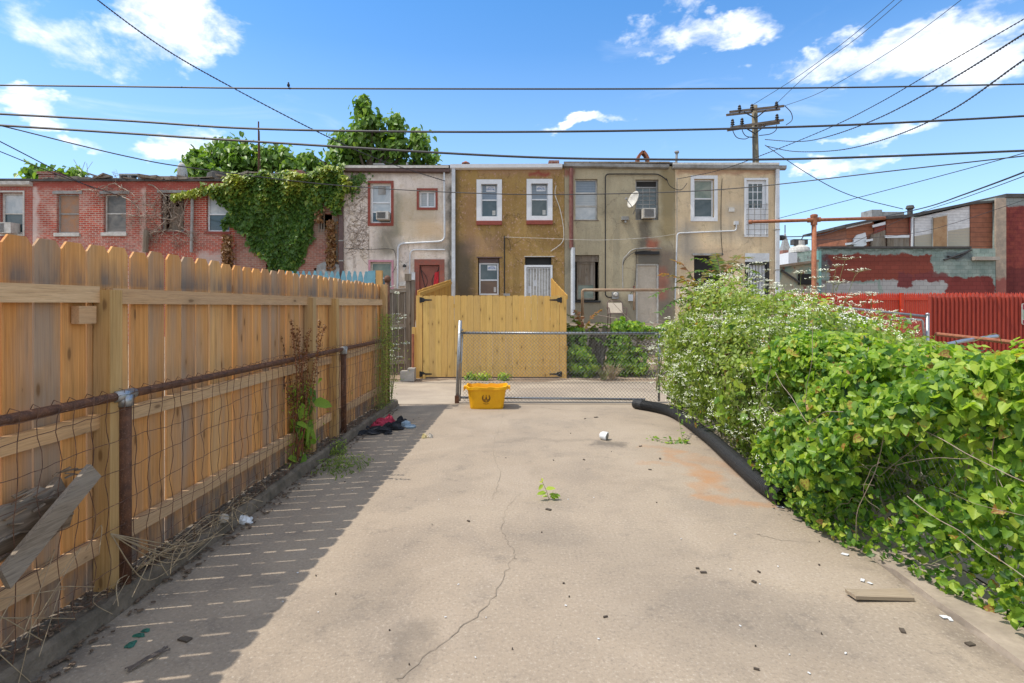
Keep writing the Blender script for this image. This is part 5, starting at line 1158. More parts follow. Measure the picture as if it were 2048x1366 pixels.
# flowering bush
BS = [(2.78, 7.35, .95, .62, 1.15, .92), (2.62, 6.35, .78, .50, 1.1, .74), (2.62, 5.45, .60, .42, .9, .68), (2.66, 8.3, .62, .42, .65, .72), (3.45, 7.2, .88, .75, 1.2, .78), (3.4, 6.0, .65, .7, .9, .62), (2.95, 7.9, 1.15, .45, .6, .72), (2.72, 4.95, .72, .40, .6, .60), (3.15, 5.6, .95, .55, .8, .66), (3.85, 6.2, .85, .7, .9, .60), (3.0, 6.6, 1.1, .5, .9, .62), (2.55, 4.75, .35, .36, .5, .38)]
def bush():
    t = thing('flowering_bush', 'tall feathery bush dotted with tiny white flower heads beside the black drain pipe', 'bush', (2.8, 6.8, 0))
    ch = []
    c, nn = shell(BS, 60000, lo=.6); k, v = clump_keep(c, 5.5, -1.0, 3); c, nn, v = c[k], nn[k], v[k]
    n = len(c); up = NR.normal(0, .6, (n, 3))+np.array([0, 0, .8]); tone = np.clip(.42+.12*v+NR.normal(0, .18, n)+.18*(c[:, 2]-1)-.1*(c[:, 1] < 5.5), 0, .97); tone[NR.random(n) < .012] = 1
    leaves(ch, c, nn+NR.normal(0, .7, (n, 3)), NR.uniform(.035, .075, n), 'oval', up=up, tone=tone)
    lpart('foliage', ch, M_bush, t)
    ch = []
    c, nn = shell(BS, 4200, lo=.86); k, v = clump_keep(c, 4, -.8, 5); c, nn = c[k], nn[k]
    pk = NR.random(len(c)) < np.clip((6.6-c[:, 1])*.45, .15, 1); c, nn = c[pk], nn[pk]; leaves(ch, c, nn+NR.normal(0, .6, c.shape)+np.array([-.2, -.3, .4]), NR.uniform(.04, .09, len(c)), 'grape', tone=np.clip(NR.normal(.55, .2, len(c)), 0, .95)); lpart('vine_leaves', ch, M_vine, t)
    # umbels: little clusters of florets standing just outside the foliage
    ch = []; c, nn = shell(BS, 6800, lo=.93); c = c+nn*.04; k, v = clump_keep(c, 3.3, -.55, 8); k &= (c[:, 2] > .25); c, nn = c[k], nn[k]; n = len(c)
    fl = 9; o = NR.normal(0, 1, (n, fl, 3))*np.array([.020, .020, .007]); cc = (c[:, None]+o).reshape(-1, 3)
    up = NR.normal(0, 1, (len(cc), 3)); nv = np.tile(np.array([0, -.4, 1.]), (len(cc), 1))+NR.normal(0, .35, (len(cc), 3))
    leaves(ch, cc, nv, NR.uniform(.011, .018, len(cc)), 'oval', up=up, tone=NR.random(len(cc))); lpart('blossom', ch, M_flower, t)
    m = MB(); r_ = random.Random(2)
    for k in range(240):
        e = BS[r_.randrange(len(BS))]; a = r_.uniform(0, 6.28); x0, y0 = e[0]+math.cos(a)*e[3]*.3, e[1]+math.sin(a)*e[4]*.3
        x1, y1, z1 = e[0]+math.cos(a)*e[3]*.95, e[1]+math.sin(a)*e[4]*.95, e[2]+e[5]*r_.uniform(.2, .95); m.tube(crv([(x0, y0, 0), ((x0+x1)/2, (y0+y1)/2, z1*.65), (x1, y1, z1)], 4), [.004]*5+[.0015]*4, 4, cap=False)
    part('stems', m, M_stem, t)
bush()
# wild carrot stalks rising above, with flat umbels
def umbel_plant(base, tips, label, r=.05, name='umbel_weed', group='white flowered weeds rising above the undergrowth'):
    t = thing(name, label, 'weed', base, group); m = MB(); ch = []; gl = []
    for tp in tips:
        tp = Vector(tp); b = Vector(base); mid = b.lerp(tp, .55)+Vector((rnd.uniform(-.05, .05), 0, .06)); pts = crv([b, mid, tp], 6); m.tube(pts, [.005-.003*i/(len(pts)-1) for i in range(len(pts))], 4, cap=False)
        for k in range(4):
            q = pts[rnd.randrange(3, len(pts)-1)]; e = q+Vector((rnd.uniform(-.22, .22), rnd.uniform(-.1, .1), rnd.uniform(.05, .2))); m.tube([q, (q+e)/2+Vector((0, 0, .02)), e], .0018, 3, cap=False)
            for j in range(8): d = Vector((rnd.gauss(0, .028), rnd.gauss(0, .028), rnd.gauss(0, .006))); m.tube([e, e+d+Vector((0, 0, .02))], .001, 3, cap=False); gl += [e+d+Vector((rnd.gauss(0, .006), rnd.gauss(0, .006), .024)) for _ in range(3)]
        for j in range(14): d = Vector((rnd.gauss(0, r), rnd.gauss(0, r), rnd.gauss(0, .008))); m.tube([tp, tp+d+Vector((0, 0, .03))], .0012, 3, cap=False); gl += [tp+d+Vector((rnd.gauss(0, .008), rnd.gauss(0, .008), .034)) for _ in range(4)]
    part('stems', m, M_stem, t); g_ = np.array([tuple(v) for v in gl]); leaves(ch, g_, np.tile([0, -.3, 1.], (len(g_), 1))+NR.normal(0, .3, g_.shape), NR.uniform(.012, .02, len(g_)), 'oval', up=NR.normal(0, 1, g_.shape)); lpart('blossom', ch, M_flower, t)
    ch = []; q = np.array([tuple(Vector(base).lerp(Vector(tp), rnd.uniform(.2, .8))+Vector((rnd.gauss(0, .08), rnd.gauss(0, .06), 0))) for tp in tips for _ in range(26)]); leaves(ch, q, NR.normal(0, 1, q.shape), NR.uniform(.03, .06, len(q)), 'lance', up=NR.normal(0, .6, q.shape)+[0, 0, .5]); lpart('leaves', ch, M_bush, t)
Yb = 6.8
umbel_plant((3.75, Yb, .6), [P(1690, 520, Yb), P(1712, 545, Yb), P(1652, 545, Yb), P(1668, 570, Yb), P(1740, 590, Yb), P(1630, 560, Yb), P(1672, 535, Yb)], 'tallest white flowered weed, reaching in front of the block wall patches', .06)
umbel_plant((3.6, 7.0, .6), [P(1602, 548, 7), P(1578, 590, 7), P(1620, 585, 7), P(1560, 575, 7)], 'white flowered weed in front of the rusty clothes pole foot')
umbel_plant((4.0, 6.5, .5), [P(1745, 608, 6.5), P(1710, 615, 6.5), P(1760, 628, 6.5), P(1690, 600, 6.5)], 'spreading white flowered weed before the sagging plastic sheet')
umbel_plant((3.2, 7.4, .9), [P(1530, 565, 7.4), P(1560, 600, 7.4), P(1500, 545, 7.4), P(1545, 580, 7.4), P(1515, 530, 7.4), P(1480, 535, 7.3), P(1425, 555, 7.3), P(1400, 580, 7.2)], 'white flowered weed in front of the white downspout of the cream house')
umbel_plant((2.2, 8.4, .3), [P(1322, 660, 8.4), P(1305, 700, 8.4), P(1335, 640, 8.4)], 'white flowered weed at the left edge of the flowering bush', .04)
umbel_plant((-1.92, 8.75, .1), [P(795, 590, 8.75), P(800, 640, 8.75), P(812, 690, 8.75), P(790, 660, 8.75)], 'lanky white flowered weed beside the rusty end post at the end of the golden fence', .035)

# low mixed growth behind the hedge to the right
LS = [(4.3, 6.9, .55, .85, 1.3, .62), (5.3, 7.4, .55, .9, 1.1, .62), (4.0, 5.5, .5, .9, 1.1, .66), (5.2, 5.9, .45, .8, 1.0, .58), (6.3, 6.6, .3, .9, 1.0, .50), (3.4, 4.9, .5, .5, .9, .72)]
ch = []; c, nn = shell(LS, 15000, lo=.7); k, v = clump_keep(c, 3.5, -1.0, 2); c, nn, v = c[k], nn[k], v[k]
leaves(ch, c, nn+NR.normal(0, .5, c.shape)+[-.1, -.2, .3], NR.uniform(.05, .10, len(c)), 'grape', tone=np.clip(.5+.1*v+NR.normal(0, .2, len(c)), 0, 1))
t = thing('undergrowth', 'tangle of low vine leaves and small white flowers behind the hedge, below the red fences', 'undergrowth', (4.8, 6.5, 0)); t['kind'] = 'stuff'
lpart('foliage', ch, M_vine, t)
ch = []; c, nn = shell(LS, 16000, lo=.8); c = c[:, :]; leaves(ch, c, nn+NR.normal(0, .6, c.shape), NR.uniform(.03, .06, len(c)), 'oval', up=NR.normal(0, .6, c.shape)+[0, 0, .6], tone=NR.random(len(c))*.95); lpart('small_leaves', ch, M_bush, t)
ch = []; c, nn = shell(LS[:3], 700, lo=.97); c = c[c[:, 0] < 4.9]; cc = (c[:, None]+NR.normal(0, 1, (len(c), 7, 3))*[.02, .02, .006]+[0, 0, .04]).reshape(-1, 3); leaves(ch, cc, np.tile([0, -.3, 1.], (len(cc), 1)), NR.uniform(.009, .015, len(cc)), 'oval', up=NR.normal(0, 1, cc.shape)); lpart('blossom', ch, M_flower, t)
ch = []; c, nn = shell([(6.3, 6.3, .55, .55, .6, .62)], 2600, lo=.6); leaves(ch, c, nn+NR.normal(0, .5, c.shape)+[0, 0, .4], NR.uniform(.05, .09, len(c)), 'heart', tone=np.clip(NR.normal(.62, .15, len(c)), 0, .9)); lsolo('shrub', ch, M_vine, 'small bright green leafy shrub at the right edge below the red fence', 'shrub', (6.3, 6.3, 0))

# tree-of-heaven fronds
def frond(ch, m, base, tip, droop=.15, n=11, ll=.13, tone=.5, twist=0):
    base, tip = Vector(base), Vector(tip); L = (tip-base).length; mid = (base+tip)/2+Vector((0, 0, droop)); pts = crv([base, mid, tip], 8); m.tube(pts, [.006-.004*i/(len(pts)-1) for i in range(len(pts))], 4, cap=False)
    cs, ns, us, ts, sz = [], [], [], [], []
    for k in range(n):
        f = .12+.86*k/(n-1); q = f*(len(pts)-1); i = min(int(q), len(pts)-2); p = pts[i].lerp(pts[i+1], q-i); d = (pts[i+1]-pts[i]).normalized(); s_ = d.cross(Vector((0, 0, 1))).normalized(); nrm2 = s_.cross(d)
        for sg in (-1, 1):
            a = (s_*sg*.9+d*.45-Vector((0, 0, .35+rnd.uniform(-.1, .25)))).normalized(); cs.append(p); us.append(a); ns.append(nrm2+Vector((rnd.uniform(-.3, .3), rnd.uniform(-.3, .3), 0))); ts.append(min(1, max(0, tone+rnd.gauss(0, .1)))); sz.append(ll*(1-.45*f)*rnd.uniform(.8, 1.15))
    leaves(ch, np.array([tuple(v) for v in cs]), np.array([tuple(v) for v in ns]), np.array(sz), 'frond' if False else 'lance2', up=np.array([tuple(v) for v in us]), tone=np.array(ts), fold=.1)
_ol = outline
def outline(kind): return [(0, 0), (.16, .12), (.19, .4), (.10, .75), (0, 1)] if kind == 'lance2' else _ol(kind)
def heaven(name, label, stem, fr, ll=.13, n=11, tr=.014):
    t = thing(name, label, 'sapling', stem[0], 'tree-of-heaven saplings'); ch = []; m = MB(); m.tube(crv(stem, 5), tr, 6)
    for (a, b, dr, tn) in fr: frond(ch, m, a, b, dr, n, ll, tn)
    part('stem', m, M_bark, t); lpart('fronds', ch, M_fern, t)
Y = 8.2; S = lambda x, y, Y=8.2: P(x, y, Y)
heaven('tree_of_heaven', 'sapling with reddish drooping fronds rising from the left top of the flowering bush', [(S(1395, 640).x, Y, 0), S(1398, 640), S(1390, 560)],
       [(S(1392, 575), S(1322, 548, 8), .05, .95), (S(1394, 590), S(1305, 592, 8), .12, .55), (S(1392, 600), S(1320, 625, 7.9), .10, .45), (S(1391, 565), S(1345, 520, 8.4), .08, .98), (S(1393, 570), S(1440, 545, 8.3), .1, .9), (S(1396, 600), S(1455, 600, 8), .1, .5)], .17)
Y = 7.9; S2 = lambda x, y, Y=7.9: P(x, y, Y)
heaven('tree_of_heaven', 'sapling with long green fronds on the peak of the flowering bush', [(S2(1445, 640).x, Y, 0), S2(1448, 640), S2(1442, 545)],
       [(S2(1444, 560), S2(1380, 545, 7.7), .08, .5), (S2(1443, 552), S2(1385, 518, 8), .1, .6), (S2(1442, 548), S2(1430, 508, 8.2), .03, .75), (S2(1443, 550), S2(1500, 515, 8), .1, .85), (S2(1444, 560), S2(1515, 545, 7.8), .12, .6), (S2(1446, 580), S2(1520, 580, 7.7), .12, .5), (S2(1446, 590), S2(1390, 600, 7.6), .1, .45), (S2(1444, 556), S2(1475, 512, 8.2), .06, .8)], .16)
Y = 12.6; S3 = lambda x, y, Y=12.6: P(x, y, Y)
heaven('tree_of_heaven', 'sapling with fern-like fronds growing over the right end of the golden gate', [(S3(1168, 740).x, Y, 0), S3(1170, 700), S3(1165, 655)],
       [(S3(1166, 668), S3(1108, 648, 12.3), .10, .5), (S3(1166, 664), S3(1125, 625, 12.5), .10, .6), (S3(1166, 660), S3(1152, 622, 12.7), .08, .95), (S3(1167, 660), S3(1202, 620, 12.6), .1, .98), (S3(1167, 668), S3(1225, 650, 12.5), .14, .6), (S3(1168, 672), S3(1240, 662, 12.4), .14, .5), (S3(1167, 678), S3(1130, 680, 12.3), .1, .45), (S3(1168, 680), S3(1215, 690, 12.3), .1, .5)], .22, 12)
Y = 4.1; S4 = lambda x, y, Y=4.05: P(x, y, Y)
heaven('tree_of_heaven', 'glossy young sapling with toothed leaves poking out low from the grape vine', [(S4(1690, 1040).x, 4.2, 0), S4(1692, 1000)],
       [(S4(1692, 1000), S4(1740, 1010, 3.9), .03, .45), (S4(1692, 1000), S4(1690, 1060, 3.8), .03, .5), (S4(1692, 1000), S4(1660, 1030, 3.9), .03, .45), (S4(1692, 1000), S4(1745, 985, 4.), .03, .55)], .12, 5, .006)

# mixed plants behind the chain-link gate
def leafmass(name, label, cat, spec, n, kind, size, mtl, tone=.45, lo=.6, thr=-1.0, up=None, group=None, stems=0):
    org = (spec[0][0], spec[0][1], 0); t = thing(name, label, cat, org, group); ch = []; c, nn = shell(spec, n, lo=lo); k, v = clump_keep(c, 6, thr, n % 7); c, nn, v = c[k], nn[k], v[k]
    leaves(ch, c, nn+NR.normal(0, .5, c.shape)+[0, -.15, .3], NR.uniform(*size, len(c)), kind, tone=np.clip(tone+.1*v+NR.normal(0, .17, len(c)), 0, .98), up=up(len(c)) if up else None)
    lpart('foliage', ch, mtl, t)
    if stems:
        m = MB(); r_ = random.Random(n)
        for k in range(stems):
            e = spec[k % len(spec)]; a = r_.uniform(0, 6.28); m.tube(crv([(e[0]+r_.uniform(-.1, .1), e[1], max(0, e[2]-e[5])), (e[0]+math.cos(a)*e[3]*.4, e[1]+math.sin(a)*e[4]*.3, e[2]), (e[0]+math.cos(a)*e[3]*.9, e[1]+math.sin(a)*e[4]*.8, e[2]+e[5]*r_.uniform(0, .9))], 4), .005, 4, cap=False)
        part('stems', m, M_twig, t)
    return t
X3 = lambda px: (px-1024)*12.4/F
leafmass('yard_vine', 'bright green leafy vine climbing right beside the golden gate, behind the chain-link mesh', 'vine', [(X3(1155), 12.4, .5, .26, .3, .45), (X3(1165), 12.4, .25, .33, .3, .28), (X3(1150), 12.5, .9, .2, .25, .25)], 2600, 'grape', (.05, .10), M_vine, .5, stems=6)
leafmass('yard_vine', 'dense green leafy vine column in the middle of the yard edge behind the mesh', 'vine', [(X3(1240), 12.5, .7, .24, .3, .55), (X3(1238), 12.5, .3, .28, .3, .32)], 2600, 'heart', (.05, .09), M_vine, .42, stems=6)
leafmass('yard_vine', 'low green vine at the right of the yard edge near the dead brush', 'vine', [(X3(1275), 12.4, .35, .26, .3, .32), (X3(1300), 12.6, 1.0, .4, .3, .14), (X3(1260), 12.6, 1.12, .35, .3, .14), (X3(1340), 12.3, 1.05, .3, .3, .2)], 1500, 'heart', (.05, .09), M_vine, .5, stems=5)
# grey trunks, dead brush, dry grass
m = MB(); m.tube([(X3(1178), 12.7, 0), (X3(1195), 12.8, 1.1)], .09, 8); m.tube([(X3(1195), 12.75, 0), (X3(1214), 12.9, 1.15)], .11, 8); m.tube([(X3(1202), 12.65, 0), (X3(1216), 12.7, .9)], .07, 8)
solo('tree_stump', m, simple('grey_bark', (.27, .23, .20), (.16, .13, .11), 12, .9, stretch=(1, 1, .3), bs=.6), 'three leaning grey trunks in the yard edge behind the chain-link gate', 'tree trunk')
m = MB(); r_ = random.Random(14)
for k in range(95):
    x = X3(r_.uniform(1256, 1325)); z = r_.uniform(.35, 1.15); y = r_.uniform(12.5, 13.2); pts = [(x, y, z)]; d = Vector((r_.uniform(-.2, .2), r_.uniform(-.08, .08), r_.uniform(-.18, .12)))
    for j in range(4): x += d.x; y += d.y; z = max(.05, z+d.z); d += Vector((r_.uniform(-.1, .1), 0, r_.uniform(-.12, .08))); pts.append((x, y, z))
    m.tube(crv(pts, 3), r_.uniform(.004, .011), 4, cap=False)
solo('dead_brush', m, M_twig, 'tangled heap of dead brown branches behind the right end of the chain-link gate', 'brush pile')
m = MB(); m.box(X3(1284), X3(1290), 12.9, 12.98, 0, 1.1); m.box(X3(1256), X3(1320), 12.95, 13.0, .5, .58, .3); solo('old_wood_frame', m, M_plank, 'grey wooden post and rail standing in the dead brush', 'post')
def grass_tuft(name, label, c, n, h, sp, mtl, cat='grass', group=None, lean=.5):
    m = MB(); r_ = random.Random(n)
    for k in range(n):
        a = r_.uniform(0, 6.28); d = Vector((math.cos(a), math.sin(a), 0)); b = Vector(c)+d*r_.uniform(0, sp*.3); L = h*r_.uniform(.5, 1.1); e = b+d*sp*r_.uniform(.4, 1.1)+Vector((0, 0, L)); mid = (b+e)/2+Vector((0, 0, L*.2)); m.tube(crv([b, mid, e-Vector((0, 0, L*r_.uniform(0, lean)))], 3), [.0035]*4+[.001]*3, 3, cap=False)
    return solo(name, m, mtl, label, cat, group, org=c)
grass_tuft('dry_grass', 'clump of dry yellow grass drooping at the edge of the alley behind the mesh', (X3(1218), 12.0, .0), 90, .42, .26, M_straw)
grass_tuft('dry_grass', 'small greener tuft of grass left of the drooping yellow clump', (X3(1200), 11.9, 0), 60, .3, .2, M_stem)
for i, (px, lb) in enumerate(((942, 'small green weed at the gate foot above the left rim of the yellow bin'), (968, 'small green weed at the gate foot above the middle of the yellow bin'), (1008, 'small green weed at the gate foot above the right corner of the yellow bin'))):
    leafmass('gate_weed', lb, 'weed', [((px-1024)*11.9/F, 11.9, .08, .14, .08, .09)], 90, 'oval', (.05, .09), M_vine, .6, lo=.2, thr=-3, group='small weeds along the foot of the golden gate')

# left side weeds
def dock():
    b = Vector((KX(5.2)-.12, 5.35, .1))
    t = thing('dock_weed', 'tall dock weed with rusty brown seed spikes before the golden fence', 'weed', b)
    m = MB(); seeds = []; r_ = random.Random(31)
    tips = [(583, 640), (590, 665), (612, 672), (640, 640), (560, 670), (545, 692), (620, 660), (598, 655), (650, 650), (605, 700)]
    for px, py in tips:
        Yt = 5.0+r_.uniform(-.1, .35); tp = P(px, py, Yt); base = b+Vector((r_.uniform(-.03, .05), r_.uniform(-.1, .1), 0)); pts = crv([base, base.lerp(tp, .5)+Vector((r_.uniform(-.02, .06), 0, .05)), tp], 10); m.tube(pts, [.005-.003*i/(len(pts)-1) for i in range(len(pts))], 4, cap=False)
        for i in range(5, len(pts)-1):
            for q in range(11): seeds.append(pts[i].lerp(pts[i+1], r_.random())+Vector((r_.gauss(0, .011), r_.gauss(0, .011), r_.gauss(0, .008))))
    part('stems', m, M_rusto, t)
    s_ = np.array([tuple(v) for v in seeds]); ch = []; leaves(ch, s_, NR.normal(0, 1, s_.shape), NR.uniform(.010, .019, len(s_)), 'heart', up=NR.normal(0, 1, s_.shape), tone=NR.random(len(s_))*.5); lpart('seed_spikes', ch, M_dryleaf, t)
    ch = []; n = 34; z = NR.random(n)**1.3*.75; c = np.stack([b.x+NR.uniform(-.05, .12, n), b.y+NR.uniform(-.25, .25, n), .1+z], 1)
    leaves(ch, c, NR.normal(0, .5, (n, 3))+[1, -.3, .3], NR.uniform(.10, .22, n), 'oval', up=NR.normal(0, .4, (n, 3))+np.array([.3, 0, -.6]), tone=NR.uniform(.2, .6, n)); lpart('leaves', ch, M_vine, t)
    ch = []; n = 320; z = NR.random(n)*.75; c = np.stack([b.x+NR.normal(.02, .05, n), b.y+NR.normal(0, .16, n), .12+z], 1); leaves(ch, c, NR.normal(0, 1, (n, 3)), NR.uniform(.025, .06, n), 'lance', tone=NR.uniform(.4, .85, n), up=NR.normal(0, 1, (n, 3))+[0, 0, .5]); lpart('small_leaves', ch, M_vine, t)
dock()
def climber():
    t = thing('climbing_weed', 'thin green weed climbing the far end of the wire fence beside the tall end post', 'weed', (PX(8.2), 8.2, .1)); ch = []; n = 2000; z = NR.random(n); y = 8.35-np.abs(NR.normal(0, .30, n))*(1.2-.5*z)+.1
    c = np.stack([-2.13+.030*y+NR.normal(0, .05, n), y, .12+1.35*z], 1); leaves(ch, c, NR.normal(0, 1, (n, 3)), NR.uniform(.02, .045, n), 'lance', up=NR.normal(0, .7, (n, 3))+[0, 0, .4], tone=NR.uniform(.1, .7, n)); lpart('foliage', ch, M_bush, t)
    m = MB(); r_ = random.Random(3)
    for k in range(16): y0 = 8.3-r_.uniform(0, .5); m.tube(crv([(PX(y0)+.05, y0, .1), (PX(y0)+.05, y0+r_.uniform(-.2, .2), .7), (PX(y0)+.04, y0+r_.uniform(-.2, .2), r_.uniform(1., 1.6))], 5), .0025, 4, cap=False)
    part('stems', m, M_stem, t)
climber()
m = MB(); r_ = random.Random(17)
for k in range(46):
    y0 = r_.uniform(3.0, 4.2); a = Vector((KX(y0)-.06, y0, .12)); e = Vector((KX(y0)+r_.uniform(-.05, .12), y0+r_.uniform(-.5, .6), .03+r_.uniform(0, .1))); m.tube(crv([a, (a+e)/2+Vector((r_.uniform(-.05, .08), r_.uniform(-.2, .2), r_.uniform(0, .12))), e], 5), r_.uniform(.0012, .003), 4, cap=False)
for k in range(6):
    a = Vector((PX(3)+.02, 2.85, .42)); e = Vector((KX(3.6), 3.3+.15*k, .05)); m.tube(crv([a, a.lerp(e, .5)+Vector((.05, r_.uniform(-.1, .1), -.12)), e], 6), .0028, 4, cap=False)
for k in range(12):
    y0 = r_.uniform(2.2, 2.8); a = Vector((PX(y0), y0, r_.uniform(.1, .45))); m.tube(crv([a, a+Vector((.03, r_.uniform(-.2, .2), .1)), a+Vector((.08, r_.uniform(-.3, .3), r_.uniform(-.2, .05)))], 5), .0018, 4, cap=False)
solo('dry_stems', m, M_straw, 'dry straw coloured stems tangled round the first rusty post and the left kerb', 'dry stems')
def smallplant(name, label, c, st, lv, mtl=None, r=.002):
    t = thing(name, label, 'weed', c); m = MB()
    for s_ in st: m.tube(crv(s_, 5), r, 5, cap=False)
    part('stem', m, M_stem, t); ch = []; leaves(ch, np.array([q[0] for q in lv], float), np.array([q[1] for q in lv], float), np.array([q[2] for q in lv], float), 'oval', up=np.array([q[3] for q in lv], float), tone=np.array([q[4] for q in lv], float)); lpart('leaves', ch, mtl or M_vine, t)
c = GX(1098, 1000); x, y = c.x, c.y
smallplant('seedling', 'small leafy seedling growing out of a crack in the middle of the concrete', c, [[(x, y, 0), (x-.02, y, .07), (x-.055, y, .15)], [(x, y, 0), (x+.02, y, .04), (x+.06, y, .06)]],
    [((x-.02, y, .06), (.2, -.5, 1), .085, (-1, -.1, -.35), .6), ((x-.03, y, .09), (-.2, -.5, 1), .085, (1, 0, .05), .75), ((x-.05, y, .13), (.2, -.8, .6), .06, (-.6, 0, -.8), .7), ((x-.055, y, .15), (.2, -.8, .6), .035, (.1, 0, 1), .9), ((x-.05, y, .145), (0, -.8, .6), .03, (-.9, 0, .3), .9), ((x, y, .05), (.2, -.6, 1), .09, (1, -.1, -.35), .55), ((x+.01, y, .03), (.2, -.6, 1), .05, (1, -.4, -.2), .6), ((x-.01, y, .03), (-.2, -.6, 1), .05, (-.3, -.3, .6), .7), ((x+.05, y, .05), (.2, -.6, 1), .05, (1, -.1, -.5), .5)])
leafmass('kerb_weed', 'sparse feathery green weed sprawling over the shaded concrete beside the left kerb', 'weed', [(GX(682, 935).x, GX(682, 935).y, .03, .26, .35, .09), (GX(650, 925).x, 6., .05, .12, .2, .1)], 800, 'lance', (.03, .06), M_bush, .3, lo=.1, thr=-3)
def trail():
    P0 = [GX(1405, 880), GX(1370, 886), GX(1335, 886), GX(1300, 880)]; t = thing('trailing_vine', 'thin vine trailing from the bush across the concrete, left of the drain pipe', 'vine', P0[1]); m = MB()
    q = [P(1352, 800, 6.9), P(1358, 840, 6.7), GX(1366, 884)+Vector((0, 0, .03))]+[p+Vector((0, 0, .03)) for p in P0[1:]]; cv = crv(q, 6); m.tube(cv, .0022, 4, cap=False); part('stem', m, M_stem, t)
    ch = []; n = 70; i = NR.integers(2, len(cv), n); c = np.array([tuple(cv[k]) for k in i])+NR.normal(0, .025, (n, 3)); c[:, 2] = np.maximum(c[:, 2], .015); leaves(ch, c, NR.normal(0, .4, (n, 3))+[0, -.3, 1], NR.uniform(.03, .06, n), 'oval', up=NR.normal(0, 1, (n, 3)), tone=NR.uniform(.15, .7, n)); lpart('leaves', ch, M_vine, t)
trail()

# ---------------------------------------------------------------- creeper on the old brick house
def creeper():
    poly = [(400, 383), (455, 368), (470, 356), (540, 350), (600, 353), (640, 350), (660, 334), (684, 337), (694, 350), (702, 372), (696, 392), (684, 408), (672, 425), (664, 412), (655, 400), (640, 415), (632, 440), (618, 470), (612, 500), (600, 505), (592, 545), (574, 545), (566, 520), (548, 535), (536, 525), (520, 500), (505, 480), (492, 462), (470, 455), (455, 450), (458, 415), (440, 392), (410, 388)]
    pp = np.array(poly, float)
    def inside(x, y):
        r = np.zeros(len(x), bool); j = len(pp)-1
        for i in range(len(pp)):
            cnd = ((pp[i, 1] > y) != (pp[j, 1] > y)) & (x < (pp[j, 0]-pp[i, 0])*(y-pp[i, 1])/(pp[j, 1]-pp[i, 1]+1e-9)+pp[i, 0]); r ^= cnd; j = i
        return r
    n = 27000; x = NR.uniform(330, 730, n); y = NR.uniform(325, 560, n)
    jx, jy = x+NR.normal(0, 4, n)+5*np.sin(y*.13), y+NR.normal(0, 4, n)+5*np.sin(x*.11); k = inside(jx, jy); x, y = x[k], y[k]; n = len(x)
    lumps = np.sin(x*.05)*np.cos(y*.06)+.6*np.sin(x*.12+y*.05)
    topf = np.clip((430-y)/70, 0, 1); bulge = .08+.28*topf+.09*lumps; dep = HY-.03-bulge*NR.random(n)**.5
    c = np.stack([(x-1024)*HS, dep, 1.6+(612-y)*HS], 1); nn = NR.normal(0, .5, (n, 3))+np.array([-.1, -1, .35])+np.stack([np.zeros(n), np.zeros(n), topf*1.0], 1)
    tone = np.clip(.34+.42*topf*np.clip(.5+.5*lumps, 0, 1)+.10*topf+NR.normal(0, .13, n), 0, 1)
    t = thing('creeper', 'thick dark green creeper with yellow-green top hanging over the old brick house wall', 'creeper', ((570-1024)*HS, HY-.2, 2.8)); ch = []
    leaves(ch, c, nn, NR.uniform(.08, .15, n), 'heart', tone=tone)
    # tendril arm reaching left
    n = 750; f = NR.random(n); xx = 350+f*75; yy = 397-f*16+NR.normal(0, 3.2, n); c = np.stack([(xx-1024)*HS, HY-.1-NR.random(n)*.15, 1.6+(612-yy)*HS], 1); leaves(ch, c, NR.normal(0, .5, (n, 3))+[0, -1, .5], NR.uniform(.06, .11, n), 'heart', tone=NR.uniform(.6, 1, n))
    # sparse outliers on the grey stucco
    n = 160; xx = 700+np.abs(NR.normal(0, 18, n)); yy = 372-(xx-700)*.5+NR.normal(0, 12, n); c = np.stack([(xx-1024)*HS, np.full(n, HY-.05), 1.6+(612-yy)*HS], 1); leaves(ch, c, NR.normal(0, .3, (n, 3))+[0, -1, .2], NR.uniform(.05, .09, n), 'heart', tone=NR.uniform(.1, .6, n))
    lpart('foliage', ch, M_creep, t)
    m = MB(); r_ = random.Random(77)
    for k in range(150):     # bare tendrils webbing the stucco
        x = r_.uniform(690, 725); y = r_.uniform(345, 520); pts = [(x, y)]; a = r_.uniform(-1.1, .9)
        for j in range(7): a += r_.uniform(-.45, .45); x += math.cos(a)*7*(1 if r_.random() < .8 else -1); y += math.sin(a)*7; pts.append((max(689, min(738, x)), min(535, max(340, y))))
        m.tube([(hx(a_), HY-.006, hz(b_)) for a_, b_ in pts], .0045, 3, cap=False)
    part('bare_tendrils', m, M_twig, t)
    ch = []
    for (px, py, rx, ry, n) in ((458, 505, 9, 34, 650), (664, 490, 8, 50, 900), (640, 432, 8, 12, 120)):
        a = NR.normal(0, .5, n)*rx; b = NR.uniform(-1, 1, n)*ry; c = np.stack([(px+a-1024)*HS, HY-.04-NR.random(n)*.15, 1.6+(612-(py+b))*HS], 1); leaves(ch, c, NR.normal(0, .6, (n, 3))+[0, -1, .1], NR.uniform(.05, .10, n), 'heart', tone=NR.random(n))
    lpart('dead_leaves', ch, M_dryleaf, t)
creeper()
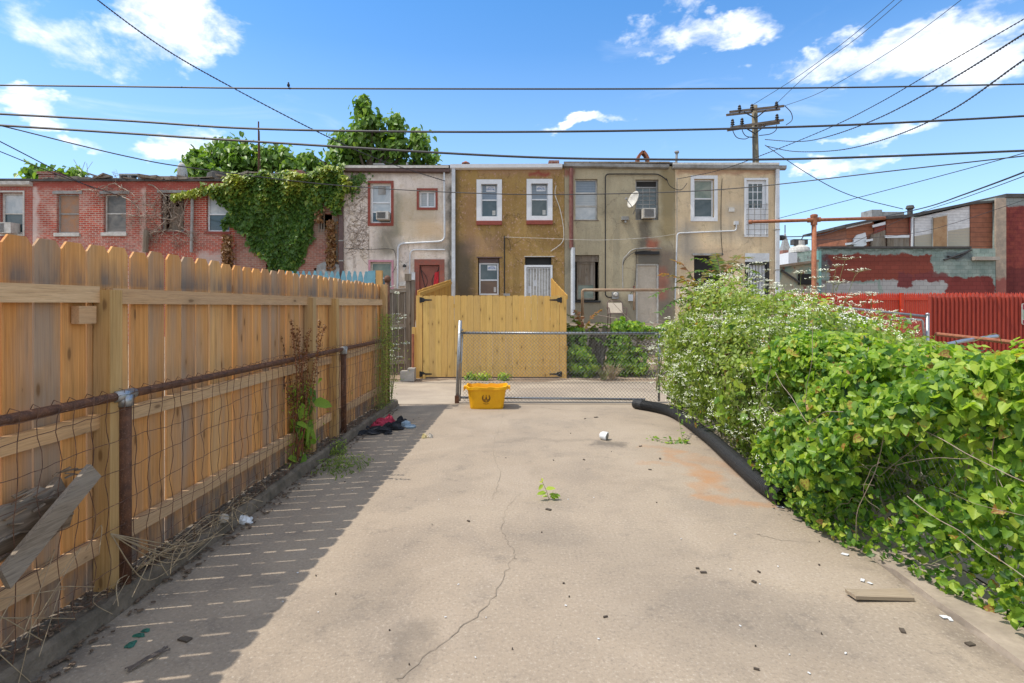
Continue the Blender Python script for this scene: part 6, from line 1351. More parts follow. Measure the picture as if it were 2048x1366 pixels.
# dead twigs on the painted brick house
m = MB(); r_ = random.Random(41)
def twig(x, y, a, L, w, dpt):
    pts = []; n = 7
    for j in range(n): pts.append((hx(x), HY-.06-.12*r_.random(), hz(y))); a += r_.uniform(-.35, .35)+.05; x += math.cos(a)*L/n; y += math.sin(a)*L/n
    m.tube(pts, [w*(1-.6*j/(n-1)) for j in range(n)], 4, cap=False)
    if dpt < 3:
        for k in range(3): twig(x-math.cos(a)*L*r_.uniform(0, .6), y-math.sin(a)*L*r_.uniform(0, .6), a+r_.choice((-1, 1))*r_.uniform(.4, 1.0), L*.55, w*.6, dpt+1)
for x, y, a, L in ((300, 370, .35, 60), (250, 395, .6, 70), (330, 400, 1.0, 70), (380, 400, 2.0, 80), (400, 375, 2.5, 80), (260, 430, .2, 70), (350, 440, 2.8, 60), (300, 470, -.6, 60), (380, 470, 3.6, 60), (160, 385, -.2, 50), (240, 372, .2, 60), (280, 410, 1.2, 50), (210, 380, -.1, 40), (340, 430, 1.8, 50)): twig(x, y, a, L, .022, 0)
solo('dead_vine', m, M_twig, 'bare dead vine twigs sprawling across the red brick walls between the windows', 'dead vine')

# ---------------------------------------------------------------- trees behind the row
def roof_tree(label, Y, trunk, clumps, n, size=(.15, .27), seed=1, limbs=()):
    t = thing('tree', label, 'tree', (P(trunk[0], 612, Y).x, Y, 0), 'leafy trees behind the row houses')
    spec = []; s_ = Y/F
    for px, py, rx, ry in clumps: c = P(px, py, Y); spec.append((c.x, c.y+((px*7+py*3) % 10-5)*.12, c.z, rx*s_*.84, max(rx, ry)*s_*.7, ry*s_*.88))
    ch = []; c, nn = shell(spec, n, lo=.35); k, v = clump_keep(c, 3.6, -.3, seed); c, nn, v = c[k], nn[k], v[k]; c += NR.normal(0, .15, c.shape)
    leaves(ch, c, nn*.6+NR.normal(0, .5, c.shape)+[-.2, -.3, .5], NR.uniform(*size, len(c)), 'heart', tone=np.clip(.45+.13*v+NR.normal(0, .18, len(c)), 0, 1), curl=.3)
    lpart('crown', ch, M_tree, t)
    m = MB(); b = Vector((P(trunk[0], 612, Y).x, Y, 0)); top = P(trunk[0], trunk[1], Y); m.tube([b, b.lerp(top, .5)+Vector((.1, 0, 0)), top], [.2, .16, .12], 8)
    for e in spec:
        q = Vector(e[:3]); tp = q+Vector((rnd.uniform(-.1, .1), 0, e[5]*.7)); m.tube(crv([top-Vector((0, 0, .4)), top.lerp(q, .6)+Vector((0, 0, -.15)), tp], 5), [.09]*4+[.055]*4+[.03]*3, 6)
        for k in range(4): w = Vector((rnd.uniform(-1, 1)*e[3]*.9, rnd.uniform(-1, 1)*e[4]*.7, rnd.uniform(-.2, .9)*e[5])); m.tube([q-Vector((0, 0, e[5]*.4)), q+w*.5, q+w], [.035, .025, .012], 5)
    part('trunk', m, M_bark, t)
roof_tree('tall broad leaved tree behind the grey stucco house, spiking highest into the sky', 26, (740, 350), [(731, 222, 14, 24), (728, 250, 22, 22), (752, 252, 18, 22), (715, 285, 30, 28), (672, 285, 26, 22), (760, 285, 30, 28), (795, 262, 16, 26), (800, 300, 22, 26), (842, 292, 18, 24), (850, 316, 26, 18), (690, 318, 40, 22), (745, 318, 45, 22), (790, 322, 35, 14), (628, 325, 24, 18), (640, 345, 34, 14)], 5600, seed=2)
roof_tree('wide broad leaved tree behind the vine covered brick house', 24, (500, 400), [(440, 296, 22, 20), (430, 318, 20, 24), (462, 305, 22, 22), (485, 290, 16, 14), (488, 325, 34, 26), (530, 325, 34, 26), (560, 315, 20, 18), (580, 338, 26, 18), (500, 345, 30, 8)], 4000, seed=4)
roof_tree('small leafy sucker by the round roof vent above the dark red painted house', 22, (405, 372), [(398, 322, 9, 14), (408, 335, 11, 13), (385, 350, 12, 14), (420, 350, 14, 10)], 1300, (.16, .26), 5)
roof_tree('low leafy sapling sprouting at the roofline right of the far left chimney', 22, (145, 372), [(150, 352, 14, 9), (128, 358, 10, 6), (162, 356, 8, 6)], 420, (.16, .26), 6)
roof_tree('leafy sapling touching the far left chimney on the roofline', 22, (85, 372), [(70, 345, 10, 7), (90, 352, 12, 9), (102, 356, 8, 6)], 420, (.16, .26), 7)
m = MB(); r_ = random.Random(5); b = P(168, 370, 22)
for k in range(8):
    e = b+Vector((r_.uniform(-.5, .35), r_.uniform(-.2, .2), r_.uniform(.5, 1.0))); m.tube(crv([b, b.lerp(e, .5)+Vector((r_.uniform(-.15, .1), 0, 0)), e], 4), [.02]*4+[.008]*5, 4)
solo('bare_sapling', m, M_twig, 'bare forked twigs rising above the whitewashed brick house roofline', 'sapling', org=b)

# ---------------------------------------------------------------- utility pole and cables
def pole():
    Y = 30; a = P(1519, 612, Y); a.z = 0; b = P(1509, 211, Y); t = thing('utility_pole', 'weathered wooden utility pole with two crossarms behind the cream house', 'utility pole', a)
    m = MB(); m.tube([a, a.lerp(b, .5), b], [.23, .19, .15], 10); part('pole', m, M_polew, t, True)
    for (x0, y0, x1, y1) in ((1459, 224, 1568, 212), (1461, 255, 1567, 240)):
        m = MB(); A, B = P(x0, y0, Y-.25), P(x1, y1, Y-.25); m.beam(A, B, .09, .11, .4); m.beam(A+Vector((0, .45, -.01)), B+Vector((0, .45, -.01)), .09, .11, .8); part('crossarm', m, M_armw, t)
    m = MB()
    for (x0, y0, x1, y1) in ((1488, 224, 1510, 236), (1532, 220, 1512, 236), (1488, 254, 1511, 268), (1532, 250, 1512, 266)): m.beam(P(x0, y0, Y-.34), P(x1, y1, Y-.3), .03, .06)
    part('brace', m, M_iron, t)
    for x, y in ((1479, 218), (1504, 216), (1553, 211), (1465, 246), (1484, 244), (1554, 236)):
        m = MB(); c = P(x, y, Y-.25); m.lathe(c-Vector((0, 0, .22)), [(.05, 0), (.05, .1), (.12, .12), (.06, .2), (.11, .24), (.06, .32), (.09, .36), (.03, .44)], 10); part('insulator', m, M_iron, t)
    m = MB()
    for pts in ([(1465, 250), (1466, 262), (1474, 275), (1490, 278), (1500, 274), (1511, 275)], [(1484, 250), (1485, 262), (1492, 272), (1505, 275)], [(1553, 250), (1552, 260), (1540, 268), (1518, 271)], [(1570, 212), (1582, 225), (1584, 240), (1572, 250)]):
        m.tube(crv([P(x, y, Y-.35) for x, y in pts], 5), .022, 5)
    m.tube([P(1507, 272, Y-.3), P(1508, 330, Y-.3)], .02, 4); part('jumper_wire', m, M_black, t)
pole()
M_cable = simple('cable_sheath', (.025, .025, .028), (.05, .05, .055), 30, .6)
def cable(pts, r, label, twist=0, name='overhead_cable', mt=None):
    q = crv([P(*p) for p in pts], 12); m = MB()
    if twist:
        S = 0; N = 500; L = []; tot = len(q)-1
        for s_ in range(2):
            o = []
            for i in range(N+1):
                f = i/N*tot; k = min(int(f), tot-1); p = q[k].lerp(q[k+1], f-k); a = i*twist+s_*math.pi; o.append(p+Vector((0, math.sin(a), math.cos(a)))*r*.75)
            m.tube(o, r*.7, 4, cap=False)
    else: m.tube(q, r, 5)
    return solo(name, m, mt or M_cable, label, 'cable', 'overhead cables')
cable([(-60, 170, 11), (300, 174, 11), (575, 177, 11), (1230, 178, 11), (1700, 175, 11), (2110, 167, 11)], .017, 'uppermost long black cable crossing the whole sky almost level', 0)
cable([(-60, 225, 11), (240, 241, 11), (520, 258, 11), (900, 264, 11), (1300, 261, 11), (1700, 250, 11), (2110, 229, 11)], .023, 'second long thick cable crossing the whole sky, passing just over the pole crossarm')
cable([(-60, 247, 11), (240, 266, 11), (520, 284, 11), (1000, 312, 11), (1300, 319, 11), (1640, 317, 11), (2110, 299, 11)], .024, 'third and lowest long thick cable, skimming just above the stucco house roofs')
cable([(-60, 240, 11), (0, 251, 11), (250, 312, 12), (400, 338, 13), (690, 372, 15), (1000, 388, 15), (1250, 387, 15), (1480, 376, 14), (1800, 340, 12), (2110, 305, 11)], .013, 'thin cable sagging across the upstairs windows of all the row houses')
cable([(150, -40, 10), (195, 0, 10.2), (330, 98, 11), (470, 178, 12), (640, 266, 14), (760, 320, 16), (890, 362, 18.5)], .012, 'twisted service cable running diagonally down from the top left to the grey stucco house', .9)
cable([(-60, 255, 12), (0, 283, 12.3), (140, 355, 15), (190, 378, 18.7)], .013, 'upper of two short service cables dropping to the whitewashed brick house at far left')
cable([(-60, 280, 12), (0, 303, 12.3), (130, 355, 15), (240, 392, 18.7)], .011, 'lower of two short service cables dropping to the whitewashed brick house at far left')
cable([(2120, -5, 9), (2048, 38, 9.5), (1880, 135, 11), (1760, 205, 13), (1660, 255, 14), (1530, 308, 16), (1440, 340, 17.5), (1355, 358, 18.8)], .010, 'service cable from the top right corner down to the cream house gutter', .9)
cable([(2120, 25, 9), (2048, 68, 10), (1900, 160, 13), (1760, 235, 18), (1660, 272, 23), (1600, 283, 27), (1530, 279, 29.6)], .017, 'middle twisted cable from the right edge curving to the utility pole', .9)
cable([(2120, 80, 9), (2048, 120, 10), (1900, 222, 14), (1780, 275, 19), (1680, 300, 24), (1590, 303, 28), (1532, 292, 29.6)], .017, 'lowest twisted cable from the right edge sagging to the utility pole', .9)
cable([(1530, 290, 29.6), (1620, 350, 28), (1700, 390, 28), (1806, 418, 28.5)], .02, 'cable sloping from the utility pole down to the derelict house roof')
cable([(2110, 286, 11), (2048, 306, 11.5), (1850, 360, 14), (1556, 437, 18.8)], .010, 'thin cable rising from the cream house corner towards the right edge')
cable([(2110, 315, 10), (2048, 344, 10.5), (1930, 388, 13), (1850, 415, 18), (1760, 435, 24), (1690, 455, 26), (1640, 470, 24), (1562, 474, 19.5)], .018, 'thick drooping cable from the right edge over the rusty clothes pole to the cream house')
cable([(2110, 325, 10), (2048, 352, 10.5), (1930, 395, 13), (1800, 440, 20), (1700, 490, 24)], .009, 'thin cable just under the thick drooping one at the right edge')
cable([(1800, -10, 22), (1700, 75, 24), (1600, 150, 27), (1505, 210, 29.7)], .013, 'left one of three faint wires rising to the top right from the utility pole')
cable([(1815, -10, 22), (1715, 75, 24), (1620, 145, 27), (1552, 208, 29.7)], .013, 'middle one of three faint wires rising to the top right from the utility pole')
cable([(1935, -10, 21), (1800, 90, 24), (1650, 180, 28), (1568, 212, 29.7)], .013, 'right one of three faint wires rising to the top right from the utility pole')
cable([(1562, 478, 19.3), (1700, 478, 20), (1850, 462, 21), (2048, 400, 17), (2110, 375, 16)], .008, 'faint thin wire crossing in front of the derelict house siding')
cable([(1009, 474, 18.9), (1100, 477, 18.5), (1200, 480, 18.5), (1300, 475, 18.5), (1351, 468, 18.8)], .0055, 'pale clothesline strung across the ochre and khaki house walls', 0, 'clothesline', M_white2)
m = MB(); c = P(1563, 475, 19.4); m.lathe(c-Vector((0, 0, .1)), [(.06, 0), (.14, .05), (.14, .13), (.06, .18)], 10); solo('cable_coil', m, M_black, 'black coil of cable hanging at the corner of the cream house', 'cable coil')
m = MB(); c = P(577, 174, 11); m.lathe(c, [(.01, 0), (.03, .02), (.028, .05), (.015, .07), (.018, .085), (.005, .10)], 8); m.tube([c+Vector((0, 0, .02)), c+Vector((.03, 0, -.05))], .008, 5); solo('bird', m, M_iron, 'tiny dark bird perched on the uppermost cable', 'bird')

# ---------------------------------------------------------------- right side: clothes pole, fences, buildings
t = thing('clothes_pole', 'rusty T shaped clothes pole rising from the bush in front of the block wall', 'clothes pole', (P(1628, 612, 8).x, 8, 0))
m = MB(); a = P(1628, 612, 8); m.tube([(a.x, 8, 0), (a.x, 8, P(1628, 437, 8).z)], .033, 12); part('post', m, M_rusto, t, True)
m = MB(); m.tube([P(1499, 444, 7.98), P(1628, 440, 8), P(1770, 436, 8.03)], .024, 10); m.tube([P(1498, 444, 7.98), P(1504, 444, 7.98)], .03, 10); part('crossbar', m, M_rusto, t, True)
m = MB(); m.tube([(a.x-.09, 8, P(0, 440.5, 8).z), (a.x+.09, 8, P(0, 439, 8).z)], .036, 12); m.tube([(a.x, 8, P(0, 450, 8).z), (a.x, 8, P(0, 434, 8).z)], .044, 12); m.lathe((a.x, 8, P(0, 434, 8).z), [(.05, 0), (.05, .03), (.03, .04)], 12); part('tee_joint', m, M_rusto, t)

M_red_shaded = simple('shaded_red_fence_paint', (.36, .040, .016), (.22, .022, .012), 3, .6, stretch=(12, 12, 1))  # darker copy of the fence red, shade on the near fence put into colour
def stockade(name, label, x0, x1, Y, zt, w, gap, seed, rails=None, postxs=(), depth=.03, z0=.05, mt_=None):
    t = thing(name, label, 'fence', ((x0+x1)/2, Y, 0), 'red picket fences'); m = MB(); r_ = random.Random(seed); x = x0
    while x < x1:
        z = zt+r_.uniform(-.015, .015); tn = r_.random(); d = depth
        vs = [(x, Y, z0), (x+w*.3, Y-d, z0), (x+w*.7, Y-d, z0), (x+w, Y, z0)]; zs_ = z-w*1.15
        vs += [(x, Y, zs_), (x+w*.3, Y-d, zs_-.0), (x+w*.7, Y-d, zs_), (x+w, Y, zs_), (x+w*.5, Y-d*.4, z), (x+w*.5, Y+.01, z), (x, Y+.012, z0), (x+w, Y+.012, z0), (x, Y+.012, zs_), (x+w, Y+.012, zs_)]
        m.add(vs, [(0, 1, 5, 4), (1, 2, 6, 5), (2, 3, 7, 6), (4, 5, 8), (5, 6, 8), (6, 7, 8), (10, 0, 4, 12), (3, 11, 13, 7), (11, 10, 12, 13), (4, 8, 9, 12), (7, 13, 9, 8), (12, 9, 13)], tn); x += w+gap
    part('picket_panel', m, mt_ or M_red, t)
    for z in rails or ():
        m = MB(); m.box(x0, x1, Y-.06, Y-depth-.003, z-.04, z+.05, .6); part('rail', m, M_red, t)
    for x in postxs:
        m = MB(); m.box(x-.06, x+.06, Y-.16, Y-.062, z0, zt-.02, .7); part('post', m, M_red, t)
    return t
r23 = lambda px, Y=23: (px-1024)*Y/F
stockade('picket_fence', 'far red picket fence with rails and posts, running below the block wall', r23(1560), r23(2075), 23, 2.16, .078, .012, 3, (1.88, 1.2, .5), (r23(1655), r23(1745), r23(1800), r23(1938)), .006)
stockade('picket_fence', 'near shaded red picket fence at the right edge of the photo, bearing the sign', r23(1857, 12), r23(2140, 12), 12, 1.89, .085, .008, 6, (), (), .032, mt_=M_red_shaded)
c = P(2061, 628, 11.93); t = thing('notice_sign', 'white notice sign with dark red bands on the near red fence', 'sign', c)
def rrect(x0, x1, z0, z1, r, y): return [(x1-r+r*math.cos(a), y, z1-r+r*math.sin(a)) for a in (0, .52, 1.05, 1.57)]+[(x0+r+r*math.cos(a), y, z1-r+r*math.sin(a)) for a in (1.57, 2.09, 2.62, 3.14)]+[(x0+r+r*math.cos(a), y, z0+r+r*math.sin(a)) for a in (3.14, 3.66, 4.19, 4.71)]+[(x1-r+r*math.cos(a), y, z0+r+r*math.sin(a)) for a in (4.71, 5.24, 5.76, 6.28)]
x0 = P(2043.5, 0, 11.93).x; z0, z1 = P(0, 649, 11.93).z, P(0, 607, 11.93).z
m = MB(); m.poly(rrect(x0, x0+.33, z0, z1, .03, 11.93), (0, .006, 0)); part('plate', m, M_white2, t)
m = MB(); m.box(x0+.02, x0+.31, 11.924, 11.929, z1-.13, z1-.015); m.box(x0+.02, x0+.31, 11.924, 11.929, z0+.015, z0+.10); part('band', m, M_redtext, t)
m = MB(); m.box(x0+.018, x0+.312, 11.924, 11.929, z0+.115, z1-.133); part('panel', m, simple('sign_green_grey', (.30, .38, .30)), t)

t = thing('chain_link_fence', 'galvanised chain-link panel sunk in the undergrowth in front of the far red fence', 'fence', (P(1730, 612, 11).x, 11, 0))
m = MB(); A, B = P(1600, 606, 11.2), P(1855, 633, 11); m.tube([A, B], .024, 8); part('top_rail', m, M_galv, t, True)
m = MB(); m.tube([(B.x, 11, 0), (B.x, 11, B.z+.03)], .034, 10); m.lathe((B.x, 11, B.z+.03), [(.04, 0), (.035, .03), (.01, .045)], 10); part('end_post', m, M_galv, t, True)
m = MB(); m.tube([(A.x, 11.2, 0), (A.x, 11.2, A.z+.03)], .03, 10); part('post', m, M_galv, t, True)
m = MB(); m.tube([P(x, y, 10.95) for x, y in bend([(1782, 640), (1790, 636), (1845, 640), (1848, 672)], 5)], .02, 8); part('inner_frame', m, M_galv, t, True)
m = MB(); n = 60
for i in range(n):
    for sg in (0, 1):
        pts = []
        for j in range(22): f = (i+((j+sg) % 2))/n; p = A.lerp(B, f); pts.append((p.x, p.y-.01, p.z+.03-j*.05))
        m.tube(pts, .0022, 3, cap=False)
part('wire_mesh', m, M_wirem, t)
m = MB(); r_ = random.Random(8)
cen = P(1703, 640, 9); n = 20; L = 12; vs = []
for i in range(L+1):
    f = i/L; x = cen.x-.34+.68*f; rad = .13*math.sin(math.pi*min(1, f*.9+.08))**.6
    for k in range(n): a = 2*math.pi*k/n; j = 1+.14*math.sin(a*4+i*1.1)+r_.uniform(-.06, .06); vs.append((x+r_.uniform(-.01, .01), 9+rad*math.cos(a)*j, cen.z-.04*f+rad*math.sin(a)*j))
m.add(vs, [(i*n+k, i*n+(k+1) % n, (i+1)*n+(k+1) % n, (i+1)*n+k) for i in range(L) for k in range(n)])
solo('plastic_sheet', m, M_plastic, 'bundled white plastic sheet lying on the undergrowth before the red fence', 'plastic sheet')
m = MB(); m.tube([P(1872, 668, 8.2), P(2110, 694, 6.6)], .028, 8); solo('rusty_rail', m, M_rusto, 'brown rusty pipe rail lying across the undergrowth at the right edge below the red fence', 'pipe')
m = MB(); m.tube([P(1893, 689, 7.2), P(1925, 682, 7.4), P(1995, 672, 8.0)], .026, 8); solo('steel_pipe', m, M_galv, 'short galvanised pipe slanting up towards the rusty rail', 'pipe')

# block wall building
def blockwall():
    g = mat('painted_block_wall'); p = g.pos(); bc, bf = brickcol(g, p, (1, 1, 1), (.86, .86, .86), (.62, .62, .62), .40, .2, .010)
    n = g.noise(p, 1.4, 6, .65, out='Color'); q = g.vm('ADD', p, g.vm('MULTIPLY', g.vm('SUBTRACT', n, (.5, .5, .5)), (1.1, 0, .8))); X, Z = g.sep(q)[0], g.sep(q)[2]
    a = g.noise(p, 2.5, 6, .65); col = g.mix(g.mr(a, .4, .62), (.20, .27, .24), (.30, .36, .32)); w = lambda px: (px-1024)*27/F; h = lambda py: 1.6+(612-py)*27/F
    for (x0, x1, y0, y1, c, st) in ((1655, 1865, 509, 562, (.22, .055, .038), 1), (1640, 1662, 509, 540, (.09, .06, .07), .7), (1800, 1985, 553, 600, (.19, .04, .035), 1), (1640, 1700, 560, 585, (.2, .05, .04), .5), (1635, 1752, 566, 600, (.36, .36, .35), 1), (1762, 1890, 562, 600, (.36, .36, .35), 1), (1795, 1822, 545, 575, (.17, .045, .045), 1), (1825, 1900, 545, 562, (.17, .045, .045), .9), (1895, 1945, 505, 520, (.10, .12, .13), .6), (1640, 1945, 497, 501, (.10, .13, .10), .7)):
        col = g.mix(g.m('MULTIPLY', g.box(X, Z, w(x0), w(x1), h(y1), h(y0), .035), st), col, c)
    col = g.mix(1., col, bc, 'MULTIPLY'); col = g.mix(g.mr(g.noise(p, 12, 5, .7), .56, .72, 0, .45), col, (.08, .08, .07)); return fin(g, col, .85, bf, .4, .01, spec=.2)
M_block = blockwall()
b27 = lambda px, py, Y=27: P(px, py, Y)
t = thing('block_building', 'low flat block building with patchy teal, rust red and grey painted wall', 'building', (b27(1815, 612).x, 27, 0))
A, B = b27(1641, 497), b27(1991, 497); m = MB(); m.box(A.x, B.x, 27, 29.2, 0, A.z); part('wall', m, M_block, t)
m = MB(); m.box(A.x-.05, b27(1941, 0).x, 26.93, 27.2, A.z+.003, A.z+.10); part('coping', m, M_roof, t)
m = MB(); m.box(b27(1635, 0).x, b27(1640.5, 0).x, 26.9, 27.1, 0, b27(0, 502).z); part('corner_board', m, simple('teal_paint', (.20, .42, .38), (.14, .3, .28)), t)
m = MB(); a, b = b27(1942, 521), b27(1991, 508); m.box(a.x, b.x, 26.75, 26.99, a.z, b27(0, 514).z); part('ledge', m, M_conc2, t)
m = MB(); m.tube(crv([b27(1888, 520, 26.95), b27(1905, 514, 26.95), b27(1922, 508, 26.95), b27(1942, 500, 26.95)], 4), .05, 6); m.tube(crv([b27(1895, 512, 26.95), b27(1915, 516, 26.95), b27(1935, 504, 26.95)], 4), .04, 6); part('tar_patch', m, M_black, t)
# derelict house on top / behind
M_sid = None
def siding(name, c, dark, per=.11, c2=None, zsplit=None):
    g = mat(name); p = g.pos(); z = g.sep(p)[2]; f = g.m('FRACT', g.m('DIVIDE', z, per)); n = g.noise(p, 4, 6, .65); col = g.mix(g.mr(n, .35, .7), c, tuple(q*.7 for q in c))
    if c2: col = g.mix(g.mr(g.m('ADD', z, g.m('MULTIPLY', g.sep(p)[0], -.16)), zsplit-.02, zsplit+.02, 1, 0), col, c2)
    col = g.mix(g.mr(f, .0, .14, 1, 0), col, dark); return fin(g, col, .7, f, .8, .02)
M_ws = siding('white_lap_siding', (.72, .73, .74), (.32, .32, .33), .14, (.42, .38, .30), 1.87)
M_bs = siding('rust_brown_siding', (.30, .11, .06), (.07, .035, .025), .24)
M_shing = siding('red_brown_shingle', (.36, .13, .065), (.12, .05, .035), .2)
t = thing('derelict_house', 'derelict house above the block building with white siding and rusty shingles', 'house', (P(1840, 612, 30).x, 30, 0))
def plate(pts, Y, th, mt_, name, label=None, par=None):
    m = MB(); m.poly([P(x, y, Y) for x, y in pts], (0, th, 0)); return part(name, m, mt_, par or t, label=label)
plate([(1829, 498), (1829, 436), (1940, 411), (1940, 498)], 27.55, 3.0, M_ws, 'siding_wall')
plate([(1693, 500), (1693, 452), (1748, 441), (1748, 500)], 27.7, 3.0, M_shing, 'shingle_wall')
plate([(1748.5, 500), (1748.5, 450), (1772, 444), (1772, 500)], 27.65, 3.0, M_redtrim, 'stone_wall')
plate([(1772.5, 500), (1772.5, 433), (1820, 430), (1820, 500)], 27.6, 3.0, M_bs, 'brown_wall')
plate([(1742, 500), (1742, 470), (1771, 460), (1771, 500)], 27.55, .08, M_grey, 'grey_facing'); plate([(1775, 500), (1775, 474), (1819, 474), (1819, 500)], 27.5, .08, M_grey, 'grey_facing'); plate([(1694, 500), (1694, 488), (1728, 484), (1728, 500)], 27.6, .08, M_grey, 'grey_facing')
plate([(1708, 497), (1708, 478), (1714, 470), (1731, 465), (1733, 474), (1733, 490), (1722, 495)], 27.57, .1, M_white, 'white_patch')
for q in ([(1693, 452), (1745, 442), (1745, 445), (1694, 457)], [(1745, 450), (1771, 443), (1771, 449), (1746, 455)], [(1770, 471), (1819, 470), (1819, 475), (1771, 476)], [(1692, 486), (1714, 484), (1714, 488), (1692, 490)], [(1732, 479), (1746, 477), (1746, 481), (1732, 484)]): plate(q, 27.48, .06, M_white, 'white_trim')
plate([(1866, 496), (1866, 434), (1896, 428), (1896, 496)], 27.46, .08, M_white2, 'door_frame')
plate([(1868, 496), (1868, 436), (1894, 431), (1894, 496)], 27.40, .05, M_ply, 'door', 'door boarded with weathered plywood')
m = MB(); m.tube([P(1824, 496, 27.45), P(1824, 432, 27.45)], .06, 8); part('downspout', m, M_pvc, t)
m = MB(); m.tube([P(1821, 496, 27.52), P(1820, 434, 27.52)], .05, 8); part('corner_post', m, M_redtrim, t)
m = MB(); m.poly([P(1690, 449, 27.35), P(1770, 433, 27.35), P(1822, 428, 27.35), P(1940, 404, 27.35), P(1992, 400, 27.35), P(1992, 404, 27.35), P(1940, 409, 27.35), P(1822, 434, 27.35), P(1770, 438, 27.35), P(1690, 454, 27.35)], (0, 4, 0)); part('roof', m, M_roof, t)
m = MB(); q = P(1722, 425, 33); r_ = P(1742, 440, 33); m.box(q.x, r_.x, 32, 33, r_.z, q.z); q = P(1745, 428, 34); r_ = P(1790, 440, 34); m.box(q.x, r_.x, 33.2, 34, r_.z, q.z); part('chimney', m, M_gutter, t)
m = MB(); q = P(1820, 425, 27.6); m.lathe(q-Vector((0, 0, .2)), [(.12, 0), (.12, .35), (.2, .4), (.15, .55)], 8); part('roof_vent', m, M_roof, t)
plate([(1941, 508), (1941, 409), (1991, 402), (1991, 508)], 27.5, 3, M_bs, 'brown_siding')
# tall party wall and red building at the right edge
def partywall():
    g = mat('peeling_party_wall'); p = g.pos(); bc, bf = brickcol(g, p, (1, 1, 1), (.85, .85, .85), (.65, .65, .65), .4, .2, .01); X, Z = ragged(g, p, .3, 2)
    w = lambda px: (px-1024)*26.6/F; h = lambda py: 1.6+(612-py)*26.6/F; n = g.noise(p, 3, 6, .65)
    col = g.mix(g.mr(n, .35, .65), (.26, .062, .045), (.17, .035, .035)); col = g.mix(g.box(X, Z, w(2005), w(2032), h(560), h(380), .04), col, (.27, .32, .30)); col = g.mix(g.m('MULTIPLY', g.box(X, Z, w(2025), w(2400), h(408), h(380), .05), .9), col, (.27, .32, .31)); col = g.mix(g.m('MULTIPLY', g.box(X, Z, w(2020), w(2400), h(620), h(532), .05), .8), col, (.12, .028, .028))
    col = g.mix(1., col, bc, 'MULTIPLY'); return fin(g, col, .85, bf, .4, .01, spec=.2)
b_x = P(1992, 0, 27.3).x
t = thing('red_building', 'tall dark red painted block building at the right edge with a pale green strip', 'building', (P(2080, 612, 26.6).x, 26.6, 0))
a = P(2013, 400, 27.3); m = MB(); m.box(b_x, a.x+9, 27.3, 34, 0, a.z+.12); part('wall', m, partywall(), t)
m = MB(); m.box(a.x-.1, a.x+9.1, 27.2, 34.1, a.z+.123, a.z+.3); part('roof_edge', m, M_roof, t)
g = mat('tan_pilaster'); p = g.pos(); X, Z = ragged(g, p, .35, 2); n = g.noise(p, 3, 6, .7); col = g.mix(g.mr(n, .35, .65), (.42, .33, .25), (.25, .21, .17)); col = g.mix(g.mr(Z, 2.9, 3.0, .85, 0), col, (.27, .06, .05)); M_pil = fin(g, col, .9, n, .5, .02)
m = MB(); b = P(1992, 396, 27.2); m.box(b.x, P(2012.5, 0, 27.2).x, 27.2, 27.29, 0, b.z); part('pilaster', m, M_pil, t)
# teal shed, rooftop unit, spire
t = thing('teal_shed', 'low peeling teal shed between the cream house and the rusty pole', 'shed', (P(1598, 612, 26).x, 26, 0))
g = mat('peeling_teal'); p = g.pos(); n = g.noise(p, 1.6, 7, .7, .5); col = g.mix(g.mr(n, .42, .55), (.18, .33, .28), (.42, .40, .28)); col = g.mix(g.mr(g.noise(p, 2.2, 6, .7), .58, .64), col, (.26, .07, .05)); col = g.mix(g.mr(g.sep(p)[2], 2.2, 2.5, .75, 0), col, (.5, .44, .38)); M_teal = fin(g, col, .85, n, .3, .01)
m = MB(); m.poly([(P(1557, 0, 26).x, 26, 0), (P(1637, 0, 26).x, 26, 0), P(1637, 524, 26), P(1557, 533, 26)], (0, 4, 0)); part('wall', m, M_teal, t)
m = MB(); m.poly([P(1550, 531, 25.7), P(1638, 519, 25.7), P(1638, 524, 25.7), P(1550, 536, 25.7)], (0, 4.5, 0)); part('roof', m, M_plank, t)
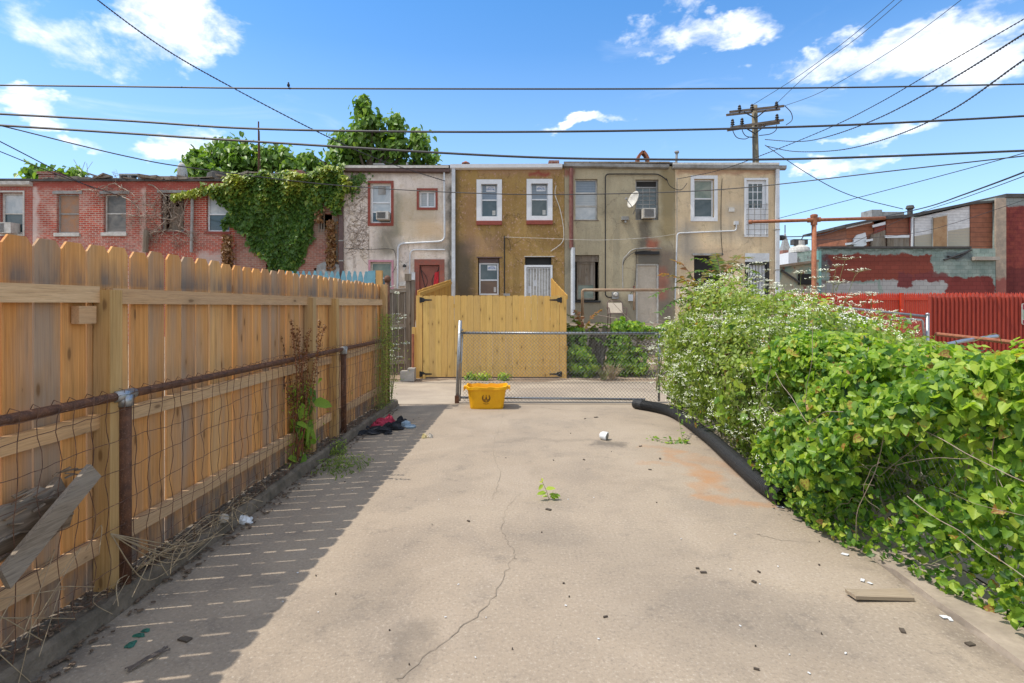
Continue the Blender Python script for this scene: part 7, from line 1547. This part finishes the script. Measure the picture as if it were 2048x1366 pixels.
m = MB(); q = P(1597, 548, 25.95); m.box(q.x, q.x+.6, 25.9, 25.99, q.z-.5, q.z); part('opening', m, M_dark, t); m = MB(); m.beam(P(1563, 540, 25.9), P(1600, 565, 25.9), .04, .08); part('brace', m, M_roof, t)
t = thing('rooftop_unit', 'white box with a rounded silver vent hood standing on a roof beyond the teal shed', 'roof vent', P(1602, 525, 40))
m = MB(); a = P(1577, 517, 40); b = P(1621, 505, 40); m.box(a.x, b.x, 40, 41.5, a.z-.6, b.z); part('box', m, M_white, t)
m = MB(); c = P(1599, 505, 40.5); m.lathe(c, [(.72, 0), (.72, .15), (.66, .35), (.4, .5), (.38, .52), (.38, .85), (.30, .86)], 16); part('hood', m, M_white2, t); m = MB(); c = P(1598, 487, 40.5); m.box(c.x-.5, c.x+.5, 40.2, 40.8, c.z-.1, c.z+.28); m.tube([c, c+Vector((.3, 0, .5))], .04, 4); part('crate', m, M_roof, t)
t = thing('church_spire', 'distant dark grey church spire with a thin finial on the skyline', 'spire', P(1570, 560, 130))
m = MB(); Ys = 130; a = P(1570, 501, Ys); b = P(1570, 463, Ys); w = 8*Ys/F; m.add([(a.x-w, Ys-w, a.z), (a.x+w, Ys-w, a.z), (a.x+w, Ys+w, a.z), (a.x-w, Ys+w, a.z), tuple(b)], [(0, 1, 4), (1, 2, 4), (2, 3, 4), (3, 0, 4)]); part('steeple', m, M_gutter, t)
m = MB(); m.tube([b-Vector((0, 0, .3)), P(1570, 450, Ys)], .12, 5); part('finial', m, M_roof, t); m = MB(); m.box(a.x-w*1.05, a.x+w*1.05, Ys-w, Ys+w, 0, a.z-.01); part('tower', m, M_brickplain, t)
t = thing('far_rowhouse', 'distant low brick row seen under the spire', 'house', P(1600, 540, 60)); q = P(1558, 519, 60); r_ = P(1660, 540, 60); m = MB(); m.box(q.x, r_.x+4, 60, 66, 0, q.z); part('wall', m, M_brickplain, t); m = MB(); m.box(q.x-.2, r_.x+4.2, 59.9, 66.1, q.z+.003, q.z+.3); part('roof', m, M_roof, t)
